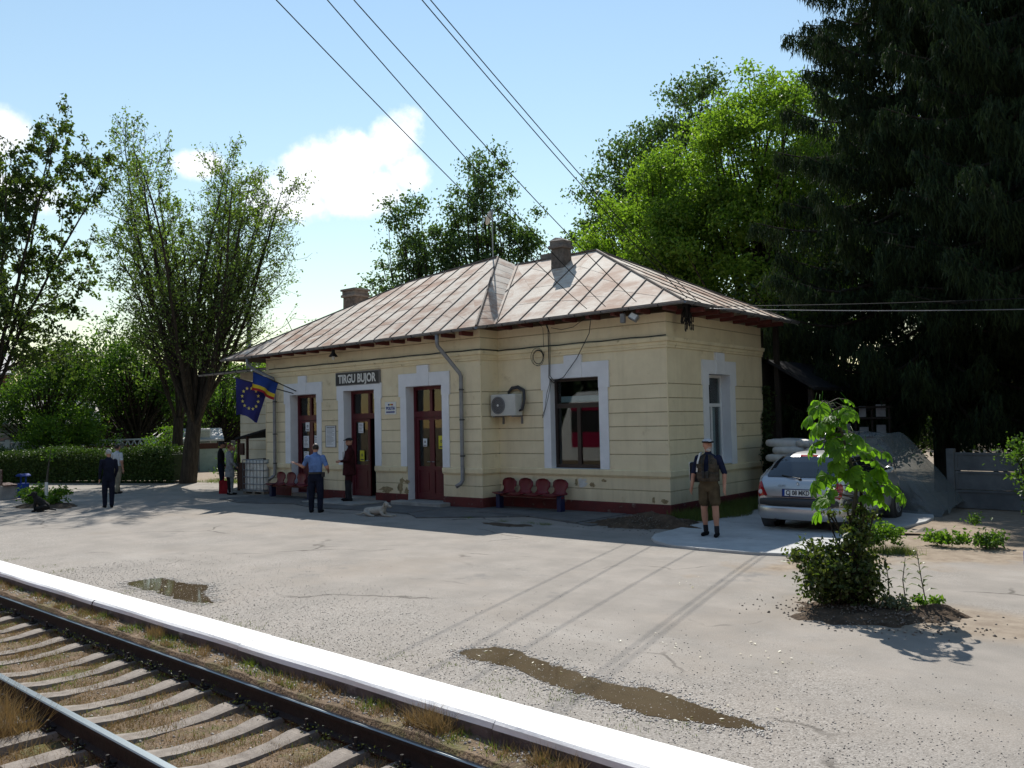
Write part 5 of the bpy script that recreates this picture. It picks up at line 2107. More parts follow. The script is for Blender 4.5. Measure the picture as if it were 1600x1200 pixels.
mb.build('rod', M['black'], t)

# benches of red shell seats on blue legs
M['seat_red'] = mat('red_seat_plastic', (.14, .009, .016), (.10, .007, .012), 3, .5)
M['leg_blue'] = mat('blue_bench_leg', (.010, .017, .075), (.008, .014, .06), 3, .5)


def seat_shell(x, parent):
    mb = MB()
    sec = [(-.24, .02, .20, .40), (-.20, .0, .225, .405), (0, -.01, .23, .40), (.13, .005, .22, .395), (.175, .04, .2, .42), (.20, .13, .16, .49), (.215, .22, .165, .54), (.225, .33, .215, .60), (.235, .44, .215, .69), (.24, .52, .15, .745), (.24, .55, .05, .765)]
    rows = []
    for y, dz, hw, z in sec:
        rows.append([(x + hw * s_, y - .045 * (s_ * s_) * (1 if z > .45 else 0), z - .3 * 0 + (.03 * s_ * s_ if z < .45 else 0)) for s_ in (-1, -.6, 0, .6, 1)])
    k = 5
    vs = [p for r in rows for p in r] + [(p[0], p[1] + .022, p[2] - .02) for r in rows for p in r]
    N = len(rows) * k
    fs = [(i * k + q, i * k + q + 1, (i + 1) * k + q + 1, (i + 1) * k + q) for i in range(len(rows) - 1) for q in range(k - 1)]
    fs += [tuple(N + q for q in reversed(f)) for f in fs]
    for i in range(len(rows) - 1):
        fs += [(i * k, (i + 1) * k, N + (i + 1) * k, N + i * k), (i * k + k - 1, N + i * k + k - 1, N + (i + 1) * k + k - 1, (i + 1) * k + k - 1)]
    for q in range(k - 1):
        e = (len(rows) - 1) * k
        fs += [(q, N + q, N + q + 1, q + 1), (e + q, e + q + 1, N + e + q + 1, N + e + q)]
    mb.add(vs, fs)
    return mb.build('seat', M['seat_red'], parent, True)


def bench(loc, label):
    t = thing('seat_row', loc, RW, label, 'bench', 'rows of red seats against the station wall')
    for k in range(4):
        seat_shell(-.78 + .52 * k, t)
    mb = MB()
    mb.box(-1.0, 1.0, -.06, .02, .33, .38)
    mb.build('rail', M['seat_red'], t)
    for x in (-.93, .93):
        mb = MB()
        mb.box(x - .06, x + .06, -.09, .07, .03, .42)
        mb.box(x - .075, x + .075, -.30, .26, 0, .03)
        mb.build('leg', M['leg_blue'], t, bevel=.01)
    return t


bench(wl(-3.55, -.42, 0), 'row of four red seats on blue legs in the corner below the front window')
bench(wl(-12.05, YL - .45, 0), 'row of red seats behind the policeman by the first door')

# paving along the front
ap = bpy.data.objects.new('paving', None)
COL.objects.link(ap)
tag(ap, 'cracked concrete slabs along the front of the station', kind='structure')
M['apron'] = mat('shaded_dark_paving', (.125, .125, .125), (.085, .085, .086), 2.2, .9, bump=.3, bscale=60, extra=[((.09, .085, .08), 2.6, .58, .72), ((.2, .195, .185), 6, .62, .75)])  # dark slabs, colour lowered further to stand in for the building's shade
x = -13.9
edge_y = lambda x: -2.55 + .25 * math.sin(x * 1.7) + (.75 if x > -4.8 else 0) + .12 * math.sin(x * 4.1)
while x < -.8:
    w_ = random.uniform(1.4, 2.2)
    x2 = min(x + w_, -.6)
    yb_ = YL - .04 if x2 < XJ + .2 else -.04
    if x < XJ < x2:
        x2 = XJ
        yb_ = YL - .04
    ym = (edge_y(x) + yb_) / 2
    for (y0a, y0b, y1) in ((edge_y(x), edge_y(x2), ym - .012), (ym + .012, ym + .012, yb_)):
        mb = MB()
        h_ = .035 + random.uniform(-.008, .008)
        pts = [wl(x + .012, y0a), wl((x + x2) / 2, (y0a + y0b) / 2 + random.uniform(-.06, .06)), wl(x2 - .012, y0b), wl(x2 - .012, y1), wl(x + .012, y1)]
        mb.prism([(p.x, p.y) for p in pts], -.05, h_)
        mb.build('paving_slab', M['apron'], ap, bevel=.008)
    x = x2
# pale concrete parking pad beside the station
pts = [(-8.0, 12.42), (-7.2, 12.15), (-6.3, 12.2), (-5.4, 12.5), (-4.75, 12.75), (-5.0, 13.6), (-5.35, 15.0), (-5.5, 19.0), (-8.6, 19.0), (-8.7, 15.2), (-8.5, 13.2)]
g = np.random.default_rng(12)
pts = outline(pts, .02, g, 5)
mb = MB()
mb.prism([(p[0], p[1]) for p in pts], -.05, .045)
tag(mb.build('parking_pad', M['pad'], bevel=.015), 'pale concrete pad under the silver car', kind='structure')
# heap of earth and stones at the corner


def mound(cx, cy, rx, ry, h, m, label, name='soil_mound', seed=1, rot=0):
    g_ = np.random.default_rng(seed)
    n = 70
    u = np.linspace(-1.25, 1.25, n)
    X, Y = np.meshgrid(u, u)
    r = np.sqrt(X ** 2 + Y ** 2)
    ph = g_.uniform(0, 6, 12)
    bumps = sum(np.sin(X * (3 + k) * 1.3 + ph[k]) * np.sin(Y * (3.5 + k) * 1.2 + ph[k + 6]) / (k + 1.5) for k in range(6))
    th = np.arctan2(Y, X)
    edge_ = 1 + .22 * np.sin(th * 3 + ph[0]) + .16 * np.sin(th * 5 + ph[1]) + .12 * np.sin(th * 9 + ph[2]) + .08 * np.sin(th * 17 + ph[3])
    Z = h * (np.clip(1 - r ** 2 * edge_, -.2, None) * (1 + .4 * bumps) + .10 * bumps + g_.normal(0, .035, X.shape)) - .012
    c, s = math.cos(rot), math.sin(rot)
    Xw, Yw = cx + c * X * rx - s * Y * ry, cy + s * X * rx + c * Y * ry
    V = np.stack([Xw, Yw, Z], -1).reshape(-1, 3)
    i, j = np.meshgrid(np.arange(n - 1), np.arange(n - 1))
    F = np.stack([j * n + i, j * n + i + 1, (j + 1) * n + i + 1, (j + 1) * n + i], -1).reshape(-1, 4)
    return tag(fast_obj(name, V, F, m, smooth=True), label, kind='structure')


mound(-9.55, 14.55, 1.1, .75, .2, M['soil'], 'low heap of dark earth and stones at the station corner', seed=3, rot=.3)
mound(-3.4, 9.25, .80, .58, .09, M['soil'], 'mound of dark earth round the young chestnut', seed=5, rot=.45)
mound(-2.85, 9.62, .34, .22, .10, M['soil'], 'small crest of dark earth right of the stalks', seed=6)
mound(-26.4, 9.2, 1.3, .7, .14, M['soil'], 'low planted bed of earth round the staked sapling', seed=7)
mound(-12.0, 13.0, .8, .3, .03, M['soil'], 'dark washed out patch of earth in front of the right door', seed=8)
n = 900
q = np.array([-9.55, 14.5]) + g.normal(0, (.75, .45), (n, 2))
zq = .2 * np.clip(1 - ((q[:, 0] + 9.55) / 1.1) ** 2 - ((q[:, 1] - 14.55) / .75) ** 2, 0, 1)
n2 = 700
q2 = np.array([-3.35, 9.2]) + g.normal(0, (.52, .34), (n2, 2))
stuff('soil_clods', [pebbles(q2[:, 0], q2[:, 1], np.full(n2, .004) + .07 * np.clip(1 - ((q2[:, 0] + 3.4) / .8) ** 2 - ((q2[:, 1] - 9.25) / .58) ** 2, 0, 1), .013, g)], M['pebble_dark'], 'dark clods of earth strewn round the young chestnut')
stuff('rubble', [pebbles(q[:, 0], q[:, 1], zq, .014, g)], M['pebble_dark'], 'stones and grit on the heap at the station corner')

# ---------------------------------------------------------------- annex, kiosk and water tank at the left end
t = thing('annex_building', wl(-18.4, 1.2, 0), RW, 'lower cream annex set back at the left end of the station under a dark roof', 'annex')
mb = MB()
PA = lambda a, z, out=0.0: Vector((a, -out, z))
wall(mb, PA, 0, 4.36, 0, 4.12)
PA2 = lambda a, z, out=0.0: Vector((-out, a, z))
wall(mb, PA2, 0, 3.4, 0, 4.12)
M['annex'] = mat('pale_annex_plaster', (.62, .58, .46), (.54, .50, .39), 2, .9, bump=.2, bscale=90, extra=[((.4, .37, .3), 3, .6, .75)])
mb.build('wall', [M['annex'], M['groove']], t)
M['slate'] = mat('dark_tar_roof', (.035, .035, .038), (.022, .022, .025), 4, .85, bump=.2, spec=.1, extra=[((.2, .2, .2), 5, .68, .74)])
mb = MB()
for k in range(7):
    x0, x1 = -1.5 + k * .82, -1.5 + (k + 1) * .82 - .02
    mb.add([(x0, -.65, 4.10), (x1, -.65, 4.10), (x1, 3.6, 4.62), (x0, 3.6, 4.62), (x0, -.65, 4.16), (x1, -.65, 4.16), (x1, 3.6, 4.68), (x0, 3.6, 4.68)],
           [(4, 5, 6, 7), (0, 3, 2, 1), (0, 1, 5, 4), (1, 2, 6, 5), (3, 0, 4, 7)])
mb.build('roof', M['slate'], t)
gutter([(-1.55, -.72, 4.10), (4.2, -.72, 4.12)], t)

t = thing('kiosk', (-25.3, 15.95, 0), RW, 'brown lean-to kiosk with a sloping dark roof beside the water tank', 'kiosk')
M['brown'] = mat('brown_boards', (.075, .028, .018), (.05, .02, .014), 5, .7, stretch=(6, 6, .6), bump=.2)
mb = MB()
mb.add([(-1.15, -.75, 1.72), (1.3, -.75, 2.12), (1.3, .5, 2.16), (-1.15, .5, 1.76), (-1.15, -.75, 1.78), (1.3, -.75, 2.18), (1.3, .5, 2.22), (-1.15, .5, 1.82)],
       [(4, 5, 6, 7), (0, 3, 2, 1), (0, 1, 5, 4), (1, 2, 6, 5), (2, 3, 7, 6), (3, 0, 4, 7)])
mb.build('roof', M['slate'], t)
for k in range(9):
    mb = MB()
    mb.box(-1.0 + k * .25, -.765 + k * .25, .40, .43, .05, 1.72 + .04 * k)
    mb.build('board', M['brown'], t)
for x_, h_ in ((-1.08, 1.73), (-.55, 1.82), (1.2, 2.1)):
    mb = MB()
    mb.box(x_ - .035, x_ + .035, -.70, -.63, 0, h_)
    mb.build('post', M['brown'], t)
mb = MB()
mb.box(-.5, 1.15, -.70, -.35, .86, .92)
mb.box(-.5, 1.15, -.70, -.66, .05, .86)
mb.build('counter', M['brown'], t)
mb = MB()
mb.lathe([(.16, 0), (.16, -.012), (0, -.013)], (.35, .40, 1.45), 18, 'y')
mb.build('disc', mat('mustard_disc', (.42, .3, .02), None), t)
mb = MB()
mb.box(-1.1, -.62, -.70, -.66, .05, .95)
mb.box(-.98, -.74, -.705, -.64, 1.2, 1.6)
mb.build('shutter', M['brown'], t)

t = thing('water_tank', (-24.2, 15.0, 0), RW + .05, 'white plastic cube tank in a wire cage on a pallet by the left wall', 'tank')
M['tank'] = mat('milky_plastic', (.78, .76, .71), (.70, .68, .63), 2, .5, extra=[((.4, .37, .31), 2.5, .58, .75)])
mb = MB()
mb.box(-.5, .5, -.5, .5, .14, 1.08)
mb.build('bottle', M['tank'], t, bevel=.07)
mb = MB()
mb.lathe([(.12, 1.08), (.12, 1.13), (0, 1.13)], (0, 0, 0), 14)
mb.build('cap', M['black'], t)
M['cage'] = mat('cage_steel', (.30, .31, .33), (.22, .23, .25), 6, .45, metal=.5)
bars = MB()
for k in range(7):
    q = -.53 + k * 1.06 / 6
    for a in (-.53, .53):
        bars.tube([(q, a, .13), (q, a, 1.10)], .013, 5)
        bars.tube([(a, q, .13), (a, q, 1.10)], .013, 5)
for z in (.16, .34, .56, .78, 1.0, 1.10):
    bars.tube([(-.53, -.53, z), (.53, -.53, z), (.53, .53, z), (-.53, .53, z), (-.53, -.53, z)], .013, 5)
tag(bars.build('cage', M['cage'], t), kind='stuff')
M['grey_wood'] = mat('grey_pallet_wood', (.22, .19, .15), (.16, .135, .11), 8, .9, stretch=(1, 5, 1))
for k in range(3):
    mb = MB()
    mb.box(-.53, .53, -.52 + k * .45, -.38 + k * .45, 0, .03)
    mb.build('plank', M['grey_wood'], t)
    mb = MB()
    mb.box(-.53 + k * .46, -.39 + k * .46, -.52, .52, .031, .10)
    mb.build('skid', M['grey_wood'], t)
mb = MB()
mb.box(-.54, .54, -.53, .53, .101, .135)
mb.build('deck', M['cage'], t)

# ---------------------------------------------------------------- veranda behind the side wall
t = thing('veranda', wl(0, YB, 0), RW, 'dark timber veranda with a low tarred roof behind the side wall', 'veranda')
M['dark_timber'] = mat('dark_timber', (.028, .021, .017), (.02, .015, .012), 5, .85, stretch=(4, 4, .5))
mb = MB()
mb.add([(-1.2, .15, 3.72), (.1, .15, 3.60), (1.3, .15, 2.84), (1.3, 3.4, 2.84), (.1, 3.4, 3.60), (-1.2, 3.4, 3.72)], [(0, 1, 4, 5), (1, 2, 3, 4)])
mb.add([(-1.2, .15, 3.64), (.1, .15, 3.52), (1.3, .15, 2.76), (1.3, 3.4, 2.76), (.1, 3.4, 3.52), (-1.2, 3.4, 3.64)], [(5, 4, 1, 0), (4, 3, 2, 1)])
mb.quad((.1, .15, 3.60), (1.3, .15, 2.84), (1.3, .15, 2.76), (.1, .15, 3.52))
mb.quad((1.3, .15, 2.84), (1.3, 3.4, 2.84), (1.3, 3.4, 2.76), (1.3, .15, 2.76))
mb.build('roof', M['slate'], t)
for x_, y_, h_ in ((.28, .3, 4.45), (1.15, .3, 2.8), (1.15, 3.2, 2.8), (.28, 3.2, 4.45)):
    mb = MB()
    mb.box(x_ - .06, x_ + .06, y_ - .06, y_ + .06, 0, h_)
    mb.build('post', M['dark_timber'], t)
mb = MB()
mb.box(-1.0, -.1, .12, 3.4, 0, 3.5)
mb.box(-1.0, -.15, .12, .5, 3.5, 4.4)
mb.build('wall', M['dark_timber'], t)
t2 = thing('trellis', wl(1.9, YB + 1.6, 0), RW, 'dark lattice screen with pale boards showing through behind the car', 'trellis')
for k in range(6):
    mb = MB()
    mb.box(-1.4 + k * .42, -1.36 + k * .42, 0, .05, 0, 2.3)
    mb.build('upright', M['dark_timber'], t2)
for z in (.5, 1.02, 1.5, 2.0, 2.28):
    mb = MB()
    mb.box(-1.42, .78, -.045, -.001, z, z + .05)
    mb.build('rail', M['dark_timber'], t2)
mb = MB()
for k in range(5):
    for j in range(3):
        if random.random() < .8:
            mb.box(-1.3 + k * .42, -1.06 + k * .42 + random.uniform(-.08, .04), .08, .10, 1.06 + j * .5, 1.40 + j * .5 + random.uniform(-.1, 0))
tag(mb.build('backing_board', mat('grey_board', (.30, .31, .33), (.2, .2, .21), 3), t2), kind='stuff')

# ---------------------------------------------------------------- precast concrete wall, wrapped sacks
M['wall_conc'] = mat('precast_concrete', (.15, .155, .16), (.10, .105, .11), 2, .9, bump=.3, bscale=40, extra=[((.11, .11, .11), 3, .58, .75)])  # concrete tone darkened to stand in for the shade of the trees
t = thing('concrete_wall', (0, 20.4, 0), -.06, 'low grey precast concrete wall of stacked panels and posts at the right', 'wall')
x = -5.6
while x < 9:
    mb = MB()
    mb.box(x - .08, x + .08, -.09, .09, 0, 1.32)
    mb.build('post', M['wall_conc'], t, bevel=.015)
    for j in range(3):
        mb = MB()
        x0, x1, z0, z1 = x + .085, x + 1.715, .02 + j * .41, .02 + j * .41 + .395
        mb.box(x0, x1, -.025, .025, z0, z1)
        for (a, b, c, d) in ((x0, x1, z0, z0 + .05), (x0, x1, z1 - .05, z1), (x0, x0 + .05, z0 + .05, z1 - .05), (x1 - .05, x1, z0 + .05, z1 - .05)):
            mb.box(a, b, -.045, -.025, c, d)
        mb.build('panel', M['wall_conc'], t)
    x += 1.8

M['sack'] = mat('white_sack', (.66, .66, .64), (.55, .55, .54), 5, .7, bump=.4, bscale=20)
hs = thing('sack_stack', (-7.25, 20.0, 0), .02, 'stack of white sacks beyond the car under clear plastic', 'sacks')
sk = MB()
sk.ell((0, 0, 0), (.41, .27, .10), 12, 8)
for q in range(len(sk.v)):
    x_, y_, z_ = sk.v[q]
    f = lambda a, b: math.copysign(abs(a / b) ** .55 * b, a)
    sk.v[q] = (f(x_, .41), f(y_, .27), f(z_, .10))
s0 = sk.build('sack', M['sack'], hs, True)
first = True
for lay in range(9):
    n_ = 3
    for k in range(n_):
        for r in range(2):
            o = s0 if first else s0.copy()
            if not first:
                COL.objects.link(o)
            first = False
            o.location = (-1.75 + k * .79 + (.2 if lay % 2 else 0) + random.uniform(-.03, .03), -.35 + r * .56 + random.uniform(-.03, .03), .1 + lay * .172)
            o.rotation_euler = (random.uniform(-.04, .04), random.uniform(-.04, .04), random.uniform(-.06, .06))
M['film'] = glass_mat('clear_film', (.46, .50, .51), .6, .25, .85)
pn = M['film'].node_tree
tn = pn.nodes.new('ShaderNodeTexNoise')
tn.inputs['Scale'].default_value = 2.2
tn.inputs['Detail'].default_value = 5
bpn = pn.nodes.new('ShaderNodeBump')
bpn.inputs['Strength'].default_value = .35
bpn.inputs['Distance'].default_value = .15
pn.links.new(tn.outputs['Fac'], bpn.inputs['Height'])
for nd in pn.nodes:
    if nd.type in ('BSDF_GLOSSY', 'LAYER_WEIGHT'):
        pn.links.new(bpn.outputs[0], nd.inputs['Normal'])
# film_diffuse: dusty film scatters a little light of its own
dfn = pn.nodes.new('ShaderNodeBsdfDiffuse')
dfn.inputs[0].default_value = (.34, .37, .37, 1)
mxn = pn.nodes.new('ShaderNodeMixShader')
mxn.inputs[0].default_value = .28
outn = [nd for nd in pn.nodes if nd.type == 'OUTPUT_MATERIAL'][0]
src_ = outn.inputs[0].links[0].from_socket
pn.links.new(src_, mxn.inputs[1])
pn.links.new(dfn.outputs[0], mxn.inputs[2])
pn.links.new(mxn.outputs[0], outn.inputs[0])
tp = thing('plastic_sheet', (-7.25, 20.0, 0), .02, 'clear plastic sheet draped over the white sacks down to the ground at the right', 'plastic sheet')
g = np.random.default_rng(14)
mb = MB()
nx, nz = 56, 36


def drape(u, w):
    """u along the stack, w over it from the front foot to the back."""
    x_ = -.75 + u * 2.7
    edge = max(0, (u - .50) / .50) ** 1.15
    top = 1.70 - edge * 1.55
    yy = -.80 - .03 * math.sin(u * 9)
    if w < .5:
        q = w / .5
        s_ = .45 + .55 * q
        z = top * max(0.02, q ** .9)
        y = yy - (1 - q) * (.05 + .45 * u)
    else:
        q = (w - .5) / .5
        z = top + .03 * math.sin(u * 17 + q * 5)
        y = yy + q * 1.5
    nv_ = mnoise.noise(Vector((x_ * 2.2, w * 5.5, 3.1))) * .07 + mnoise.noise(Vector((x_ * 6, w * 14, 7.7))) * .03
    y += nv_
    z += nv_ * .5 if w > .45 else 0
    z -= .10 * math.exp(-((w - .5) / .05) ** 2)
    return (x_ + .02 * math.sin(w * 8 + u * 9), y + .03 * math.sin(u * 13 + w * 4) + .012 * math.sin(u * 29 - w * 6), max(.01, z))


for i in range(nx):
    for j in range(nz):
        mb.quad(drape(i / nx, j / nz), drape((i + 1) / nx, j / nz), drape((i + 1) / nx, (j + 1) / nz), drape(i / nx, (j + 1) / nz))
mb.build('film', M['film'], tp, True)
tag(thing('litter_sheet', (-4.85, 15.9, 0), .4, 'crumpled scrap of grey sheeting lying on the earth beside the car', 'scrap'))
o = [x for x in bpy.data.objects if x.name.startswith('litter_sheet')][0]
mb = MB()
g = np.random.default_rng(15)
pr = [[(-.45 + i * .18, -.15 + j * .15, .03 + abs(g.normal(0, .05))) for i in range(6)] for j in range(3)]
for j in range(2):
    for i in range(5):
        mb.quad(pr[j][i], pr[j][i + 1], pr[j + 1][i + 1], pr[j + 1][i])
mb.build('sheeting', M['grey_wood'], o)
t = thing('blue_crate', (-2.62, 13.5, 0), .3, 'small blue plastic crate cut by the right edge', 'crate')
mb = MB()
mb.box(-.14, .14, -.1, .1, 0, .02)
for (a, b, c, d) in ((-.14, .14, -.1, -.09), (-.14, .14, .09, .1), (-.14, -.13, -.09, .09), (.13, .14, -.09, .09)):
    mb.box(a, b, c, d, .02, .18)
mb.build('walls', M['ro_blue'], t)

# ---------------------------------------------------------------- young chestnut, bush and stalks on the mound
t = thing('chestnut_sapling', (-3.60, 9.62, .05), 0, 'young horse chestnut with large drooping leaves in front of the silver car', 'tree')
g = np.random.default_rng(22)
stem = [np.array(p) for p in [(0, 0, 0), (.02, -.01, .5), (-.02, 0, .95), (.02, .03, 1.3), (-.06, .0, 1.65), (-.12, -.04, 1.95), (-.24, -.06, 2.22)]]
segs = [(np.array(stem), np.array([.032, .028, .024, .02, .016, .012, .007]))]
M['lf_chestnut'] = leaf_mat('chestnut_leaf', (.055, .14, .012), (.125, .25, .025), .62, .5)
protos = []
for v in range(4):
    mb = MB()
    for k in range(6):
        a = (k - 2.5) * .52
        L_ = .155 - abs(k - 2.5) * .014
        d = Vector((math.cos(a), math.sin(a), 0))
        s = Vector((-d.y, d.x, 0))
        prof = [(0.02, .003), (.35, .021), (.7, .037), (.88, .027), (1.0, .002)]
        rowsL, rowsC, rowsR = [], [], []
        for q, w in prof:
            z = -.30 * L_ * q ** 2 * (1.3 + .4 * v) + random.uniform(-.004, .004)
            c = d * (L_ * q)
            rowsL.append((c.x + s.x * w, c.y + s.y * w, z + w * .35))
            rowsC.append((c.x, c.y, z))
            rowsR.append((c.x - s.x * w, c.y - s.y * w, z + w * .35))
        n_ = len(prof)
        o_ = len(mb.v)
        mb.v += rowsL + rowsC + rowsR
        for q in range(n_ - 1):
            mb.f += [(o_ + q, o_ + n_ + q, o_ + n_ + q + 1, o_ + q + 1), (o_ + n_ + q, o_ + 2 * n_ + q, o_ + 2 * n_ + q + 1, o_ + n_ + q + 1)]
            mb.m += [0, 0]
    mb.tube([(-.12, 0, .05), (-.04, 0, .015), (0, 0, 0)], .003, 4)
    o = mb.build('leaf', M['lf_chestnut'], t, True)
    protos.append(o)
for k in range(78):
    o = protos[k] if k < 4 else protos[k % 4].copy()
    if k >= 4:
        COL.objects.link(o)
    u = .36 + .64 * (k + g.random()) / 78
    f = u * 6
    i = min(int(f), 5)
    p = stem[i] + (stem[i + 1] - stem[i]) * (f - i)
    a = g.uniform(0, 6.283)
    r = g.uniform(.12, .50) * (1.25 - .62 * u)
    tip = p + np.array([math.cos(a) * r, math.sin(a) * r, g.uniform(-.02, .20) * r * 2 - .04])
    segs.append((np.array([p, (p + tip) / 2 + np.array([0, 0, .03]), tip]), np.array([.006, .005, .004])))
    o.location = tip
    o.rotation_euler = (g.normal(0, .35), g.uniform(.15, .95), a + g.normal(0, .3))
    s = g.uniform(.75, 1.2)
    o.scale = (s, s, s)
V, F = tubes_arrays(segs, 6)
fast_obj('stem', V, F, M['bark_grey'], t, True)
mb = MB()
mb.tube([(.05, .03, -.1), (.06, .04, 1.25)], .018, 6)
mb.build('stake', M['dark_timber'], t)
clump_tree('leafy_bush', 'dense dark green leafy bush at the foot of the young chestnut', (-3.72, 9.28, .02), [(-.10, -.02, .38, .42, .40, .34), (.18, .12, .45, .30, .30, .38), (-.22, -.1, .52, .28, .26, .20), (.1, .1, .2, .45, .4, .2)],
           95, 75, 91, .062, M['lf_bush'], M['bark'], .02, .5, cr=.15, cat='bush', hollow=.2)
clump_tree('climber', 'scruffy leafy stems climbing the foot of the young chestnut trunk', (-3.58, 9.60, .02), [(0, 0, .75, .13, .13, .5), (.1, 0, .95, .16, .14, .14), (-.25, -.1, 1.0, .16, .1, .05)], 34, 34, 92, .05, M['lf_bush'], M['bark'], .012, .9, cr=.1, cat='climber', hollow=.1)


def stalk(loc, h, n, m, label, ls, seed, grp):
    g_ = np.random.default_rng(seed)
    t = thing('stalk_plant', loc, g_.uniform(0, 6), label, 'plant', grp)
    top = np.array([g_.normal(0, .03), g_.normal(0, .03), h])
    V, F = tubes_arrays([(np.array([(0, 0, -.03), top * .5 + g_.normal(0, .012, 3), top]), np.array([.009, .007, .004]))], 5)
    fast_obj('stem', V, F, M['bark_grey'], t, True)
    mb = MB()
    for k in range(n):
        z = h * (.25 + .75 * k / n)
        a = k * 2.4
        L_ = ls * (1.15 - .5 * k / n)
        d = Vector((math.cos(a), math.sin(a), .55)).normalized()
        s = Vector((-math.sin(a), math.cos(a), 0))
        p = Vector(top) * (z / h)
        mid = p + d * L_ * .5
        tip = p + d * L_ + Vector((0, 0, -.25 * L_))
        mb.add([p, mid + s * L_ * .17 + Vector((0, 0, .01)), tip, mid - s * L_ * .17 + Vector((0, 0, .01)), mid], [(0, 4, 1), (1, 4, 2), (2, 4, 3), (3, 4, 0)])
    mb.build('leaves', m, t)


M['lf_grey'] = leaf_mat('grey_green_leaf', (.10, .13, .085), (.14, .17, .11), .3)
SG = 'stalks on the mound'
stalk((-3.27, 9.62, .06), .50, 12, M['lf_grey'], 'grey green stalk close beside the dark bush', .13, 1, SG)
stalk((-3.12, 9.70, .06), .50, 11, M['lf_grey'], 'grey green stalk between the dark bush and the tall dark stalk', .12, 2, SG)
stalk((-2.92, 9.72, .06), .58, 15, M['lf_bush'], 'tall dark leaved stalk standing alone right of the bush', .14, 3, SG)
clump_tree('low_plant', 'low greyish plants in front of the stalks', (-3.2, 9.42, .03), [(0, 0, .08, .28, .2, .07)], 22, 30, 93, .05, M['lf_grey'], M['bark'], .006, .1, cr=.08, cat='plant', limb=False)
clump_tree('low_plant', 'pale green rosette at the foot of the tall dark stalk', (-2.92, 9.70, .05), [(0, 0, .06, .16, .13, .05)], 10, 26, 94, .06, M['lf_elder'], M['bark'], .006, .1, cr=.07, cat='plant', limb=False)
clump_tree('weed_clump', 'bright green weed clump behind the chestnut trunk', (-4.72, 13.7, 0), [(0, 0, .22, .35, .3, .2)], 26, 60, 95, .06, M['lf_elder'], M['bark'], .008, .25, cr=.12, cat='weeds', limb=False)
clump_tree('weed_clump', 'bright green leafy weeds on the bare earth at the right', (-4.05, 14.7, 0), [(0, 0, .10, .3, .24, .10)], 20, 45, 96, .065, M['lf_elder'], M['bark'], .008, .2, cr=.12, cat='weeds', limb=False)
clump_tree('weed_clump', 'taller leafy weed with an upright shoot on the bare earth', (-3.55, 14.8, 0), [(0, 0, .13, .24, .22, .12), (-.12, 0, .36, .06, .06, .14)], 22, 50, 97, .07, M['lf_dense'], M['bark'], .008, .5, cr=.12, cat='weeds', limb=False)

# ---------------------------------------------------------------- left part of the forecourt
t = thing('sapling', (-26.5, 9.25, .05), 0, 'thin staked sapling with a whitewashed trunk in the planted bed', 'tree')
V, F = tubes_arrays([(np.array([(0, 0, 0), (.0, 0, .62)]), np.array([.05, .045]))], 7)
fast_obj('whitewashed_trunk', V, F, M['sign_white'], t, True)
V, F = tubes_arrays([(np.array([(0, 0, .6), (.03, .03, 1.0), (.10, .08, 1.55)]), np.array([.035, .025, .012]))], 6)
fast_obj('stem', V, F, M['bark_grey'], t, True)
g = np.random.default_rng(31)
V, F = leaf_arrays(np.array([.08, .06, 1.45]) + g.normal(0, (.12, .12, .14), (70, 3)), .09, g)
fast_obj('crown', V, F, M['lf_elder'], t)
PB = 'plants in the bed round the sapling'
for q, (x, y, r, lab) in enumerate([(-27.1, 9.2, .45, 'pale green flowering plant left of the whitewashed sapling'), (-26.05, 9.45, .42, 'yellow green plant right of the whitewashed sapling'), (-26.6, 9.0, .3, 'small green plant at the foot of the whitewashed sapling')]):
    clump_tree('bedding_plant', lab, (x, y, .03), [(0, 0, r * .6, r, r, r * .55)], 24, 34, 100 + q, .085, M['lf_elder'], M['bark'], .01, r * .6, cr=.14, cat='plant', group=PB, limb=False)
t = thing('litter_bin', (-29.9, 9.75, 0), .3, 'blue metal litter bin with a little roof on posts', 'litter bin')
mb = MB()
mb.box(-.13, .13, -.12, .12, .03, .50)
mb.build('body', M['ro_blue'], t, bevel=.02)
mb = MB()
mb.prism([(-.17, .72), (.17, .72), (.15, .75), (.06, .80), (-.06, .80), (-.15, .75)], -.15, .15, lambda u, v, h: (u, h, v))
mb.build('roof', M['ro_blue'], t)
for x_ in (-.115, .115):
    mb = MB()
    mb.box(x_ - .012, x_ + .012, -.02, .02, .50, .72)
    mb.build('post', M['ro_blue'], t)
t = thing('park_bench', (-30.9, 9.35, 0), -.15, 'dark brown park bench on pale legs at the left edge', 'bench')
for k in range(3):
    mb = MB()
    mb.box(-.85, .85, -.05, -.02, .48 + k * .16, .62 + k * .16)
    mb.build('back_slat', M['brown'], t)
for k in range(3):
    mb = MB()
    mb.box(-.85, .85, .02 + k * .14, .14 + k * .14, .43, .46)
    mb.build('seat_slat', M['brown'], t)
for x_ in (-.6, .6):
    mb = MB()
    mb.box(x_ - .12, x_ + .12, -.03, .42, 0, .425)
    mb.build('leg', M['concrete'], t)

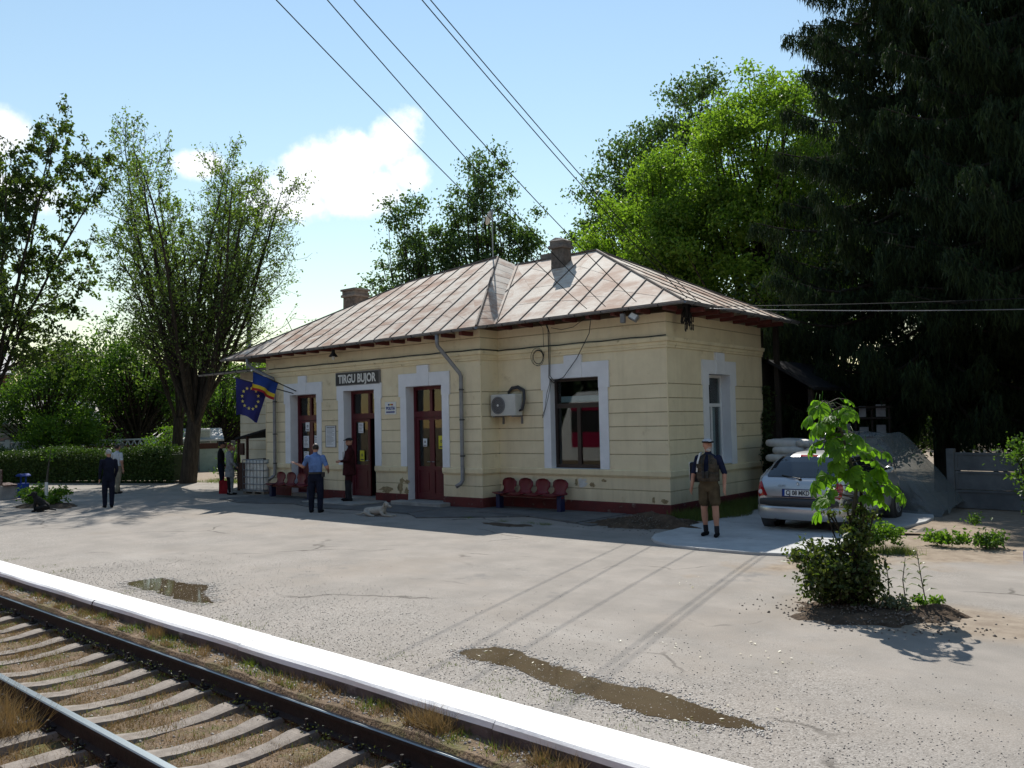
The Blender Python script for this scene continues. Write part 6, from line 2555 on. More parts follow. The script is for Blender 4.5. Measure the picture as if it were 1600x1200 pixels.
# lattice fence, garden wall, houses, poles far left
M['lattice'] = mat('white_lattice_concrete', (.62, .63, .64), (.52, .53, .54), 4, .85)
t = thing('lattice_fence', (-44.2, 15.4, 0), math.atan2(3.4, 1.4), 'white concrete lattice fence seen over the hedge at the far left', 'fence')
for k in range(-3, 4):
    mb = MB()
    mb.box(k * 1.6 - .09, k * 1.6 + .09, -.08, .08, 0, 1.78)
    mb.build('post', M['lattice'], t)
    if k < 3:
        mb = MB()
        x0, x1 = k * 1.6 + .1, k * 1.6 + 1.5
        mb.box(x0, x1, -.03, .03, .1, .95)
        mb.box(x0, x1, -.035, .035, 1.62, 1.70)
        for j in range(5):
            a, b = x0 + j * .28, x0 + (j + 1) * .28
            for p, q in (((a, .95), (b, 1.62)), ((b, .95), (a, 1.62))):
                mb.tube([(p[0], 0, p[1]), (q[0], 0, q[1])], .03, 4)
        mb.build('lattice_panel', M['lattice'], t)
M['pale_green'] = mat('pale_green_wall_paint', (.36, .45, .40), (.28, .36, .32), 2, .9, extra=[((.2, .22, .2), 3, .58, .75)])
t = thing('garden_wall', (-40.2, 21.0, 0), math.atan2(2.2, 1.0), 'pale green garden wall with a dark coping behind the tall half bare tree', 'wall')
for k in range(-4, 4):
    mb = MB()
    mb.box(k * 1.7 - .1, k * 1.7 + .1, -.1, .1, 0, 1.5)
    mb.build('post', M['wall_conc'], t)
    mb = MB()
    mb.box(k * 1.7 + .1, k * 1.7 + 1.6, -.04, .04, 0, 1.12)
    mb.build('panel', M['pale_green'], t)
    mb = MB()
    mb.box(k * 1.7 + .1, k * 1.7 + 1.6, -.06, .06, 1.12, 1.40)
    mb.build('coping', M['brown'], t)
M['brick_red'] = mat('red_brown_brick', (.16, .06, .04), (.11, .045, .032), 6, .9, bump=.2)
M['pale_tin'] = mat('pale_tin_roof', (.52, .50, .47), (.42, .40, .38), 3, .6, stretch=(1, 6, 1))


def house(loc, rz, w, d, h, rise, wm, rm, label, over=.35):
    t = thing('house', loc, rz, label, 'house')
    mb = MB()
    mb.box(-w / 2, w / 2, -d / 2, d / 2, 0, h)
    mb.add([(-w / 2, -d / 2, h), (-w / 2, d / 2, h), (-w / 2, 0, h + rise), (w / 2, -d / 2, h), (w / 2, d / 2, h), (w / 2, 0, h + rise)], [(0, 1, 2), (3, 5, 4)])
    mb.build('wall', wm, t)
    mb = MB()
    for sg in (-1, 1):
        y, z = sg * (d / 2 + over), h - over * rise / (d / 2)
        a, b = (-w / 2 - over), (w / 2 + over)
        mb.add([(a, y, z), (b, y, z), (b, 0, h + rise), (a, 0, h + rise), (a, y, z + .1), (b, y, z + .1), (b, 0, h + rise + .1), (a, 0, h + rise + .1)],
               [(4, 5, 6, 7), (0, 3, 2, 1), (0, 1, 5, 4), (1, 2, 6, 5), (3, 0, 4, 7)])
    mb.build('roof', rm, t)
    for k in (-.25, .25):
        mb = MB()
        mb.box(k * w - .45, k * w + .45, -d / 2 - .03, -d / 2 + .05, .9, 2.1)
        wn_ = mb.build('window', M['white_frame'], t)
        mb = MB()
        mb.box(k * w - .38, k * w + .38, -d / 2 - .035, -d / 2 - .031, .97, 2.03)
        mb.build('pane', M['glass'], wn_)


HA = math.atan2(3.4, 1.0)
house((-55.2, 14.0, 0), HA, 6, 6, 5.4, 1.2, M['brick_red'], M['pale_tin'], 'two storey red brown house under a pale roof at the far left edge')
house((-49.3, 16.6, 0), HA, 5.2, 5, 2.6, 1.1, M['pale_green'], M['pale_tin'], 'low green house with a pale tin roof behind the left trees')
house((-46.0, 23.4, 0), math.atan2(2.2, 1.0), 3.0, 3.0, 1.55, .5, M['pale_green'], M['pale_tin'], 'small shed with a bright tin roof behind the garden wall')


def pole(loc, h, r, label, m):
    t = thing('utility_pole', loc, .2, label, 'pole', 'utility poles beyond the yard')
    mb = MB()
    mb.tube([(0, 0, 0), (0, 0, h * .5), (.03, 0, h)], [r, r * .85, r * .65], 8)
    mb.build('shaft', m, t, True)
    mb = MB()
    mb.box(-.55, .55, -.05, .05, h - .45, h - .33)
    mb.build('crossarm', M['dark_timber'], t)
    for q in (-.45, .45):
        mb = MB()
        mb.lathe([(.03, h - .33), (.05, h - .25), (.02, h - .18)], (q, 0, 0), 8)
        mb.build('insulator', M['sign_white'], t)


pole((-47.3, 28.1, 0), 10.0, .2, 'grey concrete pole rising behind the left end of the roof', M['concrete'])
pole((-51.2, 20.0, 0), 7.0, .16, 'dark wooden pole among the trees beyond the hedge', M['dark_timber'])


def wire(a, b, sag, label, r=.012, name='overhead_wire', grp='overhead wires', cm='cable', n=24):
    a, b = Vector(a), Vector(b)
    t = thing(name, a, 0, label, 'wire', grp)
    mb = MB()
    mb.tube([(b - a) * q - Vector((0, 0, sag * 4 * q * (1 - q))) for q in np.linspace(0, 1, n)], r, 5)
    mb.build('strand', M[cm], t, True)


for k, (z0, z1) in enumerate(((6.75, 6.5), (6.5, 6.3))):
    wire((-66, 5.0 + k, z0 + .3), (-41.5, 32.0 + k, z1), .35, ['upper pale wire crossing the trees at the left', 'lower pale wire crossing the trees at the left'][k], .014, grp='pale wires at the left', cm='steel')
# lines coming down over the forecourt to the station eaves
for k, (a, b, lab) in enumerate([((-10.11, 6.47, 8.02), wl(-1.72, -.48, 4.62), 'leftmost overhead wire running down to the station gutter'),
                                 ((-9.72, 7.04, 8.09), wl(-1.22, -.48, 4.62), 'second overhead wire from the left running down to the gutter'),
                                 ((-9.5, 7.33, 8.12), wl(-.42, -.48, 4.64), 'third overhead wire from the left running down to the gutter'),
                                 ((-8.88, 8.07, 8.16), wl(.50, .10, 4.66), 'fourth overhead wire one of a close pair down to the corner'),
                                 ((-8.80, 8.15, 8.17), wl(.56, .34, 4.66), 'rightmost overhead wire one of a close pair down to the corner')]):
    a, b = Vector(a), Vector(b)
    a2 = a + (a - b) * 1.6 + Vector((0, 0, .9))
    # a span from a far pole beyond the frame through a to the eaves
    t = thing('overhead_wire', b, 0, lab, 'wire', 'overhead wires')
    pts = []
    for q in np.linspace(0, 1, 40):
        pts.append((b * (1 - q) ** 2 + (a * 2 - (a2 + b) * .5) * 2 * q * (1 - q) + a2 * q * q) - b)
    mb = MB()
    mb.tube(pts, .0085, 5)
    mb.build('strand', M['cable'], t, True)
wire(wl(.30, .44, 4.52), (7.5, 20.6, 3.9), .35, 'thick pale cable running right from the station corner past the spruces', .0085, cm='zinc')
wire(wl(.36, .5, 4.55), (7.5, 23.6, 4.6), .3, 'thinner dark cable running right from the station corner', .009, cm='cable')

# ---------------------------------------------------------------- the parked silver hatchback
M['silver'] = mat('silver_car_paint', (.46, .47, .48), None, rough=.32, metal=.65, coat=.6)
M['bumper_grey'] = mat('bumper_rub_strip', (.035, .036, .038), None, rough=.55)
M['car_glass'] = mat('tinted_car_glass', (.012, .016, .02), None, rough=.03, spec=.8)
M['lamp_red'] = mat('tail_lamp_red', (.30, .006, .012), None, rough=.15, coat=.6)
M['lamp_clear'] = mat('lamp_clear_lens', (.55, .5, .5), None, rough=.15, coat=.5)
M['tyre'] = mat('tyre_rubber', (.018, .018, .018), None, rough=.85)
M['hubcap'] = mat('hubcap_silver', (.35, .36, .37), None, rough=.35, metal=.6)
car = thing('parked_car', (-6.578, 14.85, .03), .037, 'silver hatchback parked tail first behind the young chestnut', 'car')


def spl(x, xs_, ys_):
    return float(np.interp(x, xs_, ys_))


ST = [0, .03, .08, .16, .3, .45, .6, .75, 1.0, 1.4, 1.8, 2.1, 2.3, 2.55, 2.8, 3.0, 3.2, 3.45, 3.62, 3.72, 3.77]
ZT = [.62, .80, .90, .985, 1.11, 1.235, 1.335, 1.375, 1.405, 1.415, 1.40, 1.375, 1.33, 1.19, 1.04, .955, .91, .85, .78, .68, .58]
WB = [.66, .735, .775, .797, .808, .813, .817, .819, .82, .82, .82, .82, .82, .82, .815, .81, .80, .775, .72, .64, .54]
ZB = [.30, .26, .24, .23, .22] + [.20] * 12 + [.21, .22, .24, .28]
body = MB()
ys_ = []
for a, b in zip(ST[:-1], ST[1:]):
    ys_ += list(np.linspace(a, b, 3)[:-1])
ys_.append(ST[-1])
rows = []
for y in ys_:
    zt, w, zb_ = spl(y, ST, ZT), spl(y, ST, WB), spl(y, ST, ZB)
    belt = .93 if .12 < y < 2.95 else zt - .05
    belt = min(belt, zt - .04)
    gh = max(0, min(1, (zt - belt - .04) / .40))
    wr = w * (.955 - .22 * gh)
    half = [(0, zb_ - .01), (w * .8, zb_), (w * .95, zb_ + .05), (w * .985, zb_ + .14), (w, min(.52, zt - .12)), (w * .993, min(.72, zt - .085)), (w * .965, belt - .02), (w * .945, belt),
            (lerp(w * .945, wr, .5) + .012 * gh, belt + (zt - .10 * gh - belt) * .5 if gh else belt + .008), (wr, zt - .10 * gh - .012), (wr * .93, zt - .045 * gh - .006), (wr * .75, zt - .016 * gh - .003), (wr * .4, zt - .004), (0, zt)]
    rows.append([(x_, y, z_) for x_, z_ in half] + [(-x_, y, z_) for x_, z_ in reversed(half[1:-1])])
k = len(rows[0])
vs = [p for r in rows for p in r]
fs = [(i * k + q, i * k + (q + 1) % k, (i + 1) * k + (q + 1) % k, (i + 1) * k + q) for i in range(len(rows) - 1) for q in range(k)]
fs += [tuple(range(k - 1, -1, -1)), tuple((len(rows) - 1) * k + q for q in range(k))]
body.add(vs, fs)
BV = BVHTree.FromPolygons([Vector(p) for p in body.v], body.f)
bo = body.build('body', M['silver'], car, True)


def surf(mode, u, v):
    """point and normal on the shell seen from behind ('r'), the right ('s'), the left ('l') or the front ('f')"""
    o_, d_ = {'r': (Vector((u, -2, v)), Vector((0, 1, 0))), 'f': (Vector((u, 6, v)), Vector((0, -1, 0))), 's': (Vector((3, u, v)), Vector((-1, 0, 0))), 'l': (Vector((-3, u, v)), Vector((1, 0, 0)))}[mode]
    h = BV.ray_cast(o_, d_)
    if h[0] is None:
        return None
    n_ = h[1] if h[1].dot(d_) < 0 else -h[1]
    return h[0] + n_ * .006


def decal(name, mode, poly, m, parent=car, nu=10, nv=10, lift=0.0):
    zs = [p[1] for p in poly]
    z0, z1 = min(zs) + 1e-4, max(zs) - 1e-4
    mb = MB()
    grid_ = []
    for j in range(nv + 1):
        z = z0 + (z1 - z0) * j / nv
        xs2 = []
        for (a, b) in zip(poly, poly[1:] + poly[:1]):
            if (a[1] - z) * (b[1] - z) <= 0 and a[1] != b[1]:
                xs2.append(a[0] + (b[0] - a[0]) * (z - a[1]) / (b[1] - a[1]))
        grid_.append([surf(mode, min(xs2) + (max(xs2) - min(xs2)) * i / nu, z) for i in range(nu + 1)])
    for j in range(nv):
        for i in range(nu):
            q = [grid_[j][i], grid_[j][i + 1], grid_[j + 1][i + 1], grid_[j + 1][i]]
            if all(p is not None for p in q):
                mb.quad(*q)
    if mb.f:
        return mb.build(name, m, parent, True)


def ribbon(name, mode, pts, w, m):
    mb = MB()
    P = [surf(mode, *p) for p in pts]
    P = [p for p in P if p is not None]
    mb.tube(P, w, 5)
    return mb.build(name, m, car, True)


decal('rear_window', 'r', [(-.60, .965), (.60, .965), (.625, 1.0), (.56, 1.25), (.50, 1.32), (-.50, 1.32), (-.56, 1.25), (-.625, 1.0)], M['car_glass'], nu=14, nv=12)
for sg in (-1, 1):
    o = decal('tail_lamp', 'r', [(sg * .55, .615), (sg * .735, .605), (sg * .765, .64), (sg * .775, .80), (sg * .755, .885), (sg * .70, .90), (sg * .635, .78)], M['lamp_red'], nu=8, nv=8)
    lp = MB()
    p = surf('r', sg * .69, .70)
    lp.ell(p, (.052, .007, .042), 12, 6)
    lp.build('lens', M['lamp_clear'], o, True)
# bumpers: silver below, dark rubbing strip above
path = [(-.822, .62), (-.818, .30), (-.79, .12), (-.70, .015), (-.45, -.045), (0, -.065), (.45, -.045), (.70, .015), (.79, .12), (.818, .30), (.822, .62)]
for nm, prof, m in (('bumper', [(-.03, .215), (.0, .26), (.016, .33), (.016, .41), (.004, .455), (-.03, .46)], 'silver'), ('rub_strip', [(-.05, .455), (.012, .47), (.014, .55), (-.004, .595), (-.05, .61)], 'bumper_grey')):
    mb = MB()
    mb.v, mb.f, mb.m = [], [], []
    n_ = len(path)
    rr_ = []
    for i, (x_, y_) in enumerate(path):
        a, b = Vector(path[max(i - 1, 0)]), Vector(path[min(i + 1, n_ - 1)])
        d = (b - a).normalized()
        nn = Vector((d.y, -d.x))
        rr_.append([(x_ + nn.x * o_, y_ + nn.y * o_, z) for o_, z in prof])
    kk = len(prof)
    mb.add([p for r in rr_ for p in r], [(i * kk + q, (i + 1) * kk + q, (i + 1) * kk + q + 1, i * kk + q + 1) for i in range(n_ - 1) for q in range(kk - 1)])
    mb.build(nm, M[m], car, True)
# number plate
M['plate_blue'] = mat('plate_surround', (.02, .03, .10), None, rough=.4)
pl_ = bpy.data.objects.new('number_plate', None)
COL.objects.link(pl_)
pl_.parent = car
pp = surf('r', 0, .70)
pl_.location = (0.0, pp.y - .035, .70)
pl_.rotation_euler = (rad(-8), 0, 0)
mb = MB()
mb.box(-.275, .275, 0, .035, -.072, .072)
mb.build('holder', M['plate_blue'], pl_)
mb = MB()
mb.box(-.255, .255, -.004, 0, -.054, .054)
mb.build('plate', M['sign_white'], pl_)
mb = MB()
mb.box(-.255, -.22, -.006, -.004, -.054, .054)
mb.build('country_band', M['ro_blue'], pl_)
text_mesh('registration', 'CJ 08 MKD', .115, M['print'], pl_, (.018, -.006, -.001), FRONT, .003, .80)
# hatch seams, handle recess, badge, wiper, third stop lamp
ribbon('hatch_seam', 'r', [(-.60, .625), (-.3, .622), (0, .62), (.3, .622), (.60, .625)], .005, M['black'])
for sg in (-1, 1):
    ribbon('hatch_seam', 'r', [(sg * .60, .63), (sg * .645, .80), (sg * .71, .925), (sg * .63, 1.15), (sg * .58, 1.3)], .004, M['black'])
mb = MB()
c = surf('r', .0, .855)
mb.tube([c + Vector((0, -.005, .035)), c + Vector((.022, -.005, 0)), c + Vector((0, -.005, -.035)), c + Vector((-.022, -.005, 0)), c + Vector((0, -.005, .035))], .006, 5)
mb.build('badge', M['hubcap'], car)
c = surf('r', -.33, .82)
text_mesh('model_lettering', 'CLIO', .06, M['hubcap'], car, (-.30, c.y - .002, .815), (math.pi / 2 - .25, 0, 0), .002, 1.0)
mb = MB()
a, b = surf('r', .02, .945), surf('r', -.34, 1.0)
mb.tube([a + Vector((0, -.02, 0)), (a + b) / 2 + Vector((0, -.03, .0)), b + Vector((0, -.015, 0))], .010, 5)
mb.ell(a + Vector((0, -.02, -.01)), (.035, .02, .025), 8, 5)
mb.build('wiper', M['black'], car)
decal('stop_lamp', 'r', [(-.16, 1.328), (.16, 1.328), (.16, 1.352), (-.16, 1.352)], M['lamp_red'], nu=6, nv=2)
mb = MB()
mb.tube([(-.02, .86, 1.38), (-.04, .72, 1.62)], [.007, .003], 5)
mb.lathe([(.025, 0), (.012, .03)], (-.02, .86, 1.385), 8)
mb.build('aerial', M['black'], car)
for md in ('s', 'l'):
    decal('side_window', md, [(.56, 1.0), (1.17, .975), (1.17, 1.29), (.80, 1.27), (.66, 1.2)], M['car_glass'])
    decal('side_window', md, [(1.24, .975), (2.62, .965), (2.35, 1.14), (2.12, 1.265), (1.24, 1.295)], M['car_glass'])
    ribbon('door_seam', md, [(1.20, .97), (1.20, .7), (1.16, .4), (1.18, .28), (2.5, .28), (2.62, .5), (2.66, .95)], .004, M['black'])
    ribbon('side_moulding', md, [(.85, .55), (1.5, .55), (2.6, .55)], .018, M['bumper_grey'])
    sg = 1 if md == 's' else -1
    mb = MB()
    p = surf(md, 1.38, .84)
    mb.ell(p, (.02, .09, .022), 10, 6)
    mb.build('door_handle', M['silver'], car, True)
    mb = MB()
    mb.ell((sg * .90, 2.36, 1.01), (.095, .07, .07), 12, 8)
    mi_ = mb.build('mirror', M['silver'], car, True)
    mb = MB()
    mb.add([(sg * .90 + .075 * math.cos(a), 2.36 - .066, 1.01 + .052 * math.sin(a)) for a in np.linspace(0, 6.283, 17)[:-1]], [tuple(range(16))])
    mb.build('mirror_glass', mat('mirror_glass_' + md, (.6, .65, .68), None, rough=.03, metal=1), mi_)
    mb = MB()
    mb.tube([(sg * .78, 2.42, .97), (sg * .86, 2.38, .99)], .02, 6)
    mb.build('mirror_stem', M['black'], mi_)
decal('windscreen', 'f', [(-.66, .98), (.66, .98), (.56, 1.30), (-.56, 1.30)], M['car_glass'])
for sg in (-1, 1):
    decal('headlamp', 'f', [(sg * .40, .64), (sg * .70, .68), (sg * .72, .80), (sg * .5, .76)], M['lamp_clear'])
for sg in (-1, 1):
    for yw in (.62, 3.08):
        mb = MB()
        mb.lathe([(.345, sg * .60), (.345, sg * .829), (.0, sg * .829)], (0, yw, .30), 26, 'x', False)
        mb.build('wheel_arch', M['bumper_grey'], car, True)
        mb = MB()
        mb.lathe([(.17, sg * .845), (.25, sg * .850), (.278, sg * .838), (.285, sg * .80), (.285, sg * .70), (.27, sg * .67), (.0, sg * .67)], (0, yw, .285), 28, 'x', False)
        wh = mb.build('wheel', M['tyre'], car, True)
        mb = MB()
        mb.lathe([(.175, sg * .845), (.165, sg * .853), (.06, sg * .856), (.05, sg * .862), (0, sg * .863)], (0, yw, .285), 24, 'x', False)
        mb.build('rim', M['hubcap'], wh, True)
        mb = MB()
        for q in range(7):
            a = q * 6.283 / 7
            mb.box(.08, .15, -.02, .02, -.001, .001, Matrix.Translation((sg * .8565, yw, .285)) @ Matrix.Rotation(a, 4, 'X') @ Matrix.Rotation(rad(90), 4, 'Y'))
        mb.build('rim_slots', M['black'], wh)
mb = MB()
mb.box(-.70, .70, .35, 3.4, .16, .24)
mb.build('underbody', M['black'], car)
mb = MB()
mb.tube([(-.42, -.04, .20), (-.42, .3, .21)], .025, 8)
mb.build('exhaust', M['clip'], car)

# ---------------------------------------------------------------- the railcar the picture is taken from stands behind the camera; it shows in the panes
M['train_red'] = mat('train_red', (.28, .012, .05), None, rough=.35, coat=.4)
M['train_white'] = mat('train_white', (.62, .62, .60), None, rough=.35, coat=.4)
tr = thing('railcar', (0, -1.75, -.16), 0, 'red and white railcar standing on the near track, mirrored in the front window', 'train')
TX0, TX1, TW = -24.6, 12.0, 1.42


def side_band(z0, z1, m, name, x0=TX0 + .9, x1=TX1, out=0.0):
    mb = MB()
    mb.box(x0, x1, -TW - out, TW + out, z0, z1)
    return mb.build(name, m, tr)


side_band(.45, 1.05, M['train_white'], 'skirt')
side_band(1.051, 1.75, M['train_red'], 'lower_panel')
side_band(1.751, 2.75, M['black'], 'window_band', out=-.02)
side_band(2.751, 3.1, M['train_red'], 'upper_panel')
mb = MB()
prof = [(-TW, 3.101), (-TW * .93, 3.4), (-TW * .6, 3.62), (0, 3.7), (TW * .6, 3.62), (TW * .93, 3.4), (TW, 3.101)]
mb.prism(prof, TX0 + .9, TX1, lambda u, v, h: (h, u, v))
mb.build('roof', M['train_white'], tr)
for x in np.arange(-21.6, 11, 2.6):
    mb = MB()
    mb.box(x - .55, x + .55, TW - .005, TW + .012, 1.80, 2.70)
    f = mb.build('window_frame', M['train_white'], tr)
    mb = MB()
    mb.box(x - .48, x + .48, TW + .013, TW + .02, 1.87, 2.63)
    mb.build('pane', M['car_glass'], f)
mb = MB()
mb.add([(TX0 + .9, -TW, .45), (TX0 + .9, TW, .45), (TX0 + .9, TW, 3.1), (TX0 + .9, -TW, 3.1), (TX0 + .1, -TW * .8, .45), (TX0 + .1, TW * .8, .45), (TX0, TW * .8, 1.6), (TX0 + .6, TW * .75, 3.2), (TX0 + .6, -TW * .75, 3.2), (TX0, -TW * .8, 1.6)],
       [(4, 9, 6, 5), (9, 8, 7, 6), (5, 6, 7, 2, 1), (0, 3, 8, 9, 4), (3, 2, 7, 8), (0, 4, 5, 1)])
mb.build('cab_front', M['train_white'], tr)
mb = MB()
mb.add([(TX0 + .07, -TW * .7, 1.85), (TX0 + .07, TW * .7, 1.85), (TX0 + .47, TW * .66, 2.95), (TX0 + .47, -TW * .66, 2.95)], [(0, 1, 2, 3)])
mb.build('cab_window', M['car_glass'], tr)
for x in (-21, -18.6, -6, -3.6, 6, 8.4):
    mb = MB()
    for sg in (-1, 1):
        mb.lathe([(.42, sg * .64), (.42, sg * .76), (.1, sg * .78)], (x, 0, .42), 22, 'y')
    mb.tube([(x, -.7, .42), (x, .7, .42)], .07, 8)
    mb.build('wheelset', M['rail_side'], tr)

# ---------------------------------------------------------------- people and dogs
SKIN = mat('skin', (.42, .22, .15), (.36, .18, .12), 6, .55)
HAIRS = {'dark': mat('dark_hair', (.02, .014, .01), None, rough=.6), 'grey': mat('grey_hair', (.42, .42, .42), (.3, .3, .3), 30, .7), 'red': mat('auburn_hair', (.12, .035, .015), None, rough=.6),
         'brown': mat('brown_hair', (.06, .035, .02), None, rough=.6)}


def cloth_mat(name, c):
    return mat(name, c, tuple(x * .6 for x in c), 6, .9, bump=.8, bscale=9, spec=.1)


def capsule(mb, a, b, ra, rb, n=12, flat=1.0, up_=None):
    """tapered limb with round ends from a to b; flat squeezes it across the third axis."""
    a, b = Vector(a), Vector(b)
    d = b - a
    L = d.length
    d = d.normalized() if L > 1e-6 else Vector((0, 0, 1))
    x_ = d.orthogonal().normalized() if up_ is None else (Vector(up_) - d * Vector(up_).dot(d)).normalized()
    y_ = d.cross(x_)
    prof = []
    for q in (0, .35, .7, .92):
        t = -math.cos(q * math.pi / 2)
        prof.append((ra * math.sin(q * math.pi / 2) + 1e-4, t * ra))
    prof.append((ra, 0))
    prof.append(((ra + rb) / 2, L / 2))
    prof.append((rb, L))
    for q in (.92, .7, .35, 0):
        prof.append((rb * math.sin(q * math.pi / 2) + 1e-4, L + math.cos(q * math.pi / 2) * rb))
    vs = []
    for r, h in prof:
        for k in range(n):
            t = 2 * math.pi * k / n
            vs.append(a + d * h + x_ * (r * math.cos(t)) + y_ * (r * flat * math.sin(t)))
    m_ = len(prof)
    fs = [(i * n + k, i * n + (k + 1) % n, (i + 1) * n + (k + 1) % n, (i + 1) * n + k) for i in range(m_ - 1) for k in range(n)]
    fs += [tuple(range(n - 1, -1, -1)), tuple((m_ - 1) * n + k for k in range(n))]
    mb.add(vs, fs)


def loft(mb, secs, n=18):
    """secs: (cx, cy, cz, rx, ry)"""
    vs = []
    for cx, cy, cz, rx, ry in secs:
        for k in range(n):
            t = 2 * math.pi * k / n
            c, s = math.cos(t), math.sin(t)
            vs.append((cx + rx * math.copysign(abs(c) ** .85, c), cy + ry * math.copysign(abs(s) ** .85, s), cz))
    m_ = len(secs)
    fs = [(i * n + k, i * n + (k + 1) % n, (i + 1) * n + (k + 1) % n, (i + 1) * n + k) for i in range(m_ - 1) for k in range(n)]
    fs += [tuple(range(n - 1, -1, -1)), tuple((m_ - 1) * n + k for k in range(n))]
    mb.add(vs, fs)


def fuse(name, mb, regions, mats, parent, voxel=.011, smooth=2):
    """union of the pieces as one continuous surface; each face takes the material of its nearest piece."""
    me = bpy.data.meshes.new(name + '_raw')
    me.from_pydata(mb.v, [], mb.f)
    o = bpy.data.objects.new(name + '_raw', me)
    COL.objects.link(o)
    md = o.modifiers.new('r', 'REMESH')
    md.mode = 'VOXEL'
    md.voxel_size = voxel
    md.adaptivity = 0
    sm = o.modifiers.new('s', 'SMOOTH')
    sm.iterations = smooth
    sm.factor = .5
    dg = bpy.context.evaluated_depsgraph_get()
    m2 = bpy.data.meshes.new_from_object(o.evaluated_get(dg))
    bpy.data.objects.remove(o)
    m2.name = name
    m2.materials.clear()
    for m in mats:
        m2.materials.append(m)
    nf = len(m2.polygons)
    c = np.empty(nf * 3)
    m2.polygons.foreach_get('center', c)
    c = c.reshape(-1, 3)
    best = np.full(nf, 1e9)
    mi = np.zeros(nf, dtype=np.int32)
    for (a, b, ra, rb, idx, sc) in regions:
        a, b = np.array(a, float), np.array(b, float)
        ab = b - a
        t = np.clip(((c - a) @ ab) / max(ab @ ab, 1e-9), 0, 1)
        q = a + t[:, None] * ab
        d = np.linalg.norm((c - q) * np.array(sc), axis=1) - (ra + (rb - ra) * t)
        k = d < best
        best[k] = d[k]
        mi[k] = idx
    m2.polygons.foreach_set('material_index', mi)
    m2.polygons.foreach_set('use_smooth', np.ones(nf, dtype=bool))
    o = bpy.data.objects.new(name, m2)
    COL.objects.link(o)
    o.parent = parent
    return o


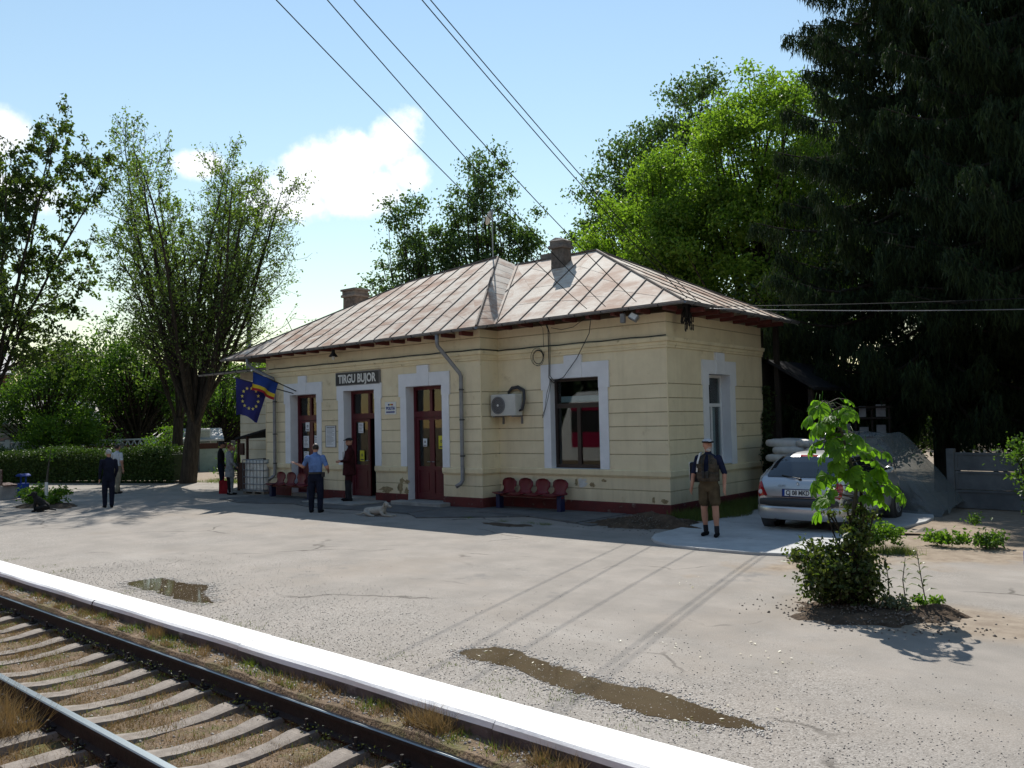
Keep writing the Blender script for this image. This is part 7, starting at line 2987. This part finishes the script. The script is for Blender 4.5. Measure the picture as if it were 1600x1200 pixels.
def person(loc, face, h, label, top, legs, shoe, hair, arms, feet=((-.09, .0), (.10, .04)), build=1.0, sleeve='long', short=False, head_turn=0.0, lean=0.0, skirt=None, coat=None, beard=False, belly=0.0,
           sock=None, hair_style='short', group=None, cap=None, voxel=.011, face_parts=False):
    """A standing figure, front towards +y before turning by `face` degrees. arms = ((elbow, wrist) left, right)."""
    t = thing('person', loc, rad(face), label, 'person', group)
    s = h / 1.75
    t.scale = (s, s, s)
    mats = [SKIN, top, legs, shoe, sock or shoe]
    mb = MB()
    R_ = []

    def limb(a, b, ra, rb, idx, flat=1.0):
        capsule(mb, a, b, ra, rb, 12, flat)
        R_.append((a, b, ra, rb, idx, (1, 1, 1)))
    w = build
    L = lambda z: lean * max(0, z - .9)
    # torso
    secs = [(0, 0, .80, .155 * w, .105 * w), (0, 0, .90, .172 * w, .118 * w), (0, 0 + L(1), 1.00, .160 * w, .112 * w + belly * .5), (0, L(1.1) + belly * .3, 1.10, .155 * w, .108 * w + belly), (0, L(1.22), 1.22, .168 * w, .115 * w + belly * .4),
            (0, L(1.34), 1.34, .182 * w, .112 * w), (0, L(1.42) - .01, 1.42, .168 * w, .088 * w), (0, L(1.47) - .012, 1.475, .10 * w, .066 * w), (0, L(1.5) - .012, 1.50, .062, .055)]
    loft(mb, secs)
    R_.append(((0, L(1.05), 1.05), (0, L(1.38), 1.38), .15 * w, .16 * w, 1, (.9, 1.15, 1)))
    R_.append(((0, 0, .82), (0, 0, .92), .16 * w, .155 * w, 2, (.9, 1.15, 1)))
    # neck and head
    hx, hy = .0, L(1.6) + .015
    limb((0, L(1.48) - .012, 1.44), (0, hy - .012, 1.58), .058, .054, 0)
    hm = Matrix.Rotation(rad(head_turn), 4, 'Z')
    hp = lambda x, y, z: tuple(hm @ Vector((x, y, 0)) + Vector((hx, hy, z)))
    loft(mb, [(*hp(0, .012, 1.535)[:2], 1.535, .030, .034), (*hp(0, .018, 1.552)[:2], 1.552, .048, .062), (*hp(0, .012, 1.59)[:2], 1.59, .064, .084), (*hp(0, .004, 1.64)[:2], 1.64, .073, .094), (*hp(0, -.004, 1.69)[:2], 1.69, .074, .095),
              (*hp(0, -.008, 1.725)[:2], 1.725, .062, .08), (*hp(0, -.008, 1.745)[:2], 1.745, .036, .05)], 16)
    R_.append((hp(0, 0, 1.58), hp(0, 0, 1.69), .075, .08, 0, (1, 1, 1)))
    capsule(mb, hp(0, .092, 1.655), hp(0, .112, 1.622), .010, .016, 8)
    capsule(mb, hp(0, .085, 1.585), hp(0, .09, 1.585), .022, .016, 8)
    capsule(mb, hp(-.03, .084, 1.668), hp(.03, .084, 1.668), .014, .014, 8)
    for sg in (-1, 1):
        capsule(mb, hp(sg * .074, -.008, 1.66), hp(sg * .076, -.004, 1.62), .017, .012, 8)
    # legs
    for sg, (fx, fy) in zip((-1, 1), feet):
        hip = (sg * .088 * w, 0, .88)
        kn = ((sg * .088 * w + fx) / 2 + sg * .01, fy * .5 + .02, .48)
        an = (fx, fy, .09)
        lm = 2
        if short:
            k2 = tuple(lerp(Vector(hip), Vector(kn), .66))
            limb(hip, k2, .104 * w, .098 * w, 2)
            limb(k2, kn, .066 * w, .060 * w, 0)
            mid = tuple(lerp(Vector(kn), Vector(an), .30))
            limb(kn, mid, .058 * w, .060 * w, 0)
            low = tuple(lerp(Vector(kn), Vector(an), .78))
            limb(mid, low, .060 * w, .040, 0)
            limb(low, an, .046, .046, 4)
        else:
            limb(hip, kn, .104 * w, .082 * w, lm)
            limb(kn, an, .080 * w, .062 * w, lm)
        a = math.atan2(fx, 1.0) * .8
        limb((fx - math.sin(a) * .05, fy - .05, .04), (fx + math.sin(a) * .17, fy + .16, .032), .044, .036, 3)
    # arms with hands of five fingers
    for sg, (el, wr) in zip((-1, 1), arms):
        sh = (sg * .185 * w, L(1.4) - .01, 1.405)
        sl = 1
        limb(sh, el, .064 * w, .050 * w, sl) if sleeve != 'none' else limb(sh, el, .058 * w, .046, 0)
        if sleeve == 'long':
            limb(el, wr, .050 * w, .037, 1)
        elif sleeve == 'elbow':
            q = tuple(lerp(Vector(sh), Vector(el), .85))
            limb(el, wr, .043 * w, .030, 0)
        else:
            # short sleeve ends above the elbow
            R_.pop()
            q = tuple(lerp(Vector(sh), Vector(el), .66))
            R_.append((sh, q, .068 * w, .06 * w, 1, (1, 1, 1)))
            R_.append((q, el, .047 * w, .046 * w, 0, (1, 1, 1)))
            limb(el, wr, .043 * w, .030, 0)
        d = (Vector(wr) - Vector(el)).normalized()
        pal = Vector(wr) + d * .085
        side = d.cross(Vector((1, 0, 0)) if abs(d.x) < .6 else Vector((0, 0, 1))).normalized()
        nrm_ = d.cross(side)
        limb(tuple(Vector(wr) + d * .005), tuple(pal), .027, .034, 0, .62)
        for k in range(4):
            o_ = side * (k - 1.5) * .019
            l_ = (.062, .074, .070, .054)[k]
            k1 = pal + o_ + d * (.01 + l_ * .5) + nrm_ * .006
            k2 = k1 + d * l_ * .45 + nrm_ * .022
            limb(tuple(pal + o_), tuple(k1), .0095, .009, 0)
            limb(tuple(k1), tuple(k2), .009, .0075, 0)
        th = Vector(wr) + d * .03 - side * .026
        limb(tuple(th), tuple(th + d * .045 - side * .026 + nrm_ * .012), .0115, .009, 0)
    if skirt:
        loft(mb, [(0, 0, .96, .165 * w, .12 * w), (0, 0, .85, .18 * w, .14 * w), (0, 0, skirt, .21 * w, .16 * w)])
        R_.append(((0, 0, .95), (0, 0, skirt), .165 * w, .2 * w, 2, (.95, 1.1, 1)))
    if coat:
        loft(mb, [(0, L(1.38) - .005, 1.40, .195 * w, .115 * w), (0, L(1.2), 1.2, .195 * w, .14 * w), (0, 0, 1.0, .20 * w, .15 * w), (0, 0, coat, .215 * w, .165 * w)])
        R_.append(((0, L(1.38), 1.38), (0, 0, coat), .175 * w, .205 * w, 1, (.95, 1.12, 1)))
    fuse('body', mb, R_, mats, t, voxel)
    # hair
    hb = MB()
    hz = {'short': 1.66, 'long': 1.50, 'bald': 1.62}[hair_style]
    n_, rows_ = 20, []
    for j in range(9):
        ph = j / 8 * 2.15
        rows_.append([])
        for i in range(n_):
            a = 6.283 * i / n_
            fr = math.sin(a)
            ph2 = min(ph, 1.0 if fr > .45 else (1.35 if fr > .1 else 9))
            rows_[-1].append(hp(.083 * math.sin(ph2) * math.cos(a), -.006 + .104 * math.sin(ph2) * fr, 1.662 + .100 * math.cos(ph2)))
    hb.add([p for r in rows_ for p in r], [(j * n_ + i, j * n_ + (i + 1) % n_, (j + 1) * n_ + (i + 1) % n_, (j + 1) * n_ + i) for j in range(8) for i in range(n_)])
    hb.build('hair', HAIRS[hair], t, True)
    if face_parts:
        for sg in (-1, 1):
            eb = MB()
            eb.ell(hp(sg * .030, .088, 1.648), (.011, .006, .006), 8, 5)
            eb.build('eye', M['print'], t, True)
        mo = MB()
        mo.ell(hp(0, .098, 1.594), (.024, .007, .005), 8, 5)
        mo.build('mouth', mat('lips', (.3, .1, .08), None), t, True)
    if beard:
        bb = MB()
        bb.ell(hp(0, .062, 1.565), (.056, .046, .036), 12, 8)
        bb.ell(hp(0, .096, 1.607), (.034, .014, .010), 10, 6)
        bb.build('beard', HAIRS['grey'], t, True)
    if cap:
        cb_ = MB()
        rows_ = []
        for j in range(6):
            ph = j / 5 * 1.5
            rows_.append([hp(.094 * math.sin(ph) * math.cos(6.283 * i / 18), .0 + .114 * math.sin(ph) * math.sin(6.283 * i / 18), 1.705 + .062 * math.cos(ph)) for i in range(18)])
        cb_.add([p for r in rows_ for p in r], [(j * 18 + i, j * 18 + (i + 1) % 18, (j + 1) * 18 + (i + 1) % 18, (j + 1) * 18 + i) for j in range(5) for i in range(18)])
        cb_.build('cap', cap[0], t, True)
        pk = MB()
        pts = [hp(.088 * math.cos(a), .10 + .075 * math.sin(a), 1.70 - .012 * math.sin(a)) for a in np.linspace(-.25, math.pi + .25, 12)]
        pk.add(pts + [(p[0], p[1], p[2] + .012) for p in pts], [tuple(range(12)), tuple(range(23, 11, -1))] + [(i, (i + 1) % 12, 12 + (i + 1) % 12, 12 + i) for i in range(12)])
        bnd = MB()
        bnd.lathe([(.097, 0), (.097, .028)], hp(0, 0, 1.69), 18, caps=False)
        for q in range(len(bnd.v)):
            v = Vector(bnd.v[q]) - Vector(hp(0, 0, 1.69))
            bnd.v[q] = tuple(Vector((v.x, v.y * 1.2, v.z)) + Vector(hp(0, 0, 1.69)))
        pk.build('peak', cap[1], t)
        bnd.build('cap_band', cap[1], t, True)
    return t


C = {}
for n_, c in dict(navy=(.018, .023, .052), khaki=(.10, .075, .045), olive=(.085, .07, .055), black=(.012, .012, .014), shirt_blue=(.13, .22, .46), maroon=(.05, .014, .016), dark_blue=(.015, .018, .035), white=(.6, .62, .66), beige=(.30, .26, .19),
                  grey=(.27, .28, .29), red=(.25, .015, .02), charcoal=(.03, .03, .035), pale=(.5, .5, .52)).items():
    C[n_] = cloth_mat('cloth_' + n_, c)
face_to = lambda x, y, tx, ty: math.degrees(math.atan2(ty - y, tx - x)) - 90
# the bearded man in the waistcoat
p = person((-7.60, 13.52, .045), 192, 1.69, 'bearded man in a brown waistcoat and shorts carrying binoculars beside the car', C['navy'], C['khaki'], C['black'], 'grey',
           (((-.285, -.03, 1.14), (-.30, .05, .89)), ((.285, -.02, 1.14), (.30, .07, .90))), feet=((-.15, .09), (.09, -.03)), build=1.03, sleeve='elbow', short=True, head_turn=34, beard=True, belly=.03, sock=C['charcoal'],
           cap=(C['pale'], C['black']), voxel=.009, face_parts=True)
vest = MB()
n_ = 28
secs = [(.99, .198, .165, .0), (1.06, .200, .175, .015), (1.16, .200, .168, .01), (1.28, .206, .150, 0), (1.38, .190, .128, -.005), (1.445, .135, .10, -.01), (1.475, .085, .085, -.01)]
for (z0, rx0, ry0, cy0), (z1, rx1, ry1, cy1) in zip(secs[:-1], secs[1:]):
    for i in range(n_):
        a0, a1 = 6.283 * i / n_, 6.283 * (i + 1) / n_
        am = (a0 + a1) / 2
        gap_ = .30 * (z0 - .99) / .45 if z0 > 1.05 else .04
        if abs(math.atan2(math.cos(am), math.sin(am))) < gap_:
            continue
        if 1.24 < (z0 + z1) / 2 < 1.42 and abs(math.sin(am)) < .34:
            continue
        vest.quad((rx0 * math.cos(a0), cy0 + ry0 * math.sin(a0), z0), (rx0 * math.cos(a1), cy0 + ry0 * math.sin(a1), z0), (rx1 * math.cos(a1), cy1 + ry1 * math.sin(a1), z1), (rx1 * math.cos(a0), cy1 + ry1 * math.sin(a0), z1))
v_ = vest.build('waistcoat', C['olive'], p, True)
sd = v_.modifiers.new('thickness', 'SOLIDIFY')
sd.thickness = .014
for x_ in (-.115, .115):
    for z_, hh in ((1.09, .10), (1.27, .075)):
        mb = MB()
        mb.box(x_ - .055, x_ + .055, .148, .172, z_ - hh / 2, z_ + hh / 2)
        mb.box(x_ - .058, x_ + .058, .165, .178, z_ + hh / 2 - .025, z_ + hh / 2 + .004)
        mb.build('pocket', C['olive'], v_, bevel=.008)
bn = thing('binoculars', (-7.60, 13.52, .045), rad(192), 'black binoculars hanging on a strap on the bearded man', 'binoculars')
mb = MB()
for x_ in (-.035, .035):
    mb.lathe([(.026, 1.14), (.03, 1.12), (.03, 1.08), (.022, 1.06), (.024, 1.02)], (x_ * 1.0, .205, .0), 10)
mb.box(-.03, .03, .195, .215, 1.06, 1.12)
mb.build('barrels', M['black'], bn)
mb = MB()
mb.tube([(-.05, .2, 1.12), (-.07, .16, 1.28), (-.07, .07, 1.42), (0, -.06, 1.47), (.07, .07, 1.42), (.07, .16, 1.28), (.05, .2, 1.12)], .006, 5)
mb.build('strap', M['black'], bn)
sb = thing('shoulder_bag', (-7.60, 13.52, .045), rad(192), 'dark bag with pale edges on the back of the bearded man', 'bag')
mb = MB()
mb.box(.16, .40, -.27, -.13, .92, 1.28)
mb.build('body', C['charcoal'], sb, bevel=.04)
mb = MB()
mb.tube([(.40, -.2, .93), (.41, -.2, 1.27), (.2, -.2, 1.285)], .012, 5)
mb.build('piping', M['sign_white'], sb)
mb = MB()
mb.tube([(.17, -.16, 1.28), (.15, -.08, 1.45), (.13, .05, 1.44), (.15, .13, 1.30), (.18, .10, 1.12)], .016, 5)
mb.build('strap', M['sign_white'], sb)
# policeman
p = person((-17.75, 12.35, .0), face_to(-17.75, 12.35, -21.5, 17.5), 1.68, 'policeman in a pale blue shirt seen from behind with one hand raised', C['shirt_blue'], C['dark_blue'], C['black'], 'dark',
           (((-.36, .10, 1.17), (-.58, .17, 1.25)), ((.30, .02, 1.14), (.26, .22, 1.05))), feet=((-.13, .02), (.12, -.03)), build=1.08, sleeve='short', voxel=.010, head_turn=12)
mb = MB()
mb.lathe([(.172, .985), (.178, .99), (.178, 1.03), (.172, 1.035)], (0, 0, 0), 24, caps=False)
for q in range(len(mb.v)):
    mb.v[q] = (mb.v[q][0] * 1.02, mb.v[q][1] * .78, mb.v[q][2])
mb.build('belt', M['black'], p)
mb = MB()
mb.box(.17, .23, -.06, .06, .90, 1.03)
mb.build('holster', M['black'], p, bevel=.01)
# man in the dark red coat at the door
p = person(tuple(wl(-9.25, -1.2, .065)), face_to(-19.4, 14.6, -18.6, 10.2) - 50, 1.70, 'man in a long dark maroon coat standing on the doorstep by the middle door', C['maroon'], C['charcoal'], C['black'], 'dark',
           (((-.29, .03, 1.14), (-.22, .20, 1.12)), ((.29, -.02, 1.13), (.29, .05, .88))), feet=((-.09, .0), (.10, .05)), build=1.15, coat=.72, belly=.04, lean=-.03, head_turn=35, cap=(C['charcoal'], C['charcoal']))
mb = MB()
mb.box(-.10, -.02, .155, .172, .80, 1.38)
mb.build('shirt_front', C['beige'], p, bevel=.008)
# two men by the hedge
person((-24.1, 10.0, 0), 75, 1.60, 'grey haired man in dark blue work clothes standing in the open yard', C['dark_blue'], C['dark_blue'], C['black'], 'grey',
       (((-.235, -.03, 1.13), (-.235, .06, .88)), ((.235, .03, 1.13), (.20, .17, .92))), feet=((-.09, .07), (.08, -.05)), build=.98, lean=-.04)
person((-29.2, 12.4, 0), 20, 1.64, 'man in a white shirt and beige trousers walking beside the hedge', C['white'], C['beige'], C['charcoal'], 'dark',
       (((-.26, .03, 1.13), (-.24, .16, .92)), ((.26, -.04, 1.13), (.27, .0, .88))), feet=((-.09, .14), (.10, -.12)), build=1.02, sleeve='short')
# woman and man by the tree
p = person((-25.0, 14.15, 0), -20, 1.60, 'red haired woman in a pale jacket lifting a hand to her face beside the kiosk', C['grey'], C['grey'], C['black'], 'red',
           (((-.26, .12, 1.20), (-.12, .16, 1.50)), ((.25, .04, 1.12), (.20, .17, .98))), feet=((-.08, .0), (.10, .03)), build=1.05, skirt=.62, hair_style='long')
for x_ in (-.08, .10):
    mb = MB()
    capsule(mb, (x_, .0, .12), (x_, .0, .62), .062, .085, 10)
    mb.build('trouser_leg', C['black'], p, True)
hb_ = thing('handbag', (-25.0, 14.15, 0), rad(-20), 'black handbag on the arm of the red haired woman', 'bag')
mb = MB()
mb.box(-.16, .18, .15, .25, .78, 1.0)
mb.build('body', M['black'], hb_, bevel=.03)
mb = MB()
mb.tube([(-.1, .2, 1.0), (0, .21, 1.16), (.12, .2, 1.0)], .01, 5)
mb.build('handle', M['black'], hb_)
person((-26.8, 14.85, 0), -35, 1.64, 'man in a black jacket and dark trousers behind the red haired woman', C['black'], C['dark_blue'], C['black'], 'dark',
       (((-.27, .0, 1.13), (-.26, .10, .89)), ((.27, .02, 1.13), (.24, .15, .92))), build=1.08, cap=(C['charcoal'], C['charcoal']))
rb_ = thing('shopping_bag', (-25.55, 14.3, 0), .2, 'red shopping bag on the ground between the woman and the man', 'bag')
mb = MB()
mb.add([(-.2, -.09, 0), (.2, -.09, 0), (.2, .09, 0), (-.2, .09, 0), (-.24, -.05, .42), (.24, -.05, .42), (.24, .05, .42), (-.24, .05, .42)], [(0, 1, 5, 4), (1, 2, 6, 5), (2, 3, 7, 6), (3, 0, 4, 7), (3, 2, 1, 0)])
mb.build('body', C['red'], rb_)
mb = MB()
mb.tube([(-.1, 0, .42), (-.05, 0, .56), (.05, 0, .56), (.1, 0, .42)], .012, 5)
mb.build('handle', C['red'], rb_)
person((-24.62, 15.62, 0), 150, 1.66, 'person in a pale blue shirt standing under the kiosk roof behind the water tank', C['shirt_blue'], C['dark_blue'], C['black'], 'dark',
       (((-.27, .02, 1.13), (-.24, .18, 1.02)), ((.27, .02, 1.13), (.22, .2, 1.02))), build=1.05)


# dogs
def dog(loc, face, s, label, m, dark, lying):
    t = thing('dog', loc, rad(face), label, 'dog')
    t.scale = (s, s, s)
    mb = MB()
    R_ = []

    def lb(a, b, ra, rb, idx=0):
        capsule(mb, a, b, ra, rb, 10)
        R_.append((a, b, ra, rb, idx, (1, 1, 1)))
    if lying:
        lb((-.02, -.34, .15), (.0, .0, .17), .115, .13)
        lb((.0, .0, .17), (.02, .22, .20), .13, .125)
        lb((.02, .24, .23), (.05, .36, .34), .09, .075)
        lb((.05, .37, .38), (.07, .42, .37), .085, .072)
        lb((.07, .44, .345), (.10, .56, .315), .050, .034)
        lb((.10, .565, .32), (.105, .578, .32), .016, .012, 1)
        for sg in (-1, 1):
            lb((.05 + sg * .075, .36, .40), (.05 + sg * .105, .37, .31), .028, .018, 2)
            lb((.02 + sg * .10, .24, .13), (.02 + sg * .12, .32, .05), .052, .038)
            lb((.02 + sg * .12, .30, .045), (.02 + sg * .11, .56, .035), .036, .032)
            lb((.02 + sg * .11, .56, .03), (.02 + sg * .11, .62, .026), .036, .028)
        lb((-.12, -.30, .12), (-.17, -.12, .07), .095, .05)
        lb((-.17, -.14, .05), (-.20, .06, .035), .04, .03)
        lb((.10, -.30, .12), (.17, -.14, .06), .09, .045)
        lb((.17, -.16, .045), (.20, .02, .033), .038, .03)
        lb((-.03, -.44, .10), (-.10, -.66, .035), .035, .028)
        lb((-.10, -.66, .035), (-.20, -.86, .03), .028, .016)
    else:
        lb((0, -.16, .16), (0, .06, .36), .125, .12)
        lb((0, .06, .36), (0, .14, .47), .115, .08)
        lb((0, .16, .56), (0, .20, .56), .08, .07)
        lb((0, .22, .54), (0, .33, .51), .045, .032)
        for sg in (-1, 1):
            lb((sg * .065, .14, .60), (sg * .09, .14, .50), .026, .018)
            lb((sg * .07, .12, .36), (sg * .07, .15, .20), .048, .034)
            lb((sg * .07, .15, .20), (sg * .07, .14, .04), .033, .028)
            lb((sg * .07, .14, .03), (sg * .07, .21, .028), .032, .026)
            lb((sg * .11, -.14, .14), (sg * .14, .06, .12), .085, .05)
            lb((sg * .14, .06, .12), (sg * .13, -.08, .04), .036, .03)
            lb((sg * .13, -.06, .032), (sg * .13, .06, .03), .034, .028)
        lb((0, -.24, .08), (-.10, -.46, .035), .03, .018)
    fuse('body', mb, R_, [m, M['black'], dark], t, .010, 2)
    return t


M['fur_white'] = mat('cream_fur', (.42, .39, .34), (.32, .29, .25), 9, .95, bump=.7, bscale=60)
M['fur_ear'] = mat('tan_fur', (.26, .22, .16), (.2, .16, .12), 9, .95, bump=.6, bscale=60)
M['fur_black'] = mat('black_fur', (.014, .013, .013), (.008, .008, .008), 9, .9, bump=.7, bscale=60)
dog((-15.75, 12.62, .0), -68, .74, 'cream white dog lying on the shaded paving in front of the middle door', M['fur_white'], M['fur_ear'], True)
dog((-24.65, 8.45, 0), 150, .85, 'black dog sitting with its back to the camera by the planted bed', M['fur_black'], M['fur_black'], False)
